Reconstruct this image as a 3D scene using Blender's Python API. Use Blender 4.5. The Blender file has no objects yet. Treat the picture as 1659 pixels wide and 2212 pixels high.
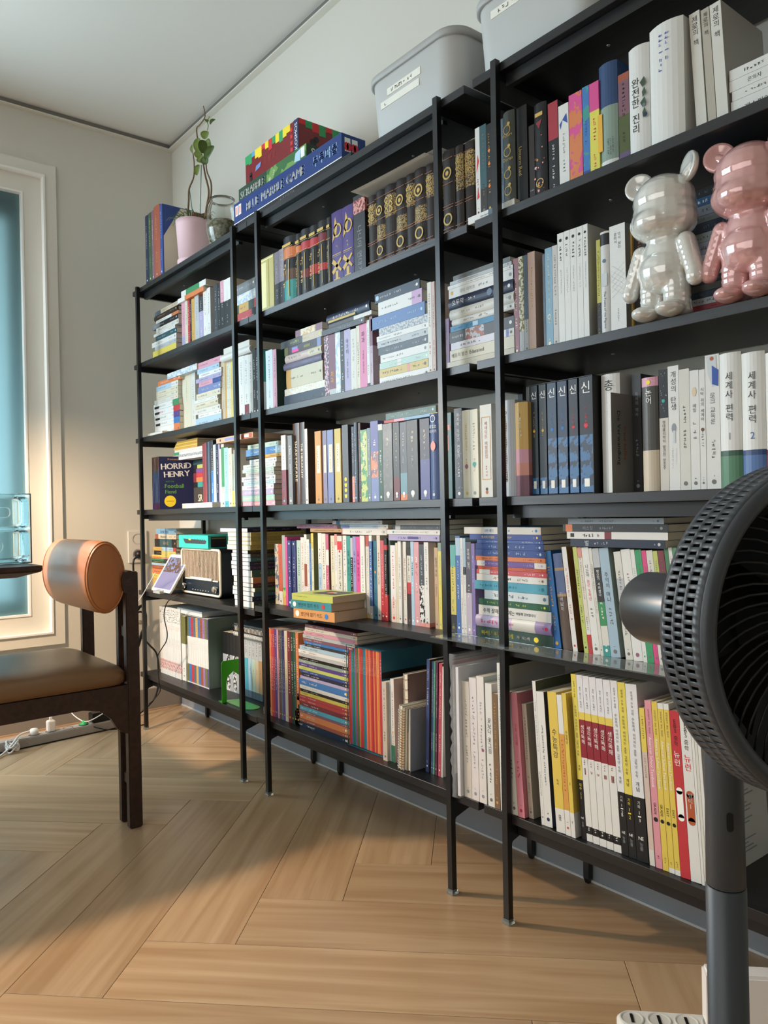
import bpy, bmesh, math, random
from mathutils import Matrix, Vector
random.seed(7)
scene = bpy.context.scene
COL = scene.collection
# ---------------------------------------------------------------- camera
# World: X along the shelf wall (to the right), wall plane y = 0, the room is y < 0, Z up, metres.
S = 1.05
FPX = 1678.0
YAW, PITCH, ROLL = 0.89625, -0.00103, -0.02041
CAM = Vector((1.10866 * S, -1.41580 * S, 0.82 * S))
_F = Vector((-math.sin(YAW), math.cos(YAW), 0.0))
_R = _F.cross(Vector((0, 0, 1)))
_U = Vector((0, 0, 1))
FWD = _F * math.cos(PITCH) + _U * math.sin(PITCH)
_U2 = -_F * math.sin(PITCH) + _U * math.cos(PITCH)
RGT = _R * math.cos(ROLL) + _U2 * math.sin(ROLL)
UPV = -_R * math.sin(ROLL) + _U2 * math.cos(ROLL)
cam_d = bpy.data.cameras.new('camera')
cam_o = bpy.data.objects.new('camera', cam_d)
COL.objects.link(cam_o)
cam_d.sensor_fit = 'HORIZONTAL'
cam_d.sensor_width = 36.0
cam_d.lens = 36.0 * FPX / 1659.0
cam_d.clip_start = 0.02
_m = Matrix((RGT, UPV, -FWD)).transposed().to_4x4()
_m.translation = CAM
cam_o.matrix_world = _m
scene.camera = cam_o
# ---------------------------------------------------------------- room size
XW, XR, DF, ZC = -2.088 * S, 3.2, 3.6, 2.418 * S       # window wall x, far wall x, front wall distance, ceiling
# ---------------------------------------------------------------- world and daylight
w = bpy.data.worlds.new('world'); scene.world = w
w.use_nodes = True
w.node_tree.nodes['Background'].inputs[0].default_value = (0.75, 0.86, 1.0, 1)
w.node_tree.nodes['Background'].inputs[1].default_value = 0.35
scene.view_settings.view_transform = 'Standard'
scene.view_settings.look = 'None'
scene.view_settings.gamma = 1.0
scene.view_settings.use_curve_mapping = False
scene.view_settings.exposure = -0.08

def area(name, loc, target, sx, sy, power, color, spread=180):
    l = bpy.data.lights.new(name, 'AREA')
    l.shape = 'RECTANGLE'; l.size = sx; l.size_y = sy; l.energy = power; l.color = color
    l.spread = math.radians(spread)
    o = bpy.data.objects.new(name, l); COL.objects.link(o)
    o.location = loc
    o.rotation_euler = (Vector(target) - Vector(loc)).to_track_quat('-Z', 'Y').to_euler()
    return o
# daylight of the window in the left wall (its out-of-frame panes) and an added ambient fill for an assumed window behind the camera
area('window_daylight', (XW + 0.10, -1.95, 1.35), (XW + 1.6, -1.35, 0.75), 1.6, 1.6, 88, (0.72, 0.87, 1.0))
area('camera_side_fill', (0.2, -DF + 0.08, 1.25), (-0.1, 0, 0.9), 2.8, 1.9, 31, (0.97, 1.0, 0.98))
area('outdoor_light', (XW - 0.62, -1.45, 1.3), (XW, -1.45, 1.3), 1.25, 1.7, 15, (0.85, 0.97, 1.0))

# ---------------------------------------------------------------- pixel helpers (pixels of the 1659 x 2212 photograph)
def ray(u, v):
    return FWD + RGT * ((u - 829.5) / FPX) - UPV * ((v - 1106.0) / FPX)
def at_d(u, v, d):                      # point on the vertical plane d metres in front of the shelf wall
    r = ray(u, v); return CAM + r * ((-d - CAM.y) / r.y)
def at_z(u, v, z):
    r = ray(u, v); return CAM + r * ((z - CAM.z) / r.z)
def at_x(u, v, x):
    r = ray(u, v); return CAM + r * ((x - CAM.x) / r.x)
def at_t(u, v, t):                      # point at a given depth along the view axis
    return CAM + ray(u, v) * t
def x_of(u, d, z):                      # x of the point at distance d, height z that is seen in column u
    k = (u - 829.5) / FPX
    q = Vector((0, -d - CAM.y, z - CAM.z))
    n = k * q.dot(FWD) - q.dot(RGT)
    return CAM.x + n / (RGT.x - k * FWD.x)
def z_of(v, x, d):                      # height of the point at x, distance d that is seen in row v
    k = -(v - 1106.0) / FPX
    q = Vector((x - CAM.x, -d - CAM.y, 0))
    return CAM.z + (k * q.dot(FWD) - q.dot(UPV)) / (UPV.z - k * FWD.z)

# ---------------------------------------------------------------- materials
MATS = {}
def lin(h):
    h = h.lstrip('#')
    c = [int(h[i:i + 2], 16) / 255 for i in (0, 2, 4)]
    return tuple(x / 12.92 if x <= 0.04045 else ((x + 0.055) / 1.055) ** 2.4 for x in c) + (1,)
def mat(key, color='#808080', rough=0.5, metal=0.0, coat=0.0, spec=0.5, bump=0.0, bscale=200.0, trans=0.0, ior=1.45, emit=None, estr=0.0, alpha=1.0):
    if key in MATS: return MATS[key]
    m = bpy.data.materials.new(key); m.use_nodes = True
    nt = m.node_tree; b = nt.nodes['Principled BSDF']
    b.inputs['Base Color'].default_value = lin(color) if isinstance(color, str) else color
    b.inputs['Roughness'].default_value = rough
    b.inputs['Metallic'].default_value = metal
    b.inputs['Coat Weight'].default_value = coat
    b.inputs['Coat Roughness'].default_value = 0.08
    b.inputs['Specular IOR Level'].default_value = spec
    b.inputs['Transmission Weight'].default_value = trans
    b.inputs['IOR'].default_value = ior
    b.inputs['Alpha'].default_value = alpha
    if emit: 
        b.inputs['Emission Color'].default_value = lin(emit); b.inputs['Emission Strength'].default_value = estr
    if bump:
        t = nt.nodes.new('ShaderNodeTexNoise'); t.inputs['Scale'].default_value = bscale; t.inputs['Detail'].default_value = 4
        tc = nt.nodes.new('ShaderNodeTexCoord'); nt.links.new(tc.outputs['Object'], t.inputs['Vector'])
        n = nt.nodes.new('ShaderNodeBump'); n.inputs['Strength'].default_value = bump; n.inputs['Distance'].default_value = 0.002
        nt.links.new(t.outputs['Fac'], n.inputs['Height']); nt.links.new(n.outputs['Normal'], b.inputs['Normal'])
    MATS[key] = m
    return m
def wood(key, c1, c2, rough, scale=(3, 40, 40), axis=None, bump=0.25, spec=0.5, per_object=0.0, dist=0.0008):
    """stretched-noise wood grain along local X"""
    if key in MATS: return MATS[key]
    m = bpy.data.materials.new(key); m.use_nodes = True
    nt = m.node_tree; N = nt.nodes; L = nt.links; b = N['Principled BSDF']
    tc = N.new('ShaderNodeTexCoord'); mp = N.new('ShaderNodeMapping'); mp.inputs['Scale'].default_value = scale
    oi = N.new('ShaderNodeObjectInfo'); cb = N.new('ShaderNodeVectorMath'); cb.operation = 'MULTIPLY_ADD'
    cx = N.new('ShaderNodeCombineXYZ')
    for i in range(3): L.new(oi.outputs['Random'], cx.inputs[i])
    cb.inputs[1].default_value = (37, 53, 29)
    L.new(cx.outputs[0], cb.inputs[0]); L.new(tc.outputs['Object'], cb.inputs[2])
    L.new(cb.outputs[0], mp.inputs['Vector'])
    n1 = N.new('ShaderNodeTexNoise'); n1.inputs['Scale'].default_value = 1; n1.inputs['Detail'].default_value = 6; n1.inputs['Distortion'].default_value = 0.6
    L.new(mp.outputs[0], n1.inputs['Vector'])
    r = N.new('ShaderNodeValToRGB'); r.color_ramp.elements[0].color = lin(c1); r.color_ramp.elements[1].color = lin(c2)
    r.color_ramp.elements[0].position = 0.3; r.color_ramp.elements[1].position = 0.72
    L.new(n1.outputs['Fac'], r.inputs[0])
    if per_object:
        hv = N.new('ShaderNodeHueSaturation'); ma = N.new('ShaderNodeMapRange')
        ma.inputs['To Min'].default_value = 1 - per_object; ma.inputs['To Max'].default_value = 1 + per_object
        L.new(oi.outputs['Random'], ma.inputs['Value']); L.new(ma.outputs[0], hv.inputs['Value']); L.new(r.outputs[0], hv.inputs['Color']); L.new(hv.outputs[0], b.inputs['Base Color'])
    else:
        L.new(r.outputs[0], b.inputs['Base Color'])
    b.inputs['Roughness'].default_value = rough; b.inputs['Specular IOR Level'].default_value = spec
    bm_ = N.new('ShaderNodeBump'); bm_.inputs['Strength'].default_value = bump; bm_.inputs['Distance'].default_value = dist
    L.new(n1.outputs['Fac'], bm_.inputs['Height']); L.new(bm_.outputs[0], b.inputs['Normal'])
    MATS[key] = m
    return m

# ---------------------------------------------------------------- mesh helpers
def link(name, me, mats=None, parent=None, smooth=False):
    o = bpy.data.objects.new(name, me); COL.objects.link(o)
    if mats is not None:
        for q in (mats if isinstance(mats, (list, tuple)) else [mats]): me.materials.append(q)
    if smooth:
        for p in me.polygons: p.use_smooth = True
    if parent is not None:
        o.parent = parent
        if parent.get('_e'): o.matrix_parent_inverse = Matrix.Translation(-Vector(parent.location))
    return o
def empty(name, loc, label, cat, group=None):
    o = bpy.data.objects.new(name, None); COL.objects.link(o)
    o.empty_display_size = 0.05; o.location = loc; o['_e'] = 1
    tag(o, label, cat, group); return o
def tag(o, label, cat, group=None):
    o['label'] = label; o['category'] = cat
    if group: o['group'] = group
    return o
def from_bm(name, bm, mats, parent=None, smooth=False):
    me = bpy.data.meshes.new(name); bm.normal_update(); bm.to_mesh(me); bm.free()
    return link(name, me, mats, parent, smooth)
def bm_box(bm, x0, x1, y0, y1, z0, z1, mi=0):
    vs = [bm.verts.new(p) for p in ((x0, y0, z0), (x1, y0, z0), (x1, y1, z0), (x0, y1, z0), (x0, y0, z1), (x1, y0, z1), (x1, y1, z1), (x0, y1, z1))]
    fs = []
    for f in ((0, 3, 2, 1), (4, 5, 6, 7), (0, 1, 5, 4), (1, 2, 6, 5), (2, 3, 7, 6), (3, 0, 4, 7)):
        q = bm.faces.new([vs[i] for i in f]); q.material_index = mi; fs.append(q)
    return vs, fs
def box(name, x0, x1, y0, y1, z0, z1, m, parent=None, bevel=0.0, seg=2, smooth=False):
    bm = bmesh.new(); bm_box(bm, min(x0, x1), max(x0, x1), min(y0, y1), max(y0, y1), min(z0, z1), max(z0, z1))
    if bevel: bmesh.ops.bevel(bm, geom=bm.edges[:], offset=bevel, segments=seg, affect='EDGES', profile=0.5)
    return from_bm(name, bm, m, parent, smooth)
def tube_bm(bm, pts, r, seg=10, closed=False, mi=0, caps=True):
    pts = [Vector(p) for p in pts]; n = len(pts); rings = []
    rr = r if isinstance(r, (list, tuple)) else [r] * n
    t0 = (pts[1] - pts[0]).normalized(); nrm = t0.orthogonal().normalized()
    for i, p in enumerate(pts):
        a = pts[(i - 1) % n] if (closed or i > 0) else p
        c = pts[(i + 1) % n] if (closed or i < n - 1) else p
        t = (c - a).normalized()
        nrm = (nrm - t * nrm.dot(t)); nrm = nrm.normalized() if nrm.length > 1e-9 else t.orthogonal().normalized()
        bi = t.cross(nrm)
        rings.append([bm.verts.new(p + (nrm * math.cos(2 * math.pi * k / seg) + bi * math.sin(2 * math.pi * k / seg)) * rr[i]) for k in range(seg)])
    for i in range(n if closed else n - 1):
        A, B = rings[i], rings[(i + 1) % n]
        for k in range(seg):
            f = bm.faces.new((A[k], A[(k + 1) % seg], B[(k + 1) % seg], B[k])); f.material_index = mi; f.smooth = True
    if caps and not closed:
        bm.faces.new(list(reversed(rings[0]))).material_index = mi; bm.faces.new(rings[-1]).material_index = mi
def tube(name, pts, r, m, parent=None, seg=10, closed=False):
    bm = bmesh.new(); tube_bm(bm, pts, r, seg, closed); return from_bm(name, bm, m, parent)
def smooth_path(pts, n=8):
    pts = [Vector(p) for p in pts]; out = []
    for i in range(len(pts) - 1):
        p0 = pts[max(i - 1, 0)]; p1 = pts[i]; p2 = pts[i + 1]; p3 = pts[min(i + 2, len(pts) - 1)]
        for k in range(n):
            t = k / n
            out.append(0.5 * ((2 * p1) + (p2 - p0) * t + (2 * p0 - 5 * p1 + 4 * p2 - p3) * t * t + (3 * p1 - p0 - 3 * p2 + p3) * t ** 3))
    out.append(pts[-1]); return out
def lathe_bm(bm, prof, seg=32, center=(0, 0), mi=0):
    """profile of (r, z) revolved about a vertical axis"""
    rings = []
    for r, z in prof:
        if r < 1e-6: rings.append([bm.verts.new((center[0], center[1], z))])
        else: rings.append([bm.verts.new((center[0] + r * math.cos(2 * math.pi * k / seg), center[1] + r * math.sin(2 * math.pi * k / seg), z)) for k in range(seg)])
    for A, B in zip(rings, rings[1:]):
        for k in range(seg):
            a0, a1, b0, b1 = A[k % len(A)], A[(k + 1) % len(A)], B[k % len(B)], B[(k + 1) % len(B)]
            vs = []
            for v in (a0, a1, b1, b0):
                if v not in vs: vs.append(v)
            if len(vs) > 2:
                f = bm.faces.new(vs); f.smooth = True; f.material_index = mi
    return rings
def rrect(w, h, r, n=6):
    """rounded rectangle outline centred on the origin, counter-clockwise"""
    out = []
    for cx, cy, a in ((w / 2 - r, h / 2 - r, 0), (-w / 2 + r, h / 2 - r, 90), (-w / 2 + r, -h / 2 + r, 180), (w / 2 - r, -h / 2 + r, 270)):
        for k in range(n + 1):
            t = math.radians(a + 90 * k / n); out.append((cx + r * math.cos(t), cy + r * math.sin(t)))
    return out
def loft_bm(bm, loops, cap0=True, cap1=True, mi=0, smooth=True):
    """loops: lists of equal count of 3-D points"""
    R = [[bm.verts.new(p) for p in l] for l in loops]; n = len(R[0])
    for A, B in zip(R, R[1:]):
        for k in range(n):
            f = bm.faces.new((A[k], A[(k + 1) % n], B[(k + 1) % n], B[k])); f.material_index = mi; f.smooth = smooth
    if cap0: bm.faces.new(list(reversed(R[0]))).material_index = mi
    if cap1: bm.faces.new(R[-1]).material_index = mi
    return R
def structure(o): o['kind'] = 'structure'; return o
# ================================================================ the room
WALLM = mat('wall_paper', '#d3cfc4', 0.85, bump=0.12, bscale=700, spec=0.25)
CEILM = mat('ceiling_paper', '#dedad2', 0.9, bump=0.08, bscale=600, spec=0.2)
TRIMG = mat('trim_grey', '#77756f', 0.5)
BASEM = mat('baseboard_grey', '#8b9096', 0.45)
FRAMEW = mat('window_white', '#ddd8cc', 0.4)
BEADW = mat('window_bead', '#eeeae2', 0.3)
GROUT = mat('floor_joint', '#6d5236', 0.7)
floor = structure(box('floor', XW - 0.05, XR, -DF, 0.05, -0.06, -0.0035, GROUT))
# herringbone planks: A runs along (1,-1)/sqrt2 in x,y and B across it
PLANK = wood('plank_oak', '#a98763', '#c8aa87', 0.30, scale=(1.6, 30, 30), bump=0.12, spec=0.5, per_object=0.10)
PW, PL = 0.178 * S, 0.90 * S
ep = Vector((1, -1, 0)).normalized(); eq = Vector((-1, -1, 0)).normalized()
T0 = Vector((0.275 * S, -0.215 * S, 0)) - eq * PW          # p = 0, q = w sits on the corner seen in the photograph
def plank_mesh():
    bm = bmesh.new(); g = 0.0005; b = 0.0009
    lo = [(g, g), (PL - g, g), (PL - g, PW - g), (g, PW - g)]
    hi = [(g + b, g + b), (PL - g - b, g + b), (PL - g - b, PW - g - b), (g + b, PW - g - b)]
    L0 = [bm.verts.new((x - PL / 2, y - PW / 2, -0.0036)) for x, y in lo]; L1 = [bm.verts.new((x - PL / 2, y - PW / 2, -0.0005)) for x, y in lo]; L2 = [bm.verts.new((x - PL / 2, y - PW / 2, 0)) for x, y in hi]
    for A, B in ((L0, L1), (L1, L2)):
        for k in range(4): bm.faces.new((A[k], A[(k + 1) % 4], B[(k + 1) % 4], B[k]))
    bm.faces.new(L2); me = bpy.data.meshes.new('plank'); bm.normal_update(); bm.to_mesh(me); bm.free(); me.materials.append(PLANK); return me
PM = plank_mesh()
def add_plank(c, ang):
    o = bpy.data.objects.new('plank', PM); COL.objects.link(o); o.parent = floor; o.location = c; o.rotation_euler = (0, 0, ang)
angA = math.atan2(ep.y, ep.x); angB = math.atan2(eq.y, eq.x)
for i in range(-26, 27):
    for j in range(-5, 6):
        o_ = T0 + ep * (i * PW + j * PL) + eq * (i * PW - j * PL)
        for c, a in ((o_ + ep * (PL / 2) + eq * (PW / 2), angA), (o_ + ep * (PW / 2) + eq * (PW + PL / 2), angB)):
            if XW - 0.3 < c.x < 1.6 and -2.4 < c.y < 0.36:
                # keep planks that lie in the room's visible part
                add_plank(c, a)
structure(box('ceiling', XW - 0.05, XR, -DF, 0.05, ZC, ZC + 0.06, CEILM))
structure(box('wall_back', XW - 0.1, XR, 0.0, 0.1, -0.05, ZC + 0.02, WALLM))
structure(box('wall_right', XR, XR + 0.1, -DF, 0.1, -0.05, ZC + 0.02, WALLM))
structure(box('wall_front', XW - 0.1, XR, -DF - 0.1, -DF, -0.05, ZC + 0.02, WALLM))
# window wall with its opening
WD0, WD1, WZ0, WZ1 = 0.492 * S, 2.75, 0.325 * S, 2.203 * S     # casing outer edge: distances from the shelf wall and heights
bm = bmesh.new()
xa, xb = XW - 0.14, XW
c = 0.02
bm_box(bm, xa, xb, -(WD0 + c), 0.1, -0.05, ZC + 0.02)
bm_box(bm, xa, xb, -DF, -(WD1 - c), -0.05, ZC + 0.02)
bm_box(bm, xa, xb, -(WD1 - c), -(WD0 + c), -0.05, WZ0 + c)
bm_box(bm, xa, xb, -(WD1 - c), -(WD0 + c), WZ1 - c, ZC + 0.02)
bmesh.ops.remove_doubles(bm, verts=bm.verts[:], dist=1e-5)
structure(from_bm('wall_left', bm, WALLM))
win = structure(empty('window_1', (XW, -WD0, WZ0), '', ''))
del win['label'], win['category']
def frame_bm(y0, y1, z0, z1, wd, x0, x1):
    """four mitred bars of width wd around the rectangle, from x0 to x1"""
    bm = bmesh.new()
    o = [(y0, z0), (y1, z0), (y1, z1), (y0, z1)]; i = [(y0 - wd, z0 + wd), (y1 + wd, z0 + wd), (y1 + wd, z1 - wd), (y0 - wd, z1 - wd)]
    for k in range(4):
        a, b2 = o[k], o[(k + 1) % 4]; c2, d2 = i[(k + 1) % 4], i[k]
        lo = [bm.verts.new((x0, p[0], p[1])) for p in (a, b2, c2, d2)]; hi = [bm.verts.new((x1, p[0], p[1])) for p in (a, b2, c2, d2)]
        for q in range(4): bm.faces.new((lo[q], lo[(q + 1) % 4], hi[(q + 1) % 4], hi[q]))
        bm.faces.new(hi); bm.faces.new(list(reversed(lo)))
    bmesh.ops.recalc_face_normals(bm, faces=bm.faces[:])
    return bm
from_bm('casing', frame_bm(-WD0, -WD1, WZ0, WZ1, 0.048, XW - 0.004, XW + 0.014), FRAMEW, win)
from_bm('frame_lip', frame_bm(-(WD0 + 0.046), -(WD1 - 0.046), WZ0 + 0.046, WZ1 - 0.046, 0.007, XW - 0.10, XW + 0.022), BEADW, win)
GW0, GW1 = WD0 + 0.053, WD1 - 0.053
mid = 1.62
for (a, b2) in ((GW0, mid), (mid - 0.03, GW1)):
    from_bm('sash', frame_bm(-a, -b2, WZ0 + 0.053, WZ1 - 0.053, 0.072, XW - 0.075, XW - 0.012), FRAMEW, win)
    from_bm('glazing_bead', frame_bm(-(a + 0.071), -(b2 - 0.071), WZ0 + 0.123, WZ1 - 0.123, 0.007, XW - 0.055, XW - 0.008), BEADW, win)
FROST = bpy.data.materials.new('frosted_glass'); FROST.use_nodes = True
nt = FROST.node_tree; nt.nodes.clear()
out = nt.nodes.new('ShaderNodeOutputMaterial'); tr = nt.nodes.new('ShaderNodeBsdfTranslucent'); gl = nt.nodes.new('ShaderNodeBsdfGlossy'); mx = nt.nodes.new('ShaderNodeMixShader')
tr.inputs[0].default_value = (0.62, 0.80, 0.82, 1); gl.inputs[0].default_value = (0.9, 0.95, 0.95, 1); gl.inputs['Roughness'].default_value = 0.25
mx.inputs[0].default_value = 0.06
nt.links.new(tr.outputs[0], mx.inputs[1]); nt.links.new(gl.outputs[0], mx.inputs[2]); nt.links.new(mx.outputs[0], out.inputs[0])
for (a, b2) in ((GW0, mid), (mid - 0.03, GW1)):
    box('glass_pane', XW - 0.045, XW - 0.035, -(a + 0.076), -(b2 - 0.076), WZ0 + 0.128, WZ1 - 0.128, FROST, win)
OUTF = mat('outer_frame', '#2c3a3c', 0.6)
for (y0, y1, z0, z1) in ((-(GW0 + 0.145), -(GW0 + 0.02), WZ0 + 0.08, WZ1 - 0.08), (-mid, -(GW0 + 0.145), WZ1 - 0.25, WZ1 - 0.10), (-mid, -(GW0 + 0.145), WZ0 + 0.09, WZ0 + 0.20)): box('outer_bar', XW - 0.105, XW - 0.075, y0, y1, z0, z1, OUTF, win)
# ceiling reveal trim, grey with a pale lower lip
def trim(name, along_back):
    t = 0.019 * S; h = 0.018 * S
    if along_back:
        o = box(name, XW + t, XR, -t, 0.0, ZC - h, ZC - 0.0006, TRIMG); box('trim_lip', XW + t + 0.006, XR, -t - 0.006, 0.0, ZC - h - 0.005, ZC - h, FRAMEW, o)
    else:
        o = box(name, XW, XW + t, -DF, 0.0, ZC - h, ZC - 0.0006, TRIMG); box('trim_lip', XW, XW + t + 0.006, -DF, 0.0, ZC - h - 0.005, ZC - h, FRAMEW, o)
    structure(o)
trim('trim_1', True); trim('trim_2', False)
bh = 0.092 * S
b_ = structure(box('baseboard_back', XW + 0.013, XR, -0.012, 0.0, 0.0005, bh, BASEM, bevel=0.002)); box('bead', XW + 0.018, XR, -0.0175, -0.012, 0.0005, 0.006, mat('bead_white', '#c9ccce', 0.4), b_)
b_ = structure(box('baseboard_left', XW, XW + 0.012, -DF, -0.0005, 0.0005, bh, mat('baseboard_grey_warm_lit', '#8a847e', 0.45), bevel=0.002)); box('bead', XW + 0.012, XW + 0.0175, -DF, -0.018, 0.0005, 0.006, mat('bead_tan', '#b99b7d', 0.4), b_)  # same grey as the back baseboard, this wall's light put into its colour

# ================================================================ the three shelf units
BLACKM = mat('black_steel', '#101113', 0.36, spec=0.6)
BOARDM = wood('black_ash', '#08080a', '#141416', 0.40, scale=(4, 90, 90), bump=0.5, spec=0.6, dist=0.0006)
CLEARP = mat('clear_plastic', '#e8f0ec', 0.12, trans=0.85, ior=1.4)
SCREW = mat('screw_zinc', '#b9bcc0', 0.3, metal=1.0)
PWD, PDP = 0.0145, 0.0135                    # post width and depth
YF = 0.28394 * S                             # front face of the posts
DBF = YF - PDP                               # front edge of the boards
DB0 = 0.012                                  # rear edge
ZS = [0, 1.697 * S, 1.4095 * S, 1.1225 * S, 0.844 * S, 0.546 * S, 0.2145 * S]    # board tops, from the top board down
ZB = {(1, 5): 0.531 * S, (1, 6): 0.2105 * S, (12, 5): 0.533 * S, (12, 6): 0.2115 * S}
def zs(bay, shelf): return ZB.get((bay, shelf), ZS[shelf])
TH = 0.0185
ZT = 1.700 * S
BAYS = {1: (-1.8114 * S, -1.0352 * S, -1.872 * S, -0.9545 * S, 0.0), 2: (-0.8849 * S, -0.1136 * S, -0.9525 * S, -0.0305 * S, 0.0), 3: (0.0459 * S, 0.822 * S, -0.0165 * S, 0.905 * S, 0.0105)}
def shear_post(name, x, d0, d1, z0, z1, tilt, parent, bevel=0.0008):
    bm = bmesh.new(); bm_box(bm, x, x + PWD, -d1, -d0, z0, z1)
    for v in bm.verts: v.co.x += tilt * v.co.z / ZT
    return from_bm(name, bm, BLACKM, parent)
BAYWORD = {1: 'window-end bay', 2: 'middle bay', 3: 'bay behind the fan'}
for k, (xl, xr, bl, br, tilt) in BAYS.items():
    t = empty('bookshelf_unit', ((xl + xr) / 2, -0.15, 0), {1: 'tall black open shelf unit in the corner by the window', 2: 'tall black open shelf unit between the two others', 3: 'tall black open shelf unit standing behind the electric fan'}[k], 'bookshelf', 'black shelf units along the wall')
    for x in (xl, xr):
        p = shear_post('post', x, YF - PDP, YF, 0.0055, ZT, tilt, t)
        bm = bmesh.new()
        loops = []
        for z, g in ((0.0004, 0.0022), (0.003, 0.003), (0.0075, 0.0018), (0.012, 0.0008)):
            loops.append([(x - g, -YF - g, z), (x + PWD + g, -YF - g, z), (x + PWD + g, -YF + PDP + g, z), (x - g, -YF + PDP + g, z)])
        loft_bm(bm, loops, True, False, smooth=False)
        from_bm('foot_cap', bm, CLEARP, p)
        dbk = 0.0167 * S
        q = shear_post('post', x, dbk, dbk + PDP, 0.012, ZT - 0.002, tilt, t)
        bm = bmesh.new(); loft_bm(bm, [[(x + 0.003, -dbk - PDP + 0.003, 0.0004), (x + PWD - 0.003, -dbk - PDP + 0.003, 0.0004), (x + PWD - 0.003, -dbk - 0.003, 0.0004), (x + 0.003, -dbk - 0.003, 0.0004)], [(x, -dbk - PDP, 0.012), (x + PWD, -dbk - PDP, 0.012), (x + PWD, -dbk, 0.012), (x, -dbk, 0.012)]], smooth=False)
        from_bm('foot', bm, BLACKM, q)
        for i in range(1, 7):
            zb = zs(k, i) - TH; dx = tilt * zb / ZT
            bm = bmesh.new()
            # side bar under the board, deepened to a gusset at the front post
            e = 0.001
            prof = [(-DBF, zb - 0.0005), (-(dbk + PDP), zb - 0.0005), (-(dbk + PDP), zb - 0.019), (-(DBF - 0.062), zb - 0.019), (-(DBF - 0.004), zb - 0.036), (-DBF, zb - 0.042)] if i == 6 else [(-DBF, zb - 0.0005), (-(dbk + PDP), zb - 0.0005), (-(dbk + PDP), zb - 0.019), (-DBF, zb - 0.019)]
            lo = [bm.verts.new((x + e + dx, y, z)) for y, z in prof]; hi = [bm.verts.new((x + PWD - e + dx, y, z)) for y, z in prof]
            for a in range(len(prof)): bm.faces.new((lo[a], hi[a], hi[(a + 1) % len(prof)], lo[(a + 1) % len(prof)]))
            bm.faces.new(lo); bm.faces.new(list(reversed(hi)))
            bmesh.ops.recalc_face_normals(bm, faces=bm.faces[:])
            from_bm('side_bar', bm, BLACKM, t)
    for i in range(1, 7):
        z = zs(k, i); dx = tilt * z / ZT
        b_ = box('shelf_board', bl + dx, br + dx, -DBF + 0.0006, -DB0, z - TH, z, BOARDM, t, bevel=0.0008, seg=1)
        if i in (1, 4, 6): box('rail', xl + PWD + dx, xr + dx, -DBF + 0.018, -DBF + 0.032, z - TH - 0.026, z - TH - 0.0008, BLACKM, t)
        for fx in (0.25, 0.75):
            bm = bmesh.new(); cx = xl + (xr - xl) * fx + dx
            lathe_bm(bm, [(0, z - TH - 0.0022), (0.003, z - TH - 0.0018), (0.0036, z - TH)], 10, (cx, -0.18))
            from_bm('screw', bm, SCREW, b_)
# ================================================================ books
PAL = {  # key: (colour of the print, colour word)
 'w': ('#f0ede6', 'white'), 'ow': ('#e6e1d4', 'off-white'), 'cr': ('#eadfc0', 'cream'), 'be': ('#d8c3a5', 'beige'), 'tan': ('#c59a66', 'tan'), 'br': ('#6b4a33', 'brown'), 'db': ('#33261f', 'dark brown'),
 'pk': ('#eba3b8', 'pink'), 'hp': ('#f0409a', 'hot pink'), 'mv': ('#8f5b6f', 'mauve'), 'sal': ('#ee9a8a', 'salmon'), 'rd': ('#d42b33', 'red'), 'dr': ('#8a2330', 'dark red'), 'or': ('#ef7f2f', 'orange'), 'ru': ('#b0532f', 'rust'),
 'ye': ('#f3d634', 'yellow'), 'mu': ('#e3ad3a', 'mustard'), 'li': ('#c9d35a', 'lime'), 'ol': ('#7d7a35', 'olive'), 'gn': ('#2f9a5a', 'green'), 'dg': ('#23483a', 'dark green'), 'sg': ('#93aa9a', 'sage'), 'mi': ('#bfe0d3', 'mint'),
 'te': ('#2aa39a', 'teal'), 'dt': ('#2c5b62', 'dark teal'), 'cy': ('#3fb6cf', 'cyan'), 'lb': ('#b3d3e8', 'light blue'), 'bl': ('#2f7fc9', 'blue'), 'rb': ('#2c4f9e', 'royal blue'), 'nv': ('#1e2a4a', 'navy'), 'pu': ('#5b3f94', 'purple'), 'lv': ('#b9aed6', 'lavender'), 'pw': ('#7f8fc6', 'periwinkle'),
 'bk': ('#17171a', 'black'), 'dk': ('#3a3c42', 'charcoal'), 'gy': ('#8b8f94', 'grey'), 'lg': ('#c4c7c9', 'light grey'), 'sl': ('#5d7183', 'slate'), 'si': ('#b8bcc0', 'silver'), 'go': ('#c9a552', 'gold')}
def hexof(c): return PAL[c][0] if c in PAL else c
def print_col(c):
    """printed colours are a little duller than the named ones"""
    r, g, b, _ = lin(hexof(c)); y = 0.3 * r + 0.6 * g + 0.1 * b; k = 0.14
    return tuple((q + (y - q) * k) * 0.80 + 0.004 for q in (r, g, b)) + (1,)
def cmat(c, gloss=0.42):
    return mat('print_%s_%d' % (hexof(c).lstrip('#'), gloss * 100), print_col(c), gloss, spec=0.45)
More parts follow.
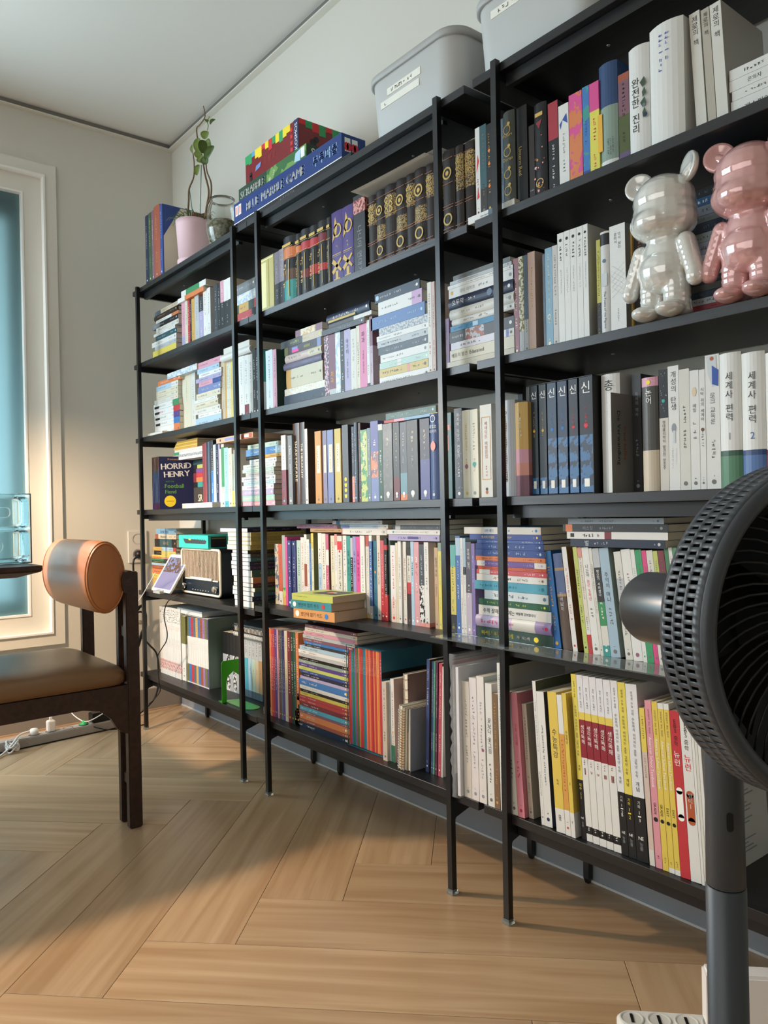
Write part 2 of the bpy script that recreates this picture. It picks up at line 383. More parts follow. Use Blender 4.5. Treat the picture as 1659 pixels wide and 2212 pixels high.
def picture_mat(key, cols, scale=60.0, rough=0.4):
    """printed picture: blotches of a few colours"""
    if key in MATS: return MATS[key]
    m = bpy.data.materials.new(key); m.use_nodes = True; nt = m.node_tree; N = nt.nodes; b = N['Principled BSDF']
    tc = N.new('ShaderNodeTexCoord'); n = N.new('ShaderNodeTexNoise'); n.inputs['Scale'].default_value = scale; n.inputs['Detail'].default_value = 3
    r = N.new('ShaderNodeValToRGB'); r.color_ramp.interpolation = 'CONSTANT'
    k = len(cols); el = r.color_ramp.elements
    while len(el) < k: el.new(0.5)
    for i, c in enumerate(cols):
        el[i].position = 0.0 if i == 0 else 0.34 + 0.34 * (i - 1) / max(1, k - 2) if k > 2 else 0.5
        el[i].color = print_col(c)
    nt.links.new(tc.outputs['Object'], n.inputs['Vector']); nt.links.new(n.outputs['Fac'], r.inputs[0]); nt.links.new(r.outputs[0], b.inputs['Base Color'])
    b.inputs['Roughness'].default_value = rough
    MATS[key] = m; return m
def page_mat():
    if 'pages' in MATS: return MATS['pages']
    m = bpy.data.materials.new('pages'); m.use_nodes = True; nt = m.node_tree; N = nt.nodes; b = N['Principled BSDF']
    tc = N.new('ShaderNodeTexCoord'); mp = N.new('ShaderNodeMapping'); mp.inputs['Scale'].default_value = (1500, 2, 2)
    n = N.new('ShaderNodeTexNoise'); n.inputs['Scale'].default_value = 1; r = N.new('ShaderNodeValToRGB')
    r.color_ramp.elements[0].color = lin('#cfc4ac'); r.color_ramp.elements[1].color = lin('#efe8d6'); r.color_ramp.elements[0].position = 0.3; r.color_ramp.elements[1].position = 0.7
    nt.links.new(tc.outputs['Object'], mp.inputs['Vector']); nt.links.new(mp.outputs[0], n.inputs['Vector']); nt.links.new(n.outputs['Fac'], r.inputs[0]); nt.links.new(r.outputs[0], b.inputs['Base Color'])
    b.inputs['Roughness'].default_value = 0.9
    MATS['pages'] = m; return m
PAGES = page_mat()
PAGEW = mat('pages_white', '#eceae6', 0.85)

# ---- lettering: outlines of Blender's own font; every character used is set once, after all books are placed
CH = {}
def load_glyphs(chars):
    fc = bpy.data.curves.new('glyphs', 'FONT'); fc.resolution_u = 2; fc.space_line = 2.0
    fc.body = '\n'.join(chars)
    fo = bpy.data.objects.new('glyphs', fc); COL.objects.link(fo)
    dg = bpy.context.evaluated_depsgraph_get()
    me = bpy.data.meshes.new_from_object(fo.evaluated_get(dg)); idx = {}
    for p in me.polygons:
        li = int(round((0.35 - p.center.y) / 2.0))
        g = CH.setdefault(chars[li], ([], [])); mp = idx.setdefault(li, {}); f = []
        for v in p.vertices:
            if v not in mp: mp[v] = len(g[0]); co = me.vertices[v].co; g[0].append((co.x, co.y + 2.0 * li))
            f.append(mp[v])
        g[1].append(tuple(f))
    bpy.data.meshes.remove(me); bpy.data.objects.remove(fo); bpy.data.curves.remove(fc)
GLY = {}
def glyphs(text, bold=0.0):
    k = (text, bold)
    if k in GLY: return GLY[k]
    vs, fs = [], []; x = 0.0
    for ch in text:
        g = CH.get(ch)
        if ch == ' ' or g is None: x += 0.32; continue
        gx0 = min(v[0] for v in g[0]); gx1 = max(v[0] for v in g[0])
        cjk = ord(ch) > 0x2000
        for o in ((0.0,) if not bold else (-bold, bold)):
            n = len(vs); off = x + o - (0.0 if cjk else gx0)
            vs += [(a + off, b) for a, b in g[0]]; fs += [tuple(i + n for i in f) for f in g[1]]
        x += 0.95 if cjk else (gx1 - gx0 + 0.08)
    if vs:
        x0 = min(v[0] for v in vs); x1 = max(v[0] for v in vs); y0 = min(v[1] for v in vs); y1 = max(v[1] for v in vs)
    else: x0 = x1 = y0 = y1 = 0
    GLY[k] = (vs, fs, x0, x1, y0, y1); return GLY[k]
PENDING = []
def set_type():
    chars = sorted({ch for I, me in PENDING for c in I.cmd for ch in c[0] if ch != ' '})
    if chars: load_glyphs(''.join(chars))
    for I, me in PENDING:
        for c in I.cmd: I.draw(*c)
        o0, o1, o2 = (Vector(I.place(a, b)) for a, b in ((0, 0), (1, 0), (0, 1)))
        nn = (o1 - o0).cross(o2 - o0); nn = nn.normalized() * 0.00012         # later inks lie over earlier ones
        lay = [0] * len(I.v)
        for f, k in zip(I.f, I.m):
            for i in f: lay[i] = k
        me.from_pydata([Vector(I.place(a, b)) + nn * lay[i] for i, (a, b) in enumerate(I.v)], [], I.f)
        for q in I.mats: me.materials.append(q)
        for p, k in zip(me.polygons, I.m): p.material_index = k
class Ink:
    """flat print collected in a plane (a across, b up); several colours"""
    def __init__(s): s.v = []; s.f = []; s.m = []; s.mats = []; s.cmd = []
    def mi(s, c):
        mm = c if not isinstance(c, str) else mat('ink_' + hexof(c).lstrip('#'), hexof(c), 0.5)
        if mm not in s.mats: s.mats.append(mm)
        return s.mats.index(mm)
    def poly(s, pts, c):
        n = len(s.v); s.v += list(pts); s.f.append(tuple(range(n, n + len(pts)))); s.m.append(s.mi(c))
    def rect(s, a0, a1, b0, b1, c): s.poly([(a0, b0), (a1, b0), (a1, b1), (a0, b1)], c)
    def disc(s, a, b, r, c, n=16, ry=None): s.poly([(a + r * math.cos(2 * math.pi * k / n), b + (ry or r) * math.sin(2 * math.pi * k / n)) for k in range(n)], c)
    def ring(s, a, b, r, wd, c, n=20):
        for k in range(n):
            t0, t1 = 2 * math.pi * k / n, 2 * math.pi * (k + 1) / n
            s.poly([(a + q * math.cos(t), b + q * math.sin(t)) for q, t in ((r, t0), (r, t1), (r - wd, t1), (r - wd, t0))], c)
    def text(s, t, cx, cy, w, h, c, rot=0, bold=0.0, stretch=False):
        """one line fitted in w x h about (cx, cy), turned by rot (radians)"""
        if t.strip(): s.cmd.append((t, cx, cy, w, h, s.mi(c), rot, bold, stretch))
    def draw(s, t, cx, cy, w, h, k, rot, bold, stretch):
        vs, fs, x0, x1, y0, y1 = glyphs(t, bold)
        if not vs: return
        gw, gh = max(x1 - x0, 1e-6), max(y1 - y0, 1e-6)
        sx = w / gw; sy = h / gh
        if not stretch: sx = sy = min(sx, sy)
        ca, sa = math.cos(rot), math.sin(rot); n = len(s.v)
        for x, y in vs:
            px, py = (x - (x0 + x1) / 2) * sx, (y - (y0 + y1) / 2) * sy
            s.v.append((cx + px * ca - py * sa, cy + px * sa + py * ca))
        for f in fs: s.f.append(tuple(n + i for i in f)); s.m.append(k)
    def column(s, t, cx, b0, b1, w, c, bold=0.0):
        """upright characters set below one another from b1 down to b0"""
        chars = list(t)
        if not chars: return
        units = sum(0.55 if ch == ' ' else 1.0 for ch in chars)
        step = min((b1 - b0) / units, w * 1.12); b = b1
        for ch in chars:
            u = step * (0.55 if ch == ' ' else 1.0)
            if ch != ' ': s.text(ch, cx, b - u / 2, min(w, step * 0.9), step * 0.88, c, 0, bold)
            b -= u
    def dashes(s, cx, b0, b1, w, c, seed=1):
        """illegibly small type running down the spine"""
        rnd = random.Random(seed); b = b1; q = w * 0.16
        while b - w > b0:
            if rnd.random() < 0.16: b -= w * 0.55; continue
            for _ in range(rnd.choice((2, 3, 3))):           # a few strokes to a character
                if rnd.random() < 0.5:
                    x = cx + rnd.uniform(-.4, .4) * w; y = b - rnd.uniform(0, .25) * w; s.rect(x - q / 2, x + q / 2, y - w * rnd.uniform(.35, .6), y, c)
                else:
                    y = b - rnd.uniform(.05, .8) * w; x = cx - w * rnd.uniform(.3, .45); s.rect(x, x + w * rnd.uniform(.5, .85), y - q, y, c)
            b -= w * 1.02
    def mesh(s, y=0.0, place=None):
        """the mesh is filled by set_type(); place maps (a, b) to a 3-D point"""
        s.place = place or (lambda a, b: (a, y, b))
        me = bpy.data.meshes.new('lettering'); PENDING.append((s, me)); return me
def cover_mesh(t, h, dp, bands, side, ct, rnd, gloss):
    """U-shaped cover, spine towards -y; bands = [(top fraction, colour)] from the bottom up"""
    bulge = rnd * t
    n = 7 if rnd else 1
    if rnd: sp = [(-t / 2 + t * k / n, -bulge * (1 - (2 * k / n - 1) ** 2)) for k in range(n + 1)]
    else: sp = [(-t / 2, 0), (t / 2, 0)]
    outer = [(-t / 2, dp)] + sp + [(t / 2, dp)]
    inner = [(t / 2 - ct, dp), (t / 2 - ct, ct), (-t / 2 + ct, ct), (-t / 2 + ct, dp)]
    prof = outer + inner; N = len(prof)
    zs = [0.0] + [min(b[0], 1.0) * h for b in bands]; zs[-1] = h
    V, F, M = [], [], []; mats = []
    def mi(c):
        mm = c if not isinstance(c, str) else cmat(c, gloss)
        if mm not in mats: mats.append(mm)
        return mats.index(mm)
    for z in zs: V += [(x, y, z) for x, y in prof]
    for lv in range(len(zs) - 1):
        col = bands[lv][1]
        for k in range(N):
            a, b = lv * N + k, lv * N + (k + 1) % N
            F.append((a, b, b + N, a + N))
            is_side = (k == 0 or k == len(outer) - 2)
            M.append(mi(side) if (is_side and side) else mi(col))
    # ends: three quads strips (left board, spine, right board)
    no = len(outer)
    for base, flip in ((0, True), ((len(zs) - 1) * N, False)):
        col = mi(bands[0][1] if flip else bands[-1][1])
        iRd, iRf, iLf, iLd = base + no, base + no + 1, base + no + 2, base + no + 3
        polys = [(base + 0, base + 1, iLf, iLd), (base + no - 2, base + no - 1, iRd, iRf), tuple([base + i for i in range(1, no - 1)] + [iRf, iLf])]
        for p in polys: F.append(tuple(reversed(p)) if flip else p); M.append(col)
    me = bpy.data.meshes.new('cover'); me.from_pydata(V, [], F)
    for q in mats: me.materials.append(q)
    for p, k in zip(me.polygons, M): p.material_index = k
    bmx = bmesh.new(); bmx.from_mesh(me); bmesh.ops.recalc_face_normals(bmx, faces=bmx.faces[:]); bmx.to_mesh(me); bmx.free()
    return me, bulge
NB = [0]
def make_book(t, h, dp, col, M, kind='paperback', bands=None, side=None, title=None, tc='bk', mode='v', tz=(0.42, 0.92), small=True, hard=False, ink=None, gloss=0.42, pages=None, bold=0.0, tw=0.7, rnd=None, sc=None):
    """col/bands: print; title: spine lettering; ink: function(Ink, t, h) for further marks; M: world matrix"""
    NB[0] += 1; seed = NB[0]
    ct = min(0.0022 if hard else 0.0006, t * 0.2)
    rn = (0.16 if hard else 0.0) if rnd is None else rnd
    me, bulge = cover_mesh(t, h, dp, bands or [(1.0, col)], side, ct, rn, gloss)
    root = link(kind, me); root.matrix_world = M
    ins = 0.003 if hard else 0.0006
    p = bpy.data.meshes.new('pages'); x = t / 2 - ct - 0.0001; y0, y1 = ct + 0.0003, dp - ins; z0, z1 = ins, h - ins
    p.from_pydata([(a, b, c) for c in (z0, z1) for a, b in ((-x, y0), (x, y0), (x, y1), (-x, y1))], [], [(3, 2, 1, 0), (4, 5, 6, 7), (0, 1, 5, 4), (1, 2, 6, 5), (2, 3, 7, 6), (3, 0, 4, 7)])
    p.materials.append(pages or PAGES)
    po = bpy.data.objects.new('pages', p); COL.objects.link(po); po.parent = root
    I = Ink()
    if title:
        items = title if isinstance(title, list) else [(title, mode, tz[0], tz[1], tc)]
        for it in items:
            s_, md, b0, b1, cc = it[:5]; wd = it[5] if len(it) > 5 else tw; xo = it[6] * t if len(it) > 6 else 0
            if md == 'v': I.column(s_, xo, b0 * h, b1 * h, t * wd, cc, bold)
            elif md == 'r': I.text(s_, xo, (b0 + b1) / 2 * h, (b1 - b0) * h, t * wd, cc, -math.pi / 2, bold)
            elif md == 'h': I.text(s_, xo, (b0 + b1) / 2 * h, t * wd, (b1 - b0) * h, cc, 0, bold)
            elif md == 'd': I.dashes(xo, b0 * h, b1 * h, min(t * wd * .8, .010), cc, seed)
    if small and t > 0.0035:
        c2 = sc or (tc if not isinstance(title, list) else title[0][4])
        if c2 in ('bk', 'dk'): c2 = '#6f6b66'
        rr = random.Random(seed)
        w2 = min(t * 0.4, 0.0065)
        if not title: I.dashes(0, h * 0.5, h * rr.uniform(0.85, 0.93), min(t * 0.36, 0.0075), c2, seed)
        lo_ = tz[0] if not isinstance(title, list) else min(q[2] for q in title)
        if lo_ > 0.3: I.dashes(0, h * max(0.14, lo_ - 0.22), h * (lo_ - 0.05), w2, c2, seed + 5)
        I.disc(0, h * 0.055, min(t * 0.2, 0.004), c2, 10); I.dashes(0, h * 0.075, h * 0.105, w2 * 0.7, c2, seed + 9)
    if ink: ink(I, t, h)
    if I.v or I.cmd:
        lo = bpy.data.objects.new('lettering', I.mesh(-bulge - 0.00035)); lo['kind'] = 'stuff'; COL.objects.link(lo); lo.parent = root
    return root

# ---- bookkeeping for labels
RUNS = []
SHELFWORD = {1: 'top board', 2: 'second shelf', 3: 'third shelf', 4: 'fourth shelf', 5: 'fifth shelf', 6: 'bottom shelf'}
BAYSHORT = {1: 'window-end bay', 2: 'middle bay', 3: 'fan-side bay', 12: 'window-side gap', 23: 'fan-side gap'}
def colour_word(col, bands):
    if bands:
        ws = []
        for b in sorted(bands, key=lambda q: 0): 
            c = b[1]
            wd = PAL[c][1] if isinstance(c, str) and c in PAL else None
            if wd and wd not in ws: ws.append(wd)
        if ws: return ' and '.join(ws[:2])
    return PAL[col][1] if isinstance(col, str) and col in PAL else (col if isinstance(col, str) and not col.startswith('#') else 'patterned')
class Run:
    def __init__(s, bay, shelf): s.items = []; s.bay = bay; s.shelf = shelf; s.stack = False; s.tagname = ''; RUNS.append(s)
KINDW = {'paperback': 'paperback', 'hardcover_book': 'hardcover', 'picture_book': 'picture book', 'workbook': 'workbook', 'notebook': 'notebook', 'series_volume': 'volume', 'magazine': 'magazine', 'storybook': 'storybook'}
def stand(bay, shelf, crop, d, u0, rows, lean=0.0, kind='paperback', zoff=0.0, dpth=None, **common):
    """books standing side by side, spines out; rows: (uR or (uL, uR), vTop, colour, options)"""
    R = Run(bay, shelf); x0, y0, sc = crop; zb = zs(bay, shelf) + zoff + 0.0002
    prev = u0; edge = None
    for row in rows:
        uu, vT, col = row[:3]; op = dict(common); op.update(row[3] if len(row) > 3 else {})
        uL, uR = (prev, uu) if not isinstance(uu, tuple) else uu
        prev = uR
        dd = op.pop('d', d) * S; ln = op.pop('lean', lean); zz = zb + op.pop('zo', 0.0); kd = op.pop('kind', kind); word = op.pop('word', None); lab = op.pop('label', None); dm = op.pop('dp', dpth)
        ps = lambda u, v: (x0 + u / sc, y0 + v / sc)
        um = (uL + uR) / 2
        U, V = ps(um, vT)
        # mid height position
        x = x_of(U, dd, zz + 0.11); zt = z_of(V, x, dd)
        for _ in range(2):
            zm = (zz + zt) / 2
            x = x_of(U, dd, zm); xt = x + math.sin(ln) * (zt - zz) / 2; zt = z_of(V, xt, dd)
        zm = (zz + zt) / 2
        xl, xr = x_of(ps(uL, 0)[0], dd, zm), x_of(ps(uR, 0)[0], dd, zm)
        g = 0.0007
        t = max(0.0022, (xr - xl) * math.cos(ln) - g); h = max(0.05, (zt - zz) / math.cos(ln))
        dp = dm * S if dm else min(h * 0.70, dd - 0.036, 0.21)
        # neighbours must not run into each other
        cl = math.cos(ln); xb = (xl + xr) / 2 - math.sin(ln) * h / 2
        if edge and xb - t / 2 / cl < edge[0] and dd - dp < edge[1] and dd > edge[2] and edge[3] == ln:
            need = edge[0] - (xb - t / 2 / cl); cut = min(need, max(0.0, t - 0.0035) * cl)
            t -= cut * cl; xb += cut / 2 + (need - cut)
            xl = xr = xb + math.sin(ln) * h / 2
        edge = (xb + t / 2 / cl + 0.0003, dd, dd - dp, ln)
        # the lowest corner touches the board
        M = Matrix.Translation((0, 0, 0))
        Rm = Matrix.Rotation(ln, 4, 'Y')
        low = min((Rm @ Vector((sx * t / 2, 0, 0))).z for sx in (-1, 1))
        M = Matrix.Translation(((xl + xr) / 2 - math.sin(ln) * h / 2, -dd, zz - low)) @ Rm
        o = make_book(t, h, dp, col, M, kind=kd, **op)
        R.items.append((o, word or colour_word(col, op.get('bands')), t, h, kd, lab))
    return R
def pile(bay, shelf, crop, d, rows, u=None, kind='paperback', base=None, w=None, **common):
    """books lying on one another, spines out; rows from the bottom up: (uL, uR, vTop, colour, options); vTop read in column u"""
    R = Run(bay, shelf); R.stack = True; x0, y0, sc = crop
    z = zs(bay, shelf) + 0.0002
    if base is not None:
        U, V = x0 + base[0] / sc, y0 + base[1] / sc
        xx = x_of(U, d * S, z + 0.15); z = z_of(V, xx, d * S)
        xx = x_of(U, d * S, z); z = z_of(V, xx, d * S)
        z = max(z, zs(bay, shelf) + 0.0002)
    for row in rows:
        uL, uR, vT, col = row[:4]; op = dict(common); op.update(row[4] if len(row) > 4 else {})
        dd = op.pop('d', d) * S; kd = op.pop('kind', kind); word = op.pop('word', None); lab = op.pop('label', None); dm = op.pop('dp', w); yaw = op.pop('yaw', 0.0)
        um = (uL + uR) / 2 if u is None else u
        U, V = x0 + um / sc, y0 + vT / sc
        xx = x_of(U, dd, z + 0.01); zt = z_of(V, xx, dd); xx = x_of(U, dd, zt); zt = z_of(V, xx, dd)
        zm = (z + zt) / 2
        xl, xr = x_of(x0 + uL / sc, dd, zm), x_of(x0 + uR / sc, dd, zm)
        t = max(0.0025, zt - z - 0.0005); h = max(xr - xl, 0.04)
        dp = dm * S if dm else min(h * 0.70, dd - 0.036)
        # book z -> -X, book x -> Z
        M = Matrix.Translation((xr, -dd, z + t / 2)) @ Matrix(((0, 0, -1, 0), (0, 1, 0, 0), (1, 0, 0, 0), (0, 0, 0, 1)))
        op.setdefault('mode', 'r'); op.setdefault('tz', (0.35, 0.92))
        o = make_book(t, h, dp, col, M, kind=kd, **op)
        R.items.append((o, word or colour_word(col, op.get('bands')), t, h, kd, lab))
        z = z + t + 0.0005
    R.ztop = z
    return R
def bandstr(*a): return [(f, c) for f, c in a]
def finish_labels():
    seen = {}
    for R in RUNS:
        where = "%s's %s" % (BAYSHORT[R.bay], SHELFWORD[R.shelf])
        n = len(R.items)
        for i, (o, wd, t, h, kd, lab) in enumerate(R.items):
            k = KINDW.get(kd, kd)
            a = R.items[i - 1][1].split(' and ')[0] if i else None; b = R.items[i + 1][1].split(' and ')[0] if i < n - 1 else None
            if lab: s = lab
            elif R.stack:
                pos = ('lying under the %s one' % b if i == 0 else 'lying topmost, on the %s one' % a if i == n - 1 else 'lying between %s and %s' % (a, b)) if n > 1 else 'lying flat'
            else:
                pos = ('next to the %s one' % b if i == 0 and n > 1 else 'standing upright' if n == 1 else 'next to the %s one' % a if i == n - 1 else 'between %s and %s' % (a, b))
            if not lab:
                size = 'thin ' if t < 0.010 else ('thick ' if t > 0.030 else '')
                s = '%s%s %s %s, %s' % (size, wd, k, pos, where)
                if len(s.split()) > 16: s = '%s %s %s, %s' % (wd, k, pos, where)
                if len(s.split()) > 16: s = '%s %s %s, %s' % (wd.split(' and ')[0], k, pos, where)
            tag(o, s, 'book', 'books on the ' + where)
            seen.setdefault(s, []).append(o)
    return seen
# ================================================================ the books, read off enlarged crops of the photograph (x0, y0, scale)
Z1 = (280, 560, 4.608); Z2 = (280, 900, 4.608); Z3 = (280, 1260, 4.608); Z4 = (280, 200, 3.072)
Z5 = (540, 360, 2.9625); Z6 = (540, 580, 2.9625); Z10 = (940, 160, 3.456); Z11 = (1180, 0, 3.463); Z12 = (940, 480, 3.456); Z13 = (1330, 260, 4.809)
Z14 = (940, 760, 2.307); Z15 = (960, 1090, 3.19); Z16 = (950, 1380, 2.34); Z17 = (1180, 1440, 4.366)
A4 = (360, 940, 6.381); A5 = (310, 1130, 5.72); A6 = (330, 1300, 6.144)
B2 = (560, 400, 4.1475); B3 = (590, 650, 4.4838); B4a = (600, 890, 9.217); B4b = (760, 870, 4.608)
B5a = (590, 1120, 8.295); B5b = (770, 1120, 8.295); B6a = (580, 1330, 7.135); B6b = (740, 1370, 6.704)
PIC = picture_mat
pic_warm = PIC('pic_warm', ['ru', 'be', 'sl', 'w'], 40); pic_blue = PIC('pic_blue', ['sl', 'lb', 'mv', 'w'], 45); pic_green = PIC('pic_green', ['dg', 'li', 'gn', 'ye'], 45)
pic_floral = PIC('pic_floral', ['bk', 'bk', 'pk', 'sg'], 120); pic_sun = PIC('pic_sunset', ['pw', 'or', 'mv', 'sal'], 30); pic_gold = PIC('pic_gold', ['#20201c', 'go', '#20201c', '#8a7034'], 260)
pic_white = PIC('pic_white', ['w', 'w', 'lb', 'pk'], 60); pic_camo = PIC('pic_camo', ['dg', 'be', 'mu', 'br'], 35); pic_pages = PIC('pic_pages', ['pk', 'cr', 'w', 'be'], 90)
pic_zebra = PIC('pic_zebra', ['bk', 'w', 'bk', 'w'], 70); pic_brown = PIC('pic_brown', ['#2c211c', 'go', '#2c211c', '#6b4f38'], 330); pic_yellow = PIC('pic_yellow', ['ye', 'cr', 'mu', 'ye'], 60)
pic_wave = PIC('pic_wave', ['hp', 'or', 'hp', '#f7a23c'], 22); pic_aqua = PIC('pic_aqua', ['sg', 'bl', 'te', 'mi'], 18); pic_news = PIC('pic_news', ['w', 'lg', 'gy', 'w'], 150)
G = lambda **k: k

# ---------- window-end bay
# top board: five slim books and a cream one
stand(1, 1, Z4, 0.262, 106, [(127, 818, 'nv', G(tc='lg')), (148, 800, '#3c5a3c', G(word='green', tc='li')), (163, 785, 'mv', G(tc='lg')), (203, 752, 'ru', G(tc='be')), (220, 742, 'rb', G(tc='lb', dp=0.115, side='rb'))], hard=True, kind='hardcover_book', rnd=0.05)
# second shelf
pile(1, 2, Z1, 0.20, [(232, 465, 872, 'ye'), (250, 465, 832, 'lg'), (222, 465, 780, 'w'), (260, 468, 728, 'dt', G(tc='lb')), (240, 452, 700, 'w'), (265, 488, 652, 'ow'), (226, 482, 602, 'dk', G(tc='lg', bands=[(0.7, 'bk'), (1, 'gy')])), (265, 486, 572, 'w', G(bands=[(0.3, 'or'), (1, 'w')])), (250, 482, 520, 'db', G(tc='tan', hard=True, kind='hardcover_book')), (250, 500, 478, 'be', G(bands=[(0.75, 'be'), (1, 'sl')]))], u=350)
s12 = stand(1, 2, Z1, 0.21, 520, [(553, 425, 'pk', G(bands=[(0.33, 'lv'), (1, 'pk')])), (580, 402, 'cr'), (601, 405, 'rd', G(tc='w')), (618, 398, 'bk', G(tc='w', bands=[(0.1, 'ye'), (1, 'bk')])), (650, 392, 'mu', G(bands=[(0.08, 'bl'), (1, 'mu')])), (690, 362, 'lg'), (735, 372, 'lv', G(bands=[(0.7, 'lv'), (1, 'dk')], tc='w')), (772, 312, 'w', G(tc='rd')), (806, 285, 'w'), ((838, 876), 248, 'dk', G(tc='lg')), (905, 236, 'bk', G(tc='lg')), (940, 214, 'pk', G(bands=[(0.62, 'bk'), (1, 'pk')], tc='w')), (1006, 194, 'w', G(bands=[(0.62, 'bk'), (1, 'w')], tc='lg', side='be'))])
pile(1, 2, Z1, 0.22, [(478, 735, 325, 'sal', G(bands=[(0.72, 'or'), (1, 'w')], small=False)), (513, 757, 268, 'gn', G(bands=[(0.25, 'w'), (0.8, 'gn'), (1, 'w')], small=False))], u=616, base=(616, 372), w=0.15)
pile(12, 2, Z1, 0.23, [(1076, 1282, 508, 'rd', G(bands=[(0.3, 'bk'), (1, 'rd')], tc='w')), (1068, 1282, 418, 'mu', G(bands=[(0.2, 'rd'), (0.45, 'dg'), (0.9, 'mu'), (1, 'dg')], title=[('', 'd', 0.55, 0.85, 'bk', 0.35)], small=False)), (1070, 1284, 320, pic_white, G(word='white', small=False, title=[('', 'r', 0, 1, 'bk')])), (1062, 1258, 212, 'gy', G(hard=True, kind='hardcover_book', tc='w', gloss=0.6))], u=1170, w=0.16)
# third shelf
pile(1, 3, Z1, 0.245, [(182, 326, 1722, 'ow', G(small=False))], u=255, w=0.10)
pile(1, 3, Z1, 0.215, [(255, 500, 1652, 'w', G(bands=[(0.23, 'or'), (1, 'w')], ink=lambda I, t, h: I.rect(-t * .3, t * .1, h * .78, h * .97, 'bk'), tc='dr')), (254, 498, 1592, 'w', G(bands=[(0.23, 'bl'), (1, 'w')], ink=lambda I, t, h: I.rect(-t * .3, t * .1, h * .78, h * .97, 'bk'))), (250, 496, 1534, 'w', G(bands=[(0.23, 'pu'), (1, 'w')], ink=lambda I, t, h: I.rect(-t * .3, t * .1, h * .78, h * .97, 'bk'))), (245, 497, 1474, 'w', G(bands=[(0.23, 'rd'), (1, 'w')], tc='rd', ink=lambda I, t, h: I.rect(-t * .3, t * .1, h * .78, h * .97, 'bk'))), (241, 490, 1414, 'w', G(bands=[(0.24, 'gn'), (1, 'w')], ink=lambda I, t, h: I.rect(-t * .3, t * .1, h * .78, h * .97, 'bk'))), (248, 482, 1372, 'ow', G(tc='or')), (266, 482, 1330, 'cr'), (264, 480, 1286, 'cr'), (264, 482, 1236, 'lb', G(bands=[(0.3, 'w'), (1, 'lb')])), (280, 506, 1190, 'or', G(tc='w'))], u=372)
stand(1, 3, Z1, 0.20, 500, [(512, 1205, 'cy'), (526, 1200, 'lb'), (614, 1142, 'cr', G(tc='go')), (656, 1118, 'ow')])
pile(1, 3, Z1, 0.22, [(375, 668, 1088, pic_white, G(word='floral white', small=False))], u=520, base=(520, 1146), w=0.15)
pile(1, 3, Z1, 0.215, [(660, 914, 1562, 'lb'), (684, 912, 1520, 'w'), (652, 900, 1468, 'ow'), (658, 886, 1404, 'cr', G(hard=True, kind='hardcover_book')), (650, 872, 1372, 'w'), (664, 902, 1312, 'cr'), (680, 906, 1248, 'pw', G(tc='cr')), (690, 906, 1200, 'pk', G(bands=[(0.36, 'rb'), (1, 'pk')])), (660, 912, 1158, 'lv'), (690, 912, 1112, 'w'), (674, 890, 1062, 'lb'), (670, 914, 1000, 'pk', G(tc='mv'))], u=785)
stand(1, 3, Z1, 0.21, 916, [(950, 1002, 'be'), (968, 998, 'mu'), (990, 990, 'ow', G(tc='gn')), (1010, 985, 'cr'), (1026, 980, 'ye'), (1040, 975, 'w')])
stand(12, 3, Z1, 0.235, 1088, [(1141, 966, 'w'), (1186, 955, 'w', G(bands=[(0.2, 'dr'), (1, 'w')])), (1226, 945, 'w'), (1256, 890, 'dk', G(tc='w')), (1284, 895, 'bk', G(tc='w')), (1306, 900, 'w', G(bands=[(0.5, 'w'), (1, 'te')]))])
pile(12, 3, Z1, 0.225, [(915, 1210, 898, 'w', G(hard=True, kind='hardcover_book', small=False, rnd=0.3)), (935, 1192, 838, 'ow', G(small=False))], u=1080, base=(1080, 968), w=0.16)
# fourth shelf (the slim children's books by the post are built further below)
pile(1, 4, Z2, 0.15, [(560, 727, 702, 'br', G(small=False, title=[('SR', 'r', 0.0, 0.25, 'cr', 0.5)], bands=[(1, '#4a4238')], word='brown')), (590, 727, 650, 'te', G(bands=[(0.35, 'te'), (1, 'bk')])), (575, 727, 602, 'or', G(bands=[(0.4, 'or'), (1, 'dr')], tc='bk')), (575, 727, 558, 'rd', G(bands=[(0.4, 'rd'), (1, 'dr')], tc='bk')), (570, 727, 514, 'pu', G(bands=[(0.4, '#8a4fa0'), (1, 'bk')], word='purple')), (575, 727, 476, 'li', G(bands=[(0.35, 'li'), (1, 'bk')])), (560, 727, 432, 'dt')], u=690, w=0.10, small=False)
pile(1, 4, Z2, 0.20, [(470, 727, 388, 'w'), (430, 727, 362, pic_news, G(word='printed white')), (440, 727, 335, 'lg', G(bands=[(0.8, 'w'), (1, 'gn')])), (448, 724, 310, 'ow'), (440, 674, 290, 'mu'), (446, 674, 274, 'ye'), (452, 674, 258, 'mu'), (460, 674, 242, 'ye'), (470, 676, 222, 'mu')], u=600, base=(600, 415), kind='magazine', w=0.15, small=False)
stand(1, 4, Z2, 0.225, 728, [(750, 272, 'dr'), (768, 262, '#a03a40', G(word='red')), (784, 256, 'nv'), (798, 250, 'sl'), (812, 244, 'nv'), (836, 236, 'lb', G(bands=[(0.55, 'bl'), (1, 'dk')], tc='w')), (850, 280, 'w'), (862, 276, 'lb'), (888, 262, 'nv', G(tc='w')), (902, 275, 'lv')], kind='picture_book')
stand(1, 4, Z2, 0.25, 900, [(915, 322, 'w'), (943, 272, 'gn', G(bands=[(0.32, 'lg'), (0.95, 'gn'), (1, 'ow')])), (984, 308, 'lb', G(bands=[(0.1, 'cy'), (1, '#9adbe8')])), (1020, 312, 'cr', G(tc='br')), (1040, 370, 'sl', G(bands=[(0.3, 'ye'), (1, 'sg')])), (1056, 330, 'ow')])
pile(1, 4, Z2, 0.268, [(524, 822, 858, 'w', G(small=False, title='', bands=[(0.9, 'w'), (1, 'be')]))], u=670, w=0.13)
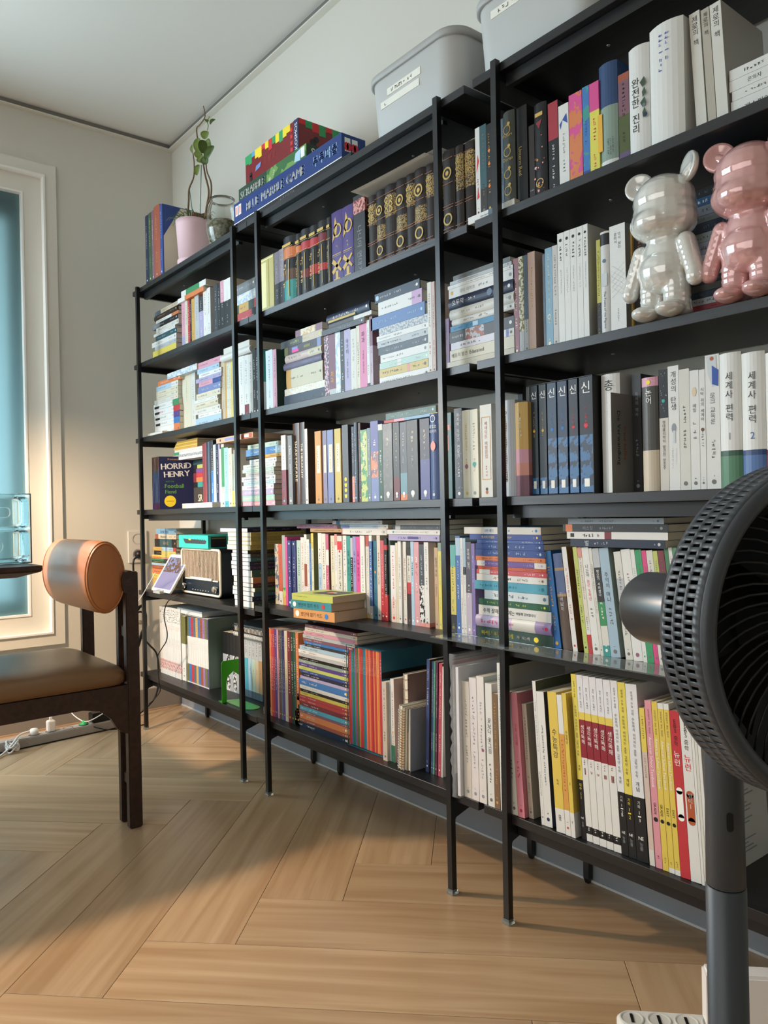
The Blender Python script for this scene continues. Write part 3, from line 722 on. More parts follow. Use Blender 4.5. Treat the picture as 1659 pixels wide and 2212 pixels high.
pile(12, 4, A4, 0.235, [(1052, 1496, 908, 'pk', G(title=[('', 'd', 0.42, 0.95, 'w', 0.55)], bold=0.03)), (1045, 1488, 828, 'mi', G(bands=[(1, '#9fd3bd')], title=[('', 'd', 0.42, 0.95, 'w', 0.55)], bold=0.03, word='mint')), (1042, 1472, 752, 'lv', G(title=[('', 'd', 0.42, 0.95, 'w', 0.55)], bold=0.03)), (1040, 1476, 686, 'w', G(bands=[(1, '#dcdcea')])), (1060, 1498, 636, 'lb', G(bands=[(1, '#b9dfe6')])), (1035, 1498, 566, 'lg', G(bands=[(1, '#cfd6e2')])), (1090, 1480, 512, 'lg'), (1045, 1476, 464, 'mi'), (1056, 1500, 398, 'mi', G(bands=[(1, '#cfe0da')])), (1145, 1514, 335, 'w', G(bands=[(1, '#dfeaf0')])), (1098, 1580, 284, 'mu', G(bands=[(0.6, 'mu'), (1, 'bk')], hard=True, kind='hardcover_book')), (1094, 1576, 190, 'bl', G(bands=[(0.15, 'lb'), (0.4, 'bl'), (1, '#5c9ad6')], tc='w')), (1118, 1542, 125, 'mi', G(bands=[(1, '#bcd8c8')]))], u=1210, w=0.15)
# fifth shelf: back pile, and the pile with spines to the side (built below)
pile(1, 5, A5, 0.165, [(118, 398, 690, 'mu', G(tc='bk')), (110, 398, 640, 'ye', G(tc='bk')), (105, 398, 575, 'or'), (112, 398, 530, 'ru', G(tc='mu')), (100, 400, 500, 'lb'), (104, 400, 468, 'dg', G(tc='ye')), (102, 400, 445, 'gn', G(bands=[(0.5, 'dk'), (1, 'gn')])), (104, 396, 422, 'or', G(bands=[(0.6, 'sal'), (1, 'or')])), (106, 396, 398, 'ye', G(tc='rd')), (132, 398, 345, 'bk', G(bands=[(0.65, '#e0cc54'), (1, 'bk')], word='black and yellow', tc='tan')), (120, 400, 298, 'lb', G(bands=[(0.12, 'rd'), (0.6, 'lb'), (1, 'mu')])), (138, 404, 196, 'dt', G(bands=[(0.2, 'bk'), (0.75, 'dt'), (1, 'bk')], tc='tan', title=[('GRACE', 'r', 0.3, 0.65, 'tan', 0.35)])), (146, 404, 138, 'cr', G(bands=[(0.85, '#e3cfae'), (1, 'ru')], title=[('Educated', 'r', 0.4, 0.8, 'bk', 0.6)])), (154, 406, 70, 'lb', G(bands=[(1, '#7cb3d6')], title=[('Little Fires', 'r', 0.25, 0.9, 'nv', 0.6)]))], u=270, w=0.11)
# bottom shelf
pic_people = PIC('pic_people', ['w', 'w', 'rd', 'sl'], 200)
rows = [(132, 60, 'w', G(bands=[(0.08, 'w'), (0.22, pic_people), (1, 'w')], title=[('', 'd', 0.74, 0.97, 'bk', 0.75)], word='white', small=False))]
for k in range(12):
    rows.append((132 + (k + 1) * 20, 62 + 3.2 * k, 'w', G(bands=[(0.08, 'w'), (0.22, pic_people), (1, 'w')], title=[('', 'd', 0.76, 0.97, 'bk', 0.8), ('', 'd', 0.66, 0.74, 'sal', 0.6), ('', 'd', 0.42, 0.55, 'gy', 0.4)], word='white', small=False, kind='series_volume', label='slim white series volume with pictured foot, window-end bay\'s bottom shelf, beside the olive slipcase')))
stand(1, 6, A6, 0.215, 97, rows, lean=0.0, kind='series_volume')
stand(1, 6, A6, 0.212, 388, [((386, 438), 190, 'w', G(bands=[(0.57, 'w'), (1, 'ol')], title=[('', 'd', 0.03, 0.2, 'bk', 0.5)], small=False, word='white and olive', dp=0.15))], kind='hardcover_book')
cs = ['ol', 'bl', 'rd', 'sl', 'mu', 'bl', 'ru', '#a579b0', 'ol', 'pu']
rows = []
for k, c in enumerate(cs):
    rows.append((452 + 30 * (k + 1), 197 + 4 * k, c, G(bands=[(0.27, c), (0.70, 'w'), (1, c)], title=[('', 'd', 0.76, 0.98, 'bk', 0.4), ('', 'd', 0.5, 0.66, 'lg', 0.5)], small=False, kind='series_volume', word=(PAL[c][1] if c in PAL else 'mauve') + ' and white', dp=0.135)))
run_sage = stand(1, 6, A6, 0.205, 455, rows, zoff=0.003)
rows = []
for k in range(5):
    rows.append((940 + 42 * (k + 1), 398 + 8 * k, 'bk', G(bands=[(0.62, pic_zebra if k % 2 else 'si'), (1, 'bk')], word='black and silver', title=[('NARUDE', 'r', 0.66, 0.97, 'si', 0.6)] if False else None, tc='w', small=False, kind='series_volume')))
stand(1, 6, A6, 0.165, 932, rows)
rows = []
for k, c in enumerate(['cy', 'lb', 'mi', 'be', 'tan']):
    rows.append((1222 + 46 * (k + 1), 478 + 9 * k, 'lg', G(bands=[(0.12, 'sl'), (0.66, c), (1, 'lg')], word='grey and ' + PAL[c][1], title=[('', 'd', 0.70, 0.95, 'dk', 0.4), ('', 'd', 0.4, 0.5, 'dk', 0.3)], small=False, kind='series_volume')))
stand(12, 6, A6, 0.165, 1218, rows)
stand(12, 6, A6, 0.235, 1462, [(1508, 355, 'dt', G(bands=[(0.08, 'w'), (1, '#16282c')], word='dark teal', title=[('DARK WAY HOME', 'r', 0.5, 0.85, 'li', 0.4)], small=False, kind='picture_book'))])

# ---------- middle bay
# second shelf
def gold_windmill(I, t, h):
    g = 'go'
    I.poly([(-t * .4, h * .60), (-t * .1, h * .93), (t * .1, h * .80), (0, h * .70)], g); I.ring(t * .08, h * .74, t * .38, t * .1, g)
    for a in (0.7, -0.7): 
        c_, s_ = math.cos(a), math.sin(a); L = t * .75; wd = t * .13
        I.poly([(x * c_ - y * s_, h * .27 + x * s_ + y * c_) for x, y in ((-L * .7, -wd), (L * .7, -wd * .5), (L * .7, wd * .5), (-L * .7, wd))], g)
    I.rect(-t * .3, t * .3, h * .02, h * .10, g); I.rect(-t * .12, t * .12, h * .10, h * .2, g); I.rect(-t * .4, t * .4, h * .42, h * .43, g); I.rect(-t * .4, t * .4, h * .40, h * .405, g)
def gold_bands(z):
    def f(I, t, h):
        for q in (0.08, 0.115, 0.34, 0.37, 0.62, 0.9): I.rect(-t * .46, t * .46, h * q, h * q + 0.0012, '#a5673f')
        if z % 2: I.ring(0, h * .74, t * .36, t * .1, 'go'); I.ring(0, h * .22, t * .36, t * .1, 'go'); I.disc(0, h * .74, t * .14, 'go', 8)
        else: I.rect(-t * .36, t * .36, h * .66, h * .88, 'go') if False else [I.ring(dx * t, h * (.68 + .07 * k), t * .16, t * .06, 'go') for k in range(3) for dx in (-.2, .2)]
    return f
def gold_text(I, t, h):
    I.rect(t * .12, t * .18, h * .12, h * .66, 'go'); I.dashes(-t * .2, h * .2, h * .62, t * .3, 'go', 3)
    for q in (.70, .84): I.rect(-t * .48, t * .48, h * q, h * q + .0012, 'go')
    I.rect(-t * .35, t * .35, h * .86, h * .90, 'go')
stand(2, 2, B2, 0.235, -30, [(132, 655, 'ye', G(word='pale yellow boxed', bands=[(0.13, '#cdbb74'), (1, '#d9c65e')], ink=lambda I, t, h: (I.rect(-t * .18, t * .1, h * .14, h * .92, '#e9deA0'.lower()), I.rect(t * .2, t * .24, h * .14, h * .95, '#b39c3c'), I.rect(-t * .48, t * .48, h * .955, h * .975, '#efe6ae'), I.dashes(-t * .05, h * .02, h * .12, t * .2, 'dk', 2)), small=False, dp=0.15, kind='hardcover_book')), ((138, 178), 600, 'lv', G(bands=[(0.46, 'dk'), (1, '#a79fae')], tc='lg', word='lavender and charcoal')), (222, 572, 'lv', G(bands=[(0.46, 'dk'), (1, '#a79fae')], tc='lg', word='lavender and charcoal'))])
stand(2, 2, B2, 0.235, 222, [(330, 470, 'bk', G(bands=[(0.36, 'te'), (0.52, 'br'), (0.68, 'bk'), (0.84, 'or'), (1, 'bk')], word='black and teal')), (376, 440, 'bk', G(bands=[(0.72, 'bk'), (0.82, 'or'), (1, 'bk')])), (456, 400, 'bk', G(bands=[(0.3, 'bk'), (0.42, 'dr'), (0.70, 'bk'), (0.82, 'rd'), (1, 'bk')])), (529, 368, 'bk', G(bands=[(0.3, 'bk'), (0.44, 'rd'), (0.70, 'bk'), (0.82, 'rd'), (1, 'bk')], word='black and scarlet')), (608, 325, 'bk', G(bands=[(0.3, 'bk'), (0.4, 'rd'), (0.70, 'bk'), (0.82, 'dr'), (1, 'bk')], word='black and crimson')), (648, 293, 'bk', G(bands=[(0.85, '#2a2620'), (1, 'bk')]))], hard=True, kind='hardcover_book', ink=gold_text, small=False)
stand(2, 2, B2, 0.235, 652, [(748, 235, 'pu', G(bands=[(1, '#4a2f86')], title=[('', 'd', 0.44, 0.55, 'go', 0.25)], word='purple', label='gilt purple hardcover next to the slim black one, middle bay\'s second shelf')), (845, 186, 'pu', G(bands=[(1, '#4a2f86')], title=[('', 'd', 0.44, 0.55, 'go', 0.25)], word='purple'))], hard=True, kind='hardcover_book', ink=gold_windmill, small=False, rnd=0.04)
stand(2, 2, B2, 0.235, 847, [(950, 85, 'bk', G(bands=[(0.78, '#26262a'), (0.95, PIC('pic_lion', ['db', 'sal', 'dr', 'be'], 90)), (1, '#26262a')], title=[('나니아 연대기', 'r', 0.06, 0.62, 'gy', 0.42)], small=False, kind='hardcover_book', word='black'))])
brt = ['전집', '1 2 3', '4 5', '6', '7 8', '9', '10']
bx = [760, 812, 867, 938, 1004, 1056, 1130, 1180]; bt = [190, 155, 122, 85, 52, 18, -12]
stand(2, 2, Z5, 0.235, 762, [(bx[k + 1], bt[k], pic_brown if k % 2 else '#2c211c', G(word=['lattice-gilt brown', 'rosette-gilt brown'][k % 2], ink=gold_bands(k), bands=[(0.42, '#2c211c'), (0.6, '#2c211c'), (0.88, pic_brown), (1, '#2c211c')] if k % 2 == 0 else [(0.35, '#2c211c'), (0.55, pic_brown), (1, '#2c211c')])) for k in range(7)], hard=True, kind='hardcover_book', small=False, gloss=0.5)
run_gilt = stand(23, 2, Z10, 0.235, 62, [(152, 575, '#2c211c', G(word='rosette-gilt brown', ink=gold_bands(1))), ((156, 216), 538, '#2c211c', G(word='lattice-gilt brown', ink=gold_bands(0), bands=[(0.5, '#2c211c'), (0.9, pic_brown), (1, '#2c211c')])), ((226, 292), 508, '#2c211c', G(word='lattice-gilt brown', bands=[(0.5, '#2c211c'), (0.9, pic_brown), (1, '#2c211c')], ink=gold_bands(0)))], hard=True, kind='hardcover_book', small=False, gloss=0.5)
pw_ = pile(23, 2, Z10, 0.262, [(246, 592, 1016, 'w', G(small=False, title=[('One Good', 'r', 0.55, 0.72, 'dk', 0.5)], bands=[(0.42, 'w'), (0.55, 'sl'), (1, 'w')]))], u=380, w=0.15)
zo = pw_.ztop - ZS[2]
stand(23, 2, Z10, 0.245, 302, [(336, 402, 'w', G(tc='dr', title=[('', 'v', 0.5, 0.9, 'dr')], ink=lambda I, t, h: (I.poly([(-t * .3, h * .5), (t * .3, h * .62), (0, h * .7)], 'rd'), I.poly([(-t * .3, h * .2), (t * .3, h * .22), (0, h * .32)], 'rd')))), (385, 380, 'dt', G(bands=[(0.3, 'db'), (1, '#2f5f66')], word='dark teal')), (425, 372, 'bk', G(tc='go', ink=lambda I, t, h: [I.disc(0, h * q, t * .25, 'or', 5) for q in (.3, .55, .7)]))], zoff=zo)
def gold_flower(I, t, h):
    for q in (.86, .62, .38, .2): I.disc(t * .1, h * q, t * .13, 'go', 6); I.ring(-t * .05, h * (q - .06), t * .3, t * .05, 'go')
    I.text('Picture', 0, h * .74, t * .8, h * .05, 'go'); I.text('Dorian', 0, h * .48, t * .8, h * .05, 'go')
def floral(I, t, h):
    rr = random.Random(4)
    for k in range(26): I.disc(rr.uniform(-.38, .38) * t, h * rr.uniform(.03, .68), t * rr.uniform(.04, .09), rr.choice(['go', 'dr', 'sal', 'lg']), 5)
    I.ring(0, h * .16, t * .3, t * .05, 'go'); I.rect(-t * .3, t * .3, h * .86, h * .9, 'go'); I.poly([(-t * .25, h * .8), (t * .25, h * .82), (0, h * .73)], 'dr')
stand(3, 2, Z10, 0.245, 478, [(512, 338, 'sl', G(title=[('CLASSICS', 'r', 0.1, 0.6, 'dk', 0.5)], zo=zo)), (600, 282, '#474b42', G(word='dark green gilt', ink=gold_flower, zo=zo, small=False, hard=True, kind='hardcover_book')), ((613, 690), 242, 'bk', G(title=[('Unterm Rad', 'r', 0.12, 0.8, 'go', 0.3, -0.15)], small=False, hard=True, kind='hardcover_book', rnd=0.05)), ((702, 744), 382, 'db', G(tc='w', title=[('LALA', 'h', 0.12, 0.2, 'lg', 0.7)], small=False)), ((744, 838), 222, '#14161c', G(word='black floral', ink=floral, small=False, hard=True, kind='hardcover_book')), ((846, 920), 208, 'rd', G(bands=[(0.59, 'bk'), (1, '#b81e34')], word='red and black', title=[('', 'd', 0.36, 0.55, 'w', 0.3)], side='dk')), ((924, 1000), 226, 'w', G(title=[('', 'd', 0.4, 0.66, 'gy', 0.3)], ink=lambda I, t, h: I.poly([(-t * .4, h * .78), (t * .3, h * .88), (t * .4, h * .76), (-t * .1, h * .82), (-t * .3, h * .72)], 'rb'))), ((1002, 1100), 140, pic_wave, G(word='magenta and orange', title=[('', 'd', 0.80, 0.90, 'mu', 0.25)], small=False)), ((1102, 1154), 92, pic_aqua, G(word='blue-green', bands=[(0.1, 'rb'), (1, pic_aqua)], title=[('', 'd', 0.35, 0.65, 'rb', 0.4)], small=False)), ((1154, 1226), 62, 'ye', G(title=[('', 'd', 0.36, 0.62, 'rd', 0.4), ('', 'd', 0.04, 0.24, 'rd', 0.35)], bands=[(0.7, '#f0e32a'), (1, 'hp')], word='yellow and pink', small=False))])
stand(3, 2, Z11, 0.24, 400, [(538, 478, 'rb', G(bands=[(0.1, 'w'), (0.6, 'sg'), (1, '#2e4f80')], word='blue and sage', ink=lambda I, t, h: (I.rect(-t * .5, -t * .25, h * .2, h * .55, 'mu'), [I.dashes(t * (.05 + .13 * k), h * .12, h * .3, t * .09, 'dk', k) for k in range(3)], I.text('', t * .0, h * .9, t * .2, h * .04, 'lb')), hard=True, kind='hardcover_book', small=False)), ((541, 622), 548, 'mv', G(bands=[(0.15, '#6d5580'), (0.55, '#56622c'), (0.92, '#8a5a6a'), (1, 'ru')], word='mauve and olive', tc='db')), ((623, 778), 352, 'w', G(word='white leafy', title=[('완전한 진리', 'v', 0.22, 0.72, 'bk', 0.5, -0.1)], ink=lambda I, t, h: ([I.poly([(t * (.12 + .1 * (k % 2)), h * (.66 - .09 * k)), (t * .34, h * (.70 - .09 * k)), (t * .42, h * (.64 - .09 * k)), (t * .25, h * (.61 - .09 * k))], '#3d4f3a') for k in range(4)], I.disc(t * .36, h * .36, t * .1, 'nv'), I.disc(t * .3, h * .45, t * .07, 'sl')), hard=True, kind='hardcover_book', small=False, sc='gy')), ((780, 1035), 178, 'w', G(word='paper-wrapped white', title=[('', 'd', 0.66, 0.92, 'pw', 0.16, 0.08), ('', 'd', 0.58, 0.92, 'pw', 0.16, -0.1)], small=False, rnd=0.14, gloss=0.8, d=0.25))])
stand(3, 2, Z11, 0.24, 1096, [(1176, 95, 'ow', G(title=[('제로의 책', 'v', 0.45, 0.97, 'dk', 0.55)])), ((1184, 1248), 65, 'be', G(title=[('제로의 책', 'v', 0.45, 0.97, 'dk', 0.55)], bands=[(1, '#c2b8a4')], word='grey-beige')), ((1250, 1336), 22, 'ow', G(title=[('제로의 책', 'v', 0.5, 0.97, 'dk', 0.55)], side='#cfcac0', label='leaning off-white paperback next to the white piled ones, fan-side bay\'s second shelf'))], lean=-0.05, small=False)
def dig(I, t, h): I.text('', -t * .1, h * .9, t * .5, h * .04, 'dk')
pile(3, 2, Z11, 0.235, [(1384, 2150, 706, 'w', G(title=[('캐스피언', 'r', 0.60, 0.86, 'dk', 0.42)])), (1390, 2150, 630, 'w', G(title=[('', 'd', 0.60, 0.86, 'dk', 0.42)])), (1370, 2150, 545, 'w', G(title=[('은의자', 'r', 0.62, 0.86, 'dk', 0.42)], label='white paperback third from the foot of a pile, fan-side bay\'s second shelf')), (1370, 2150, 460, 'w', G(title=[('', 'd', 0.60, 0.86, 'dk', 0.42)]))], u=1520, ink=lambda I, t, h: I.text('', 0, h * .93, h * .05, t * .5, 'dk', -math.pi / 2), small=False)
# third shelf
stand(2, 3, Z1, 0.235, 1358, [(1426, 905, 'w', G(bands=[(1, '#dcebee')])), (1466, 898, 'pk', G(side='dg', dp=0.17))])
pile(2, 3, B3, 0.225, [(108, 502, 880, 'nv', G(bands=[(1, '#22304a')])), (112, 506, 812, pic_pages, G(word='pink', small=False)), (130, 482, 625, 'cr', G(bands=[(0.86, '#dcd2b0'), (1, 'mu')], word='cream', hard=True, kind='hardcover_book', rnd=0.02)), (108, 476, 556, 'lv', G(bands=[(1, '#77708f')], word='dusky lavender', hard=True, kind='hardcover_book')), (122, 474, 478, 'be', G(bands=[(0.35, 'cr'), (1, '#e3c9bf')], word='pale pink', hard=True, kind='hardcover_book')), (110, 462, 398, '#3d2c3a', G(word='dark plum', bands=[(0.1, 'pw'), (0.9, '#3d2c3a'), (1, 'ol')], ink=lambda I, t, h: (I.rect(-t * .35, 0, h * .6, h * .78, 'hp'), I.rect(0, t * .3, h * .62, h * .78, 'pw'), I.rect(-t * .2, t * .15, h * .28, h * .45, 'ol')), small=False)), (74, 476, 328, 'bk', G(bands=[(0.46, 'be'), (1, '#3c3d40')], word='charcoal and beige', title=[('', 'd', 0.5, 0.75, 'li', 0.5)], tc='w')), (216, 476, 262, pic_yellow, G(word='yellow and purple', bands=[(0.25, 'mv'), (0.8, pic_yellow), (1, 'mv')], small=False))], u=300)
stand(2, 3, B3, 0.23, 497, [(541, 332, pic_floral, G(word='black floral', title=[('아가미', 'v', 0.22, 0.45, 'w', 0.6)], small=False)), (604, 314, 'mv', G(bands=[(0.14, 'lg'), (1, '#84405a')], title=[('파과', 'v', 0.2, 0.42, 'mu', 0.5)], small=False)), (653, 299, pic_white, G(word='white floral', small=False)), (691, 296, 'bk', G(tc='w')), (752, 276, 'lv', G(title=[('아가미', 'v', 0.62, 0.86, 'bk', 0.45), ('구병모 장편소설', 'v', 0.2, 0.55, 'bk', 0.22)], small=False)), (808, 272, 'ow', G(tc='sg')), (842, 240, 'cr', G(title=[('', 'd', 0.42, 0.75, 'bk', 0.4)])), (908, 212, 'pk', G(bands=[(1, '#f07fb0')], title=[('파과', 'v', 0.70, 0.88, 'bk', 0.5), ('구병모 장편소설', 'v', 0.25, 0.6, 'dr', 0.25)], small=False)), (936, 186, 'w', G(bands=[(0.1, 'bk'), (1, 'w')])), (966, 152, 'mv', G(bands=[(0.6, '#cbb0c4'), (1, 'mv')])), (1006, 240, pic_floral, G(word='dark floral', d=0.20, small=False))])
pile(2, 3, B3, 0.235, [(470, 884, 206, 'dk', G(title=[('', 'd', 0.3, 0.6, 'lg', 0.35)])), (540, 952, 168, 'br', G(bands=[(0.4, 'ow'), (1, 'db')], small=False, word='white and brown')), (526, 940, 72, 'nv', G(word='gold-lined navy', title=[('', 'd', 0.42, 0.85, 'w', 0.38)], ink=lambda I, t, h: I.rect(-t * .42, -t * .2, h * .3, h * .95, 'go'), hard=True, kind='hardcover_book'))], u=720, base=(720, 262))
pile(2, 3, B3, 0.23, [(1032, 1514, 702, 'w', G(title=[('', 'd', 0.3, 0.97, 'dk', 0.3)], tc='rd')), (1030, 1500, 622, 'mu', G(bands=[(0.35, '#e0c05c'), (0.41, 'sal'), (1, '#e0c05c')], word='yellow')), (1032, 1516, 558, 'mi', G(bands=[(0.55, 'mi'), (0.63, 'w'), (1, 'mi')], tc='w')), (1040, 1502, 478, 'w', G(title=[('', 'd', 0.7, 0.95, 'gy', 0.3)])), (1020, 1504, 402, 'sl', G(bands=[(1, '#4f5a64')], tc='lg')), (1010, 1500, 338, 'lg'), (1003, 1502, 282, 'w', G(title=[('', 'd', 0.7, 0.95, 'gy', 0.3)])), (1025, 1504, 205, pic_news, G(word='grey patterned', small=False)), (945, 1468, 80, 'bl', G(bands=[(1, '#5580bd')], hard=True, kind='hardcover_book', rnd=0.0, tc='lb')), (1018, 1440, -54, 'w', G(bands=[(0.22, '#d6a8d6'), (1, 'w')], word='white and pink', hard=True, kind='hardcover_book', rnd=0.0)), (985, 1418, -150, 'nv', G(word='navy-teal', bands=[(1, '#243a4e')], title=[('', 'd', 0.6, 0.88, 'w', 0.3)], ink=lambda I, t, h: I.disc(0, h * .94, t * .28, 'lb'), hard=True, kind='hardcover_book', rnd=0.0))], u=1225)
stand(2, 3, Z6, 0.24, 1138, [(1164, 88, 'ow', G(tc='ru')), (1186, 84, 'be', G(bands=[(1, '#d9b8ac')], word='pale pink'))])
# gap beside the fan-side bay, third shelf
stand(23, 3, Z12, 0.225, 64, [(106, 722, 'lv', G(bands=[(1, '#8d6d96')], word='purple'))])
pile(23, 3, Z12, 0.24, [(92, 600, 1008, 'be', G(small=False, bands=[(1, '#ddd0b4')])), (112, 598, 922, 'cr', G(title=[('배움의 발견', 'r', 0.72, 0.97, 'br', 0.45), ('Educated', 'r', 0.46, 0.68, 'bk', 0.5)], small=False)), (118, 596, 866, 'w', G(bands=[(0.09, 'ow'), (0.13, 'pw'), (1, '#ece6ee')], word='white')), (108, 592, 782, 'dk', G(bands=[(0.45, '#5a5a5c'), (0.74, PIC('pic_photo', ['dk', 'lg', 'ru', 'sl'], 80)), (1, '#4a4a4c')], word='dark grey', title=[('하나님의 열심', 'r', 0.78, 0.96, 'w', 0.4)])), (114, 510, 738, 'bl', G(bands=[(1, '#2e8db8')], title=[('', 'd', 0.74, 0.95, '#1c5a86', 0.5)], ink=lambda I, t, h: I.rect(-t * .4, t * .4, h * .46, h * .56, 'lb'))), (128, 596, 690, 'w', G(title=[('', 'd', 0.6, 0.8, 'dk', 0.35)], hard=True, kind='hardcover_book')), (114, 592, 612, 'ow', G(title=[('', 'd', 0.62, 0.8, 'gy', 0.35)], hard=True, kind='hardcover_book')), (106, 590, 522, 'nv', G(title=[('오두막', 'r', 0.74, 0.93, 'w', 0.6)], ink=lambda I, t, h: I.disc(0, h * .34, t * .3, 'sl'), hard=True, kind='hardcover_book')), (102, 590, 448, 'w', G(title=[('큐티 라이프', 'r', 0.58, 0.82, 'gy', 0.5)], ink=lambda I, t, h: (I.disc(t * .05, h * .95, t * .22, 'mu', 5)))), (94, 588, 420, 'w', G(title=[('', 'd', 0.4, 0.7, 'dk', 0.4)])), (110, 570, 392, 'lg'), (134, 560, 356, 'gy', G(bands=[(1, '#6d716f')]))], u=270)
stand(3, 3, Z12, 0.24, 586, [(626, 272, 'mv', G(bands=[(1, '#a2606a')], word='dusty pink', title=[('', 'd', 0.45, 0.8, 'cr', 0.4)])), (663, 256, pic_gold, G(word='gold patterned', bands=[(0.24, 'lg'), (1, PIC('pic_goldy', ['go', 'cr', 'ol', 'go'], 150))], small=False)), (695, 246, 'nv', G(bands=[(0.35, 'lg'), (1, 'sl')], word='slate and grey')), (750, 222, 'be', G(bands=[(1, '#cfa893')], word='pinkish tan', title=[('', 'd', 0.4, 0.85, 'go', 0.35)], ink=lambda I, t, h: I.rect(-t * .1, t * .1, h * .03, h * .07, 'go'), dp=0.17, small=False)), ((806, 824), 240, 'sl'), (878, 192, 'lb', G(bands=[(1, '#84b4cc')], title=[('', 'd', 0.45, 0.95, 'cr', 0.3)], ink=lambda I, t, h: I.ring(0, h * .32, t * .25, t * .06, 'w'))), (918, 174, 'ow', G(bands=[(1, '#d5cfca')]))])
def pub_dot(I, t, h): I.disc(0, h * .935, t * .22, 'bk')
stand(3, 3, Z12, 0.24, 918, [(966, 82, 'w', G()), (1012, 64, 'w'), (1060, 48, 'w'), (1105, 32, 'w'), (1146, 16, 'w', G(side='#dcd8cc', dp=0.16))], title=[('', 'd', 0.72, 0.89, 'bk', 0.55), ('', 'd', 0.45, 0.68, 'gy', 0.25)], ink=pub_dot, small=False, kind='series_volume', label="slim white volume with black dot and upright title, fan-side bay's third shelf, one of five")
stand(3, 3, Z12, 0.235, 1207, [(1238, 132, 'ye', G(bands=[(0.36, 'bk'), (1, '#c7c02a')], word='yellow and black', title=[('', 'd', 0.4, 0.9, 'ol', 0.6)])), (1306, 72, 'ow', G(bands=[(0.87, '#dedad6'), (0.92, 'bk'), (0.98, 'bk'), (1, 'ow')], word='white and black', title=[('The Poems of the Pilgrims', 'r', 0.06, 0.45, 'dk', 0.3)], ink=lambda I, t, h: (I.rect(-t * .3, t * .3, h * .48, h * .6, 'lg'), I.disc(0, h * .72, t * .2, 'sl', 6)), small=False, hard=True, kind='hardcover_book')), (1424, 18, 'w', G(title=[('다시 보는', 'v', 0.70, 0.93, 'dk', 0.18, 0.14), ('로마서', 'v', 0.76, 0.93, 'dk', 0.18, -0.12), ('', 'd', 0.1, 0.24, 'gy', 0.12)], word='white gridded', side='#8a867c', small=False, ink=lambda I, t, h: [I.poly([(-t * .4, h * (.34 + .05 * k)), (t * .4, h * (.44 + .05 * k)), (t * .4, h * (.443 + .05 * k)), (-t * .4, h * (.343 + .05 * k))], 'lg') for k in range(5)] + [I.poly([(t * .4, h * (.34 + .05 * k)), (-t * .4, h * (.44 + .05 * k)), (-t * .4, h * (.443 + .05 * k)), (t * .4, h * (.343 + .05 * k))], 'lg') for k in range(5)])), ((1458, 1476), 60, 'mu', G(d=0.22)), ((1478, 1572), -25, 'bk', G(bands=[(1, '#2e2d2d')], title=[('', 'd', 0.25, 0.85, 'or', 0.3)], word='black and orange', small=False, d=0.215)), ((1574, 1600), 20, 'w', G(d=0.21))])
pile(3, 3, Z13, 0.145, [(770, 1640, 1912, 'rd'), (770, 1640, 1840, 'w', G(title=[('', 'd', 0.65, 0.95, 'dk', 0.5)])), (770, 1640, 1772, 'sl', G(bands=[(1, '#2c3d52')])), (770, 1640, 1700, 'be', G(bands=[(1, '#6b6256')], word='taupe')), (780, 1640, 1628, 'bk'), (775, 1640, 1500, 'ow'), (775, 1640, 1390, 'w'), (770, 1640, 1260, 'lv', G(bands=[(1, '#c9c2d2')])), (780, 1640, 1165, 'mi', G(bands=[(1, '#c3ccc4')], title=[('', 'd', 0.6, 0.95, 'dk', 0.4)])), (780, 1640, 1058, 'nv', G(bands=[(0.5, 'dr'), (1, '#232a44')], word='navy and red')), (790, 1640, 985, 'ol', G(bands=[(1, '#77766a')], word='grey-olive')), (780, 1640, 880, 'gy'), (775, 1640, 790, 'bl', G(bands=[(1, '#1f5c86')], title=[('', 'd', 0.6, 0.95, 'w', 0.5)])), (775, 1640, 700, 'bk')], u=920, w=0.10, base=(920, 1965))
# ---------- middle bay, fourth shelf
stand(2, 4, B4a, 0.245, 75, [(166, 462, 'w', G(bands=[(0.5, '#8f4a5a'), (1, 'w')], word='white and plum', tc='cy')), ((210, 292), 468, 'gy', G(tc='w', title=[('', 'd', 0.64, 0.86, 'w', 0.4)]))])
stand(2, 4, B4a, 0.235, 312, [(440, 226, '#5f3a28', G(word='brown', title=[('SHAKESPEARE', 'r', 0.28, 0.78, 'cr', 0.4)], small=False, gloss=0.2)), (545, 206, '#573626', G(word='brown', title=[('THE HIERARCHY', 'r', 0.28, 0.78, 'cr', 0.35)], small=False, gloss=0.2, side='#2c1f17', dp=0.19)), (600, 336, 'w', G(side='#37373d', dp=0.15, d=0.245))], kind='hardcover_book', hard=True, rnd=0.05)
def label_plate(I, t, h): I.rect(-t * .22, t * .36, h * .42, h * .80, 'cr'); I.dashes(0, h * .46, h * .76, t * .2, 'dk', 6); I.text('', 0, h * .92, t * .5, h * .06, 'bk')
stand(2, 4, B4a, 0.245, 745, [(868, 382, 'mu', G(bands=[(1, '#e39a2c')], word='orange')), ((900, 982), 371, 'lv', G(bands=[(1, '#8f84a6')], word='dusky purple')), ((992, 1110), 356, 'pw'), ((1136, 1262), 332, 'ye', G(bands=[(1, '#d8be40')], side='mu', word='yellow'))], ink=label_plate, sc='dk', title=[('', 'v', 0.1, 0.3, 'dk')])
def fruit(I, t, h): [(I.disc(0, h * (.30 - .14 * k), t * .2, 'ye', 10), I.poly([(-t * .22, h * (.245 - .14 * k)), (t * .22, h * (.245 - .14 * k)), (t * .14, h * (.2 - .14 * k)), (-t * .14, h * (.2 - .14 * k))], 'ye')) for k in range(2)]
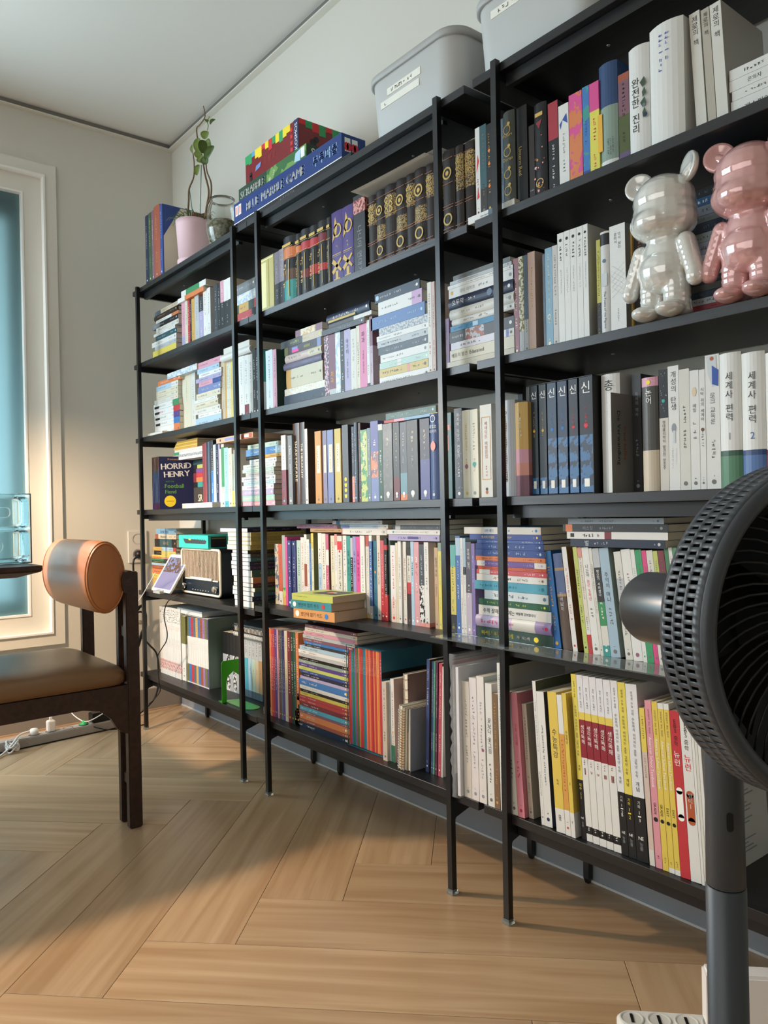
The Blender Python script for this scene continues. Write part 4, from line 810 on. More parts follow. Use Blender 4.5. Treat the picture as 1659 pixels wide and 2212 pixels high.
stand(2, 4, B4a, 0.245, 1288, [(1408, 256, 'dk', G(bands=[(1, '#5b6069')], ink=fruit, word='grey', small=False)), ((1476, 1526), 292, 'nv', G(bands=[(0.34, 'sal'), (1, '#2c3048')], word='navy and salmon', tc='w')), (1592, 208, 'sl', G(tc='lb', hard=True, kind='hardcover_book'))])
stand(2, 4, B4b, 0.245, 68, [(91, 202, 'db', G(bands=[(1, '#4a2a30')], word='maroon', tc='be')), (156, 268, pic_green, G(word='green', title=[('프리워터', 'v', 0.56, 0.86, 'w', 0.5)], small=False)), (189, 252, 'sl', G(bands=[(1, '#6d8a94')], title=[('', 'd', 0.55, 0.85, 'w', 0.4)])), (266, 182, pic_sun, G(word='purple and orange', bands=[(0.3, 'pw'), (0.62, pic_sun), (1, '#6a6fb4')], title=[('', 'd', 0.5, 0.8, 'w', 0.5)])), (308, 212, 'dg', G(bands=[(0.92, '#1f5a48'), (1, 'ow')], title=[('', 'd', 0.45, 0.66, 'w', 0.5)], word='dark green'))])
pic_saga = PIC('pic_saga', ['#5f6264', '#6d6a68', '#7a7674', '#5f6264'], 14)
sg_ = lambda n: [('', 'd', 0.66, 0.87, 'cr', 0.34), (str(n), 'h', 0.62, 0.65, 'cr', 0.3)]
stand(2, 4, B4b, 0.245, 309, [(405, 208, pic_saga, G(word='grey-brown', title=sg_(1))), ((412, 476), 196, '#4c5054', G(word='grey', bands=[(0.3, '#7a3540'), (1, '#4c5054')], title=sg_(4))), ((481, 549), 192, '#5b6a7c', G(word='blue-grey', bands=[(0.08, 'or'), (0.35, '#6fa0b0'), (1, '#5b6470')], title=sg_(5))), (658, 174, '#55585a', G(word='grey', title=sg_(2))), ((680, 776), 158, '#4b4f72', G(word='indigo', bands=[(0.5, '#5a60a0'), (1, '#4a4c60')], title=sg_(3))), ((782, 872), 108, '#3f5a92', G(word='blue', title=[('끝없는', 'h', 0.83, 0.87, 'w', 0.8), ('이야기', 'h', 0.77, 0.81, 'w', 0.8)], ink=lambda I, t, h: (I.disc(0, h * .62, t * .28, 'sal', 14, h * .055), I.ring(0, h * .94, t * .28, t * .06, 'w')), hard=True, kind='hardcover_book'))], sc='lg', kind='series_volume', ink=lambda I, t, h: I.disc(0, h * .09, t * .17, 'w', 12))
pile(2, 4, B4b, 0.235, [(320, 852, 133, 'bl', G(bands=[(0.12, 'mu'), (0.6, '#7fb4d8'), (0.8, 'pk'), (1, 'rd')], word='blue and pink', small=False)), (338, 836, 66, 'te', G(bands=[(1, '#3f6f66')], word='teal green', tc='mi', kind='picture_book'))], u=590, base=(590, 164), w=0.16)
# gap, fourth shelf
stand(23, 4, Z14, 0.245, 50, [(83, 304, 'te', G(bands=[(1, '#4e7f80')], word='teal', ink=lambda I, t, h: (I.rect(-t * .5, t * .3, h * .80, h * .86, 'sal'), I.rect(-t * .05, t * .05, h * .56, h * .74, 'sal')), small=False)), ((97, 137), 282, 'nv', G(bands=[(1, '#4a5664')], word='starry slate', title=[('마지막 이야기 전달자', 'v', 0.45, 0.95, 'w', 0.4)], ink=lambda I, t, h: [I.disc(random.Random(k).uniform(-.4, .4) * t, h * random.Random(k + 50).uniform(.05, .95), t * .03, 'w', 5) for k in range(24)])), (175, 291, 'cr', G(title=[('', 'd', 0.5, 0.85, 'go', 0.35)], ink=lambda I, t, h: I.disc(0, h * .36, t * .22, 'mv'))), (215, 286, 'cr', G(bands=[(1, '#f2edd2')], word='pale cream', title=[('', 'd', 0.5, 0.85, 'gy', 0.35)], ink=lambda I, t, h: I.disc(0, h * .38, t * .22, 'te'))), (226, 290, 'bk', G(d=0.235)), (284, 263, 'ow', G(word='white framed', title=[('베네딕트 비밀클럽', 'v', 0.42, 0.82, 'ru', 0.3)], ink=lambda I, t, h: (I.rect(-t * .38, -t * .34, h * .2, h * .86, 'tan'), I.rect(t * .34, t * .38, h * .2, h * .86, 'tan'), I.rect(-t * .38, t * .38, h * .19, h * .2, 'tan'), I.rect(-t * .38, t * .38, h * .86, h * .87, 'tan'), I.disc(0, h * .09, t * .1, 'bk'))))])
def rope(I, t, h):
    for k in range(28): I.disc(-t * .1 + t * .03 * math.sin(k * .9), h * (.18 + .024 * k), t * .06, 'br', 6, h * .012)
    I.ring(-t * .1, h * .17, t * .1, t * .05, 'br'); I.ring(-t * .1, h * .87, t * .1, t * .05, 'br')
stand(3, 4, Z14, 0.245, 340, [(402, 242, '#cfd4da', G(word='pale grey', ink=rope, small=False, rnd=0.2)), (466, 252, pic_sun, G(word='yellow and pink', bands=[(0.22, 'mv'), (0.35, 'sal'), (0.5, 'pk'), (1, '#e2b34a')], title=[('', 'd', 0.62, 0.88, 'w', 0.3)], small=False))], hard=True, kind='hardcover_book')
pic_sea = PIC('pic_sea', ['#123a5c', '#1f6ea8', '#0f2c48', '#2c86c0'], 40)
vol = []
for k, (a, b, v, c) in enumerate([(477, 513, 170, '#26323a'), (520, 556, 163, '#2a3134'), (561, 606, 155, '#274a66'), (612, 660, 146, '#1f3a5a'), (668, 713, 136, '#1e2a38'), (721, 786, 124, '#1c222c')]):
    vol.append(((a, b), v, c, G(word='blue-black', bands=[(0.5 if k > 1 else 0.15, pic_sea), (1, c)], title=[('신', 'h', 0.86, 0.96, 'w', 0.7), ('', 'd', 0.52, 0.76, ['go', 'go', 'bl', 'bl', 'rd', 'rd'][k], 0.25)], small=False, ink=lambda I, t, h, c=['mu', 'mu', 'bl', 'bl', 'rd', 'rd'][k]: (I.disc(0, h * .58, t * .16, c), I.rect(-t * .2, t * .2, h * .05, h * .12, 'w')), kind='series_volume', label='blue-black volume numbered %s, inside the black slipcase' % ['one', 'two', 'three', 'four', 'five', 'six'][k])))
run_sea = stand(3, 4, Z14, 0.235, 477, vol, zoff=0.003, dp=0.15)
stand(3, 4, Z14, 0.235, 832, [((832, 926), 112, 'w', G(word='thick white', title=[('총', 'h', 0.86, 0.95, 'bk', 0.5), ('', 'd', 0.45, 0.8, 'sl', 0.2)], hard=True, kind='hardcover_book', dp=0.12, d=0.215, small=False)), ((862, 880), 203, 'w', G(side='#9a9892', word='white and grey', dp=0.075, d=0.262, small=False))])
stand(3, 4, Z14, 0.20, 985, [(1030, 112, 'dk', G(bands=[(1, '#343435')], title=[('독서의 역사', 'v', 0.5, 0.85, 'gy', 0.4)])), ((1034, 1116), 128, '#4b463f', G(word='brown and beige', d=0.245, bands=[(0.36, 'be'), (0.92, '#4b463f'), (1, 'pk')], title=[('논어', 'v', 0.76, 0.9, 'w', 0.4)], ink=lambda I, t, h: I.disc(0, h * .955, t * .13, 'ye', 8), hard=True, kind='hardcover_book', small=False))])
stand(3, 4, Z14, 0.245, 1102, [((1118, 1163), 88, 'be', G(bands=[(0.6, '#e0d6c8'), (1, 'bk')], word='black and beige', title=[('현대물리학이 발견한 창조주', 'v', 0.12, 0.58, 'bk', 0.35)], ink=lambda I, t, h: (I.disc(0, h * .74, t * .2, 'te', 6), [I.disc(random.Random(k).uniform(-.4, .4) * t, h * random.Random(k + 9).uniform(.62, .98), t * .03, 'w', 5) for k in range(14)]), small=False)), (1218, 70, 'w', G(title=[('개성의 탄생', 'v', 0.62, 0.96, 'dk', 0.55)], ink=lambda I, t, h: (I.disc(0, h * .5, t * .22, 'gy', 12, h * .04), I.rect(-t * .08, t * .14, h * .38, h * .48, 'lg'), I.dashes(-t * .15, h * .16, h * .34, t * .14, 'gy', 2), I.dashes(t * .15, h * .18, h * .34, t * .14, 'lg', 3), I.text('', 0, h * .08, t * .5, h * .04, 'dk')), small=False)), (1271, 86, 'ow', G(title=[('', 'd', 0.55, 0.7, 'dk', 0.4)])), (1318, 92, 'w', G(word='portrait-marked white', title=[('에밀', 'v', 0.62, 0.72, 'dk', 0.4)], ink=lambda I, t, h: I.disc(0, h * .82, t * .25, 'be', 12, h * .04))), (1349, 88, 'w', G(title=[('식탁 위의 세계사', 'v', 0.55, 0.85, 'dk', 0.6)], ink=lambda I, t, h: I.disc(0, h * .5, t * .3, 'br', 8))), (1421, 14, 'w', G(title=[('로크 교육론', 'v', 0.42, 0.72, 'dk', 0.35)], ink=lambda I, t, h: (I.poly([(-t * .4, h * .99), (t * .3, h * .99), (t * .35, h * .78), (0, h * .76), (-t * .3, h * .86)], 'lg'), I.poly([(0, h * .92), (t * .45, h * .88), (t * .42, h * .76), (0, h * .78)], 'rb'), I.disc(0, h * .97, t * .14, 'ru')))), (1531, 6, 'w', G(bands=[(0.24, '#4f8a62'), (0.28, '#2f5a44'), (1, '#f0ede6')], word='white and green', title=[('세계사 편력', 'v', 0.44, 0.86, 'dk', 0.36), ('1', 'h', 0.36, 0.41, 'gy', 0.3)], hard=True, kind='hardcover_book', small=False)), (1650, 2, 'w', G(bands=[(0.24, '#4f78b4'), (0.28, '#2c4a80'), (1, '#f0ede6')], word='white and blue', title=[('세계사 편력', 'v', 0.44, 0.86, 'dk', 0.36), ('2', 'h', 0.36, 0.41, '#3f6aa8', 0.3)], hard=True, kind='hardcover_book', small=False)), (1760, 0, 'w', G(bands=[(0.24, '#b0303a'), (0.28, 'dr'), (1, '#f0ede6')], word='white and red', title=[('세계사 편력', 'v', 0.44, 0.86, 'dk', 0.36)], hard=True, kind='hardcover_book', small=False))])
# ---------- middle bay, fifth shelf
V = lambda s, a=0.42, b=0.9, c='dk', w_=0.5: [(s, 'v' if s else 'd', a, b, c, w_)]
stand(2, 5, B5a, 0.205, 34, [(102, 457, pic_warm, G(word='coral pictured', small=False)), (166, 457, 'or', G(bands=[(0.22, 'ow'), (1, '#e05a2a')], word='orange and white')), (222, 300, pic_blue, G(word='grey pictured', bands=[(0.12, 'mu'), (0.25, pic_green), (1, '#a9b3ae')], small=False)), (260, 332, 'hp', G(small=False)), ((264, 328), 392, '#41448e', G(word='indigo', title=[('', 'd', 0.5, 0.75, 'w', 0.5)], tc='w', ink=lambda I, t, h: I.disc(0, h * .95, t * .16, 'w'))), ((340, 412), 397, '#41448e', G(word='indigo', title=[('', 'd', 0.5, 0.75, 'w', 0.5)], tc='w', ink=lambda I, t, h: I.disc(0, h * .95, t * .16, 'w'))), ((430, 502), 391, 'mi', G(title=V('', 0.45, 0.92, 'dk', 0.4))), (562, 337, 'w', G(tc='ru', bands=[(0.1, 'w'), (1, '#f3ece6')])), (611, 287, 'w', G(bands=[(0.3, 'w'), (0.6, 'ru'), (1, 'w')], word='white and rust')), (656, 372, 'w', G(tc='mv')), (688, 442, 'bl', G(bands=[(0.65, 'bl'), (1, 'bl')], tc='w')), (732, 262, 'ye', G(bands=[(0.15, 'mu'), (0.8, '#e6e6c0'), (1, 'ye')], side='ol', word='yellow', dp=0.165)), ((812, 876), 260, 'lb', G(bands=[(0.6, 'lb'), (1, 'w')], tc='sl', title=V('', 0.5, 0.8, 'sl', 0.6))), (950, 272, 'cr', G(bands=[(1, '#ece6d8')], title=V('', 0.4, 0.9, 'dk', 0.4))), (1004, 282, 'pk', G(bands=[(0.6, '#d85f88'), (0.8, 'w'), (1, '#d85f88')], word='rose and white', side='br', dp=0.15, title=V('', 0.35, 0.58, 'w', 0.5)))], kind='storybook')
stand(2, 5, B5a, 0.205, 1040, [(1108, 307, 'cr'), (1156, 282, 'w', G(bands=[(0.15, 'mu'), (0.86, 'w'), (1, 'sal')], word='white and orange', tc='pw')), (1242, 310, 'ow', G(title=[('', 'd', 0.3, 0.78, 'dk', 0.45)], ink=lambda I, t, h: (I.rect(-t * .45, t * .45, h * .82, h * .93, 'rd'), I.disc(0, h * .80, t * .16, 'rd'), [I.rect(-t * .3, t * .3, h * (.14 + .04 * k), h * (.148 + .04 * k), 'rd') for k in range(3)]), small=False, word='white and red')), ((1258, 1323), 307, 'w', G(title=V('', 0.45, 0.95, 'gy', 0.65))), (1392, 317, 'te', G(title=[('오백 년째 열다섯 3', 'v', 0.3, 0.82, 'nv', 0.45)])), (1434, 347, 'bk', G(bands=[(0.75, 'bk'), (1, 'lg')], tc='w', title=V('', 0.2, 0.75, 'w', 0.7))), (1494, 322, 'lv', G(bands=[(1, '#a89ad8')], title=[('오백 년째 열다섯', 'v', 0.35, 0.82, '#3a3a8a', 0.45)])), (1564, 324, 'hp', G(title=[('오백 년째 열다섯 2', 'v', 0.3, 0.82, 'nv', 0.45)])), (1650, 307, 'w', G(title=V('', 0.3, 0.75, 'gy', 0.4)))], kind='storybook')
stand(2, 5, B5b, 0.205, 174, [(232, 307, 'cr', G(bands=[(0.05, 'mu'), (0.87, 'ow'), (1, '#c8503c')], word='white and rust', tc='gy')), (286, 302, 'rb', G(bands=[(0.15, 'lg'), (0.93, '#4f78b8'), (1, 'w')], word='blue and white', title=V('', 0.25, 0.85, 'w', 0.55))), (312, 330, 'br', G(d=0.19, small=False)), (372, 396, 'bl', G(bands=[(1, '#2a7b96')], word='blue', tc='nv', ink=lambda I, t, h: I.disc(0, h * .6, t * .25, 'or', 6))), (436, 302, 'be', G(bands=[(1, '#e6d6c4')], title=V('', 0.62, 0.8, 'dk', 0.5))), (500, 393, 'rd', G(bands=[(0.4, 'rd'), (1, '#dd5560')], title=V('', 0.4, 0.85, 'w', 0.3))), (554, 357, 'bk', G(bands=[(0.32, 'rd'), (0.86, 'bk'), (0.92, 'rd'), (1, 'bk')], word='black and red', title=V('', 0.5, 0.8, 'w', 0.4))), (616, 352, 'sg', G(bands=[(1, '#5f7f72')], word='sage', d=0.20, small=False)), (706, 482, 'w', G(title=V('', 0.4, 0.92, 'rd', 0.45), bands=[(0.3, '#f2d8cc'), (1, '#f4efec')])), (748, 436, 'cr', G(tc='mu')), (808, 407, 'w', G(title=V('', 0.5, 0.8, 'bk', 0.4))), (842, 420, 'br', G(bands=[(1, '#9a6d28')], word='golden brown', d=0.19, small=False)), (900, 417, 'ow', G(title=V('', 0.5, 0.8, 'rd', 0.45))), ((912, 978), 527, 'db', G(bands=[(0.4, '#43302e'), (0.55, 'rd'), (0.9, 'ow'), (1, 'db')], word='brown and white', title=V('', 0.56, 0.88, 'dk', 0.5))), (1036, 412, 'lb', G(title=[('3', 'h', 0.76, 0.82, 'w', 0.5), ('', 'd', 0.58, 0.75, 'dg', 0.6)])), (1128, 422, 'pk', G(bands=[(1, '#eaa6ac')], title=[('3', 'h', 0.76, 0.82, 'w', 0.5), ('', 'd', 0.58, 0.75, 'rd', 0.5)])), (1218, 462, 'sl', G(bands=[(0.05, 'sal'), (0.5, pic_zebra), (1, '#4a525a')], word='slate and zebra-striped', title=V('', 0.62, 0.88, 'lg', 0.4))), (1300, 427, 'w', G(bands=[(0.05, 'sal'), (1, 'w')], title=V('', 0.65, 0.95, 'dk', 0.35))), (1402, 440, pic_camo, G(word='camouflage patterned', d=0.185, small=False)), (1468, 522, 'tan', G(bands=[(1, '#d0ab84')], title=V('환경의 역습', 0.6, 0.88, 'dk', 0.6))), (1528, 432, 'ye', G(bands=[(0.9, '#ecd94a'), (1, 'sg')], tc='sg'))], kind='storybook')
pile(2, 5, B5a, 0.205, [(666, 1218, 178, 'tan', G(bands=[(1, '#c69a66')], title=[('', 'd', 0.4, 0.85, 'br', 0.5)])), (424, 1152, 98, 'mv', G(bands=[(0.4, '#a8607f'), (1, '#8d5b78')], tc='be'))], u=900, base=(900, 246), w=0.14, kind='storybook')
pile(2, 5, B5a, 0.205, [(1226, 2034, 178, 'sal', G(bands=[(0.1, 'ow'), (0.6, 'w'), (0.97, 'w'), (1, 'sal')], word='white and salmon', title=[('', 'd', 0.5, 0.8, 'gy', 0.5)])), (1210, 2058, 108, 'lb', G(bands=[(0.2, 'w'), (0.8, '#c2d6e6'), (1, 'pw')], tc='sl')), (1062, 1955, 34, 'w', G(bands=[(0.84, '#dde6ea'), (0.92, 'bl'), (1, 'w')], title=[('', 'd', 0.6, 0.78, 'gy', 0.5)]))], u=1500, base=(1500, 290), w=0.14, kind='storybook')
pile(2, 5, B5b, 0.21, [(576, 1486, 288, 'lv', G(title=[('', 'd', 0.55, 0.8, 'pu', 0.5)], ink=lambda I, t, h: I.rect(-t * .2, t * .2, h * .4, h * .6, '#4a4080'))), (546, 1496, 200, 'w', G(title=[('', 'd', 0.4, 0.9, 'gy', 0.3)], ink=lambda I, t, h: I.disc(0, h * .87, t * .25, 'te'))), (656, 1500, 120, 'dk', G(bands=[(0.84, '#4c5054'), (0.95, 'lg'), (1, 'bk')], tc='gy')), (700, 1500, 26, 'be', G(bands=[(1, '#b9ad98')], word='taupe', small=False))], u=1040, base=(1040, 402), w=0.14, kind='storybook')
# ---------- middle bay, bottom shelf
rows = []
for uR, v, c, tcx in [(48, 198, 'or', 'w'), (78, 200, 'rd', 'w'), (101, 203, '#c8203c', 'w'), (134, 207, 'pu', 'w'), (160, 214, 'pk', 'dr'), (191, 222, 'br', 'w'), (221, 228, 'sl', 'w'), (252, 230, 'pu', 'w'), (298, 232, 'cr', 'go'), (348, 242, 'dr', 'w'), (389, 250, 'dg', 'w'), (427, 256, 'gn', 'w'), (470, 262, 'or', 'w')]:
    rows.append((uR, v, c, G(word='crimson' if c == '#c8203c' else None, title=[('', 'd', 0.78, 0.94, tcx, 0.5), ('', 'v', .3, .7, tcx)], ink=lambda I, t, h, q=tcx: (I.dashes(0, h * .3, h * .68, t * .4, q, 4), I.disc(0, h * .06, t * .2, 'mu', 8)), small=False, dp=0.165)))
rows[2][3]['bands'] = [(1, '#c8203c')]; rows[11][3]['bands'] = [(1, '#2a5f48')]
stand(2, 6, B6a, 0.235, 22, rows, kind='picture_book')
mg = [(410, 1246, 1750, 'nv'), (420, 1244, 1695, 'ru'), (412, 1242, 1600, 'or'), (425, 1238, 1560, 'mv'), (460, 1236, 1492, 'cy'), (500, 1232, 1428, 'dr'), (440, 1232, 1372, 'rd'), (444, 1230, 1318, 'rd'), (486, 1232, 1262, 'ye'), (496, 1230, 1218, 'bk'), (482, 1230, 1158, 'w'), (470, 1230, 1060, 'bl'), (488, 1230, 1010, 'lv'), (510, 1230, 958, 'nv'), (486, 1228, 912, 'rb'), (470, 1226, 858, 'li'), (466, 1226, 804, 'pu'), (460, 1222, 752, 'sg'), (490, 1220, 706, 'bk'), (466, 1220, 654, 'lg'), (455, 1222, 594, 'w'), (480, 1222, 528, 'lb'), (560, 1224, 488, 'dk'), (545, 1226, 444, 'bl'), (536, 1300, 396, 'mv'), (530, 1330, 340, 'lg'), (540, 1370, 284, 'pk'), (560, 1368, 226, 'ow'), (562, 1362, 172, 'mv')]
pile(2, 6, B6a, 0.235, [(a, b, v, c, G(title=[('', 'd', 0.82, 0.94, 'bk' if c in ('ye', 'w', 'li', 'lb', 'lg', 'ow', 'pk') else 'w', 0.45)], ink=lambda I, t, h: I.disc(0, h * .03, t * .25, 'mu', 8), gloss=0.22, tc='bk' if c in ('ye', 'w', 'li', 'lb', 'lg', 'ow', 'pk') else 'w')) for a, b, v, c in mg], u=840, kind='magazine', w=0.17)
vols = [(99, 'or'), (132, 'rd'), (147, 'bl'), (176, 'gn'), (195, 'bl'), (213, 'rd'), (238, 'gn'), (256, 'or'), (278, 'rd'), (301, '#c4202c'), (322, 'te'), (342, 'bl'), (362, 'or'), (386, 'ru'), (408, 'or'), (430, 'rd'), (451, '#b81f2c'), (471, 'or'), (497, 'rd'), (518, 'mu'), (540, 'or'), (588, 'rd')]
run_teal = stand(2, 6, B6b, 0.232, 84, [(u_, 168 + (u_ - 84) * 0.175, c, G(word={'#c4202c': 'scarlet', '#b81f2c': 'crimson'}.get(c), bands=[(1, {'gn': '#1f7a4a', 'bl': '#1f86c0', 'te': '#1a8078', 'ru': '#d8402a', 'mu': '#f39a1e'}.get(c, c))], ink=lambda I, t, h: I.dashes(0, h * .74, h * .92, t * .3, 'w', 8), small=False, dp=0.15)) for u_, c in vols], kind='series_volume', zoff=0.0035)
stand(2, 6, B6b, 0.238, 590, [((578, 640), 692, 'be', G(bands=[(1, '#d9c6b4')], d=0.246)), (700, 690, 'lb', G(bands=[(1, '#bcd0d4')], title=[('Conv', 'r', 0.82, 0.9, 'gy', 0.5)])), (752, 648, 'ow', G(bands=[(0.2, '#1f7a5a'), (1, '#efe6e0')], word='white and green', side='#cdaea6', dp=0.17, title=[('', 'd', 0.4, 0.85, 'dk', 0.4)], ink=lambda I, t, h: I.disc(0, h * .36, t * .2, 'mu')))])
stand(2, 6, B6b, 0.225, 1208, [((1210, 1256), 366, 'rb', G(bands=[(1, '#3c4c82')], title=[('', 'd', 0.8, 0.93, 'w', 0.4)], side='#6b5038', word='navy')), ((1286, 1312), 394, 'nv', G(bands=[(1, '#2a4a80')], tc='w', word='blue')), (1340, 398, 'gn', G(bands=[(1, '#4a9a80')], word='green', tc='w')), ((1346, 1376), 404, 'mv', G(bands=[(1, '#63284a')], word='plum', tc='w')), ((1388, 1436), 424, 'rd', G(bands=[(1, '#c84a5c')], word='rose red', tc='w')), (1458, 470, 'ow', G(small=False))], lean=0.045, kind='picture_book')
# ---------- fan-side gap and bay, fifth shelf
stand(23, 5, Z15, 0.212, 38, [(80, 278, 'te', G(bands=[(0.2, 'dk'), (0.75, '#e0cf58'), (1, '#5fb8b0')], word='yellow and teal', title=V('', 0.45, 0.75, 'ol', 0.4))), (112, 217, 'rb', G(bands=[(0.8, '#4a78c0'), (0.98, 'lb'), (1, '#4a78c0')], word='blue', tc='w', title=V('', 0.55, 0.75, 'w', 0.35))), (131, 230, 'w'), (150, 232, 'w', G(bands=[(0.62, 'w'), (0.7, 'bk'), (1, 'lb')], tc='gy')), (188, 258, '#6b6478', G(word='grey-violet', bands=[(0.45, '#cdbfd2'), (1, '#5d5868')], title=V('안네의 일기', 0.6, 0.93, 'w', 0.45))), (213, 268, 'pu', G(bands=[(1, '#8a78b8')], word='violet', title=V('', 0.78, 0.88, 'lv', 0.5)))], kind='storybook')
pile(3, 5, Z15, 0.222, [(226, 746, 880, 'dg', G(title=[('미적분 초등도 쉽게', 'r', 0.5, 0.93, 'ye', 0.5), ('가르치주마', 'r', 0.28, 0.45, 'w', 0.45)], bold=0.02, small=False, ink=lambda I, t, h: I.disc(0, h * .2, t * .22, 'ye', 12, h * .03))), (222, 742, 796, 'lv', G(bands=[(0.2, '#a58cc4'), (0.5, 'ow'), (0.95, '#c6b4da'), (1, '#c6b4da')], word='lavender and white', title=[('', 'd', 0.68, 0.92, 'rd', 0.4)], hard=True, kind='hardcover_book')), (236, 736, 722, 'w', G(title=[('수학 잘하는 아이는', 'r', 0.48, 0.93, 'bk', 0.5), ('이렇게 공부합니다', 'r', 0.2, 0.46, 'bk', 0.5)], bold=0.02, small=False)), (238, 720, 676, 'gn', G(bands=[(1, '#276a4a')], title=[('', 'd', 0.5, 0.88, 'li', 0.4)])), (276, 716, 610, 'lb', G(bands=[(1, '#dfecef')], word='pale blue', title=[('', 'd', 0.5, 0.85, 'sl', 0.5)])), (208, 708, 545, 'cy', G(bands=[(1, '#4cb0cc')], title=[('', 'd', 0.6, 0.92, '#1c7a96', 0.4)])), (222, 706, 497, 'w', G(title=[('', 'd', 0.45, 0.75, 'dk', 0.55)])), (222, 706, 462, 'rd', G(bands=[(0.8, '#e0525c'), (0.96, 'w'), (1, '#e0525c')], word='red', tc='w')), (230, 702, 438, 'or', G(bands=[(1, '#dd5a2e')], tc='dr')), (210, 700, 398, 'pu', G(bands=[(0.15, 'w'), (0.85, '#7a55a8'), (0.97, 'w'), (1, '#7a55a8')], word='purple and white', tc='lv')), (216, 694, 365, 'or', G(tc='dr')), (214, 690, 316, 'rb', G(title=[('', 'd', 0.45, 0.8, 'lb', 0.5)])), (216, 684, 272, 'rb', G(title=[('', 'd', 0.45, 0.8, 'lb', 0.5)])), (224, 682, 248, 'rb', G(bands=[(1, '#3a62b0')], tc='w')), (174, 668, 207, 'rb', G(bands=[(1, '#3452a8')], title=[('몬스터 차일드', 'r', 0.6, 0.85, 'ye', 0.5)])), (136, 664, 155, 'ow', G(title=[('5번 레인', 'r', 0.58, 0.72, 'bl', 0.45)], side=pic_aqua))], u=560, kind='storybook')
WT = lambda s, c='dk', a=0.42, b=0.86, w_=0.5: [(s, 'v' if s else 'd', a, b, c, w_)]
stand(3, 5, Z15, 0.218, 716, [(770, 324, 'bl', G(title=WT('', 'mu', 0.4, 0.85, 0.4), side='#1f6cb0', dp=0.15)), ((782, 845), 340, '#5f6c90', G(word='slate blue and brown', bands=[(0.55, '#6a5548'), (0.58, 'tan'), (0.82, '#6b7aa8'), (0.85, 'tan'), (1, '#6b7aa8')], title=WT('리버보이', 'lg', 0.4, 0.6, 0.5), small=False, hard=True, kind='hardcover_book', rnd=0.08)), (880, 294, 'w', G(title=WT('', 'rd', 0.5, 0.8, 0.4), side='#7a4a30', dp=0.15)), ((922, 953), 294, 'li', G(title=WT('', 'dg', 0.5, 0.8, 0.5))), (983, 296, 'cr', G(bands=[(0.18, 'rd'), (0.3, 'w'), (0.9, '#eadfca'), (1, 'sal')], word='cream and red')), (1033, 297, 'w', G(title=[('나는야', 'v', 0.72, 0.84, 'bk', 0.5), ('늙은 5학년', 'v', 0.5, 0.7, 'rd', 0.5)])), (1056, 302, 'ow', G(title=WT('', 'dk', 0.6, 0.85, 0.6))), (1104, 304, 'dk', G(bands=[(0.1, 'te'), (0.28, 'ow'), (0.5, 'gn'), (0.82, '#34363a'), (1, 'lg')], word='charcoal and green', title=WT('명오가 사라졌다', 'w', 0.55, 0.8, 0.5))), (1172, 302, 'lb', G(bands=[(1, '#a9c4d6')], title=[('추억의 마니', 'v', 0.5, 0.78, 'dk', 0.6)], side='#93a59a', dp=0.15))], lean=-0.115, kind='storybook')
stand(3, 5, Z15, 0.218, 1206, [(1257, 327, 'ow', G(bands=[(0.5, 'ow'), (0.75, 'lg'), (1, 'ow')])), (1324, 312, 'w', G(title=WT('', 'mv', 0.5, 0.8, 0.35))), (1354, 312, 'w', G(tc='gn')), (1401, 314, 'gn', G(bands=[(1, '#2ea566')])), (1434, 318, 'hp', G(bands=[(1, '#ee3f88')])), (1480, 318, 'ow'), (1514, 322, 'li'), (1560, 320, 'dr', G(bands=[(1, '#8c3a46')])), (1590, 300, 'gn', G(bands=[(1, '#4a8a5a')])), (1618, 298, 'w'), (1650, 300, 'gn', G(bands=[(1, '#5a9a6a')]))], lean=-0.115, kind='storybook')
pile(3, 5, Z15, 0.225, [(868, 1520, 240, 'nv', G(bands=[(1, '#27344c')], title=[('벌', 'r', 0.78, 0.84, 'lg', 0.7)], tc='lg')), (844, 1540, 188, 'w', G(bands=[(0.53, 'w'), (0.6, 'dr'), (1, 'w')], word='white', title=[('', 'd', 0.63, 0.83, 'bk', 0.65)], small=False, ink=lambda I, t, h: I.rect(-t * .25, t * .3, h * .92, h * .96, 'bk'))), (816, 1540, 134, 'dk', G(bands=[(0.9, '#36383c'), (0.97, 'or'), (1, '#36383c')], word='charcoal', title=[('비스킷', 'r', 0.68, 0.8, 'gy', 0.55)], tc='gy')), (852, 1512, 92, 'lb', G(bands=[(1, '#a8b6c2')], title=[('', 'd', 0.7, 0.85, 'sl', 0.5)], word='pale blue'))], u=1180, base=(1180, 296), w=0.15, kind='storybook')
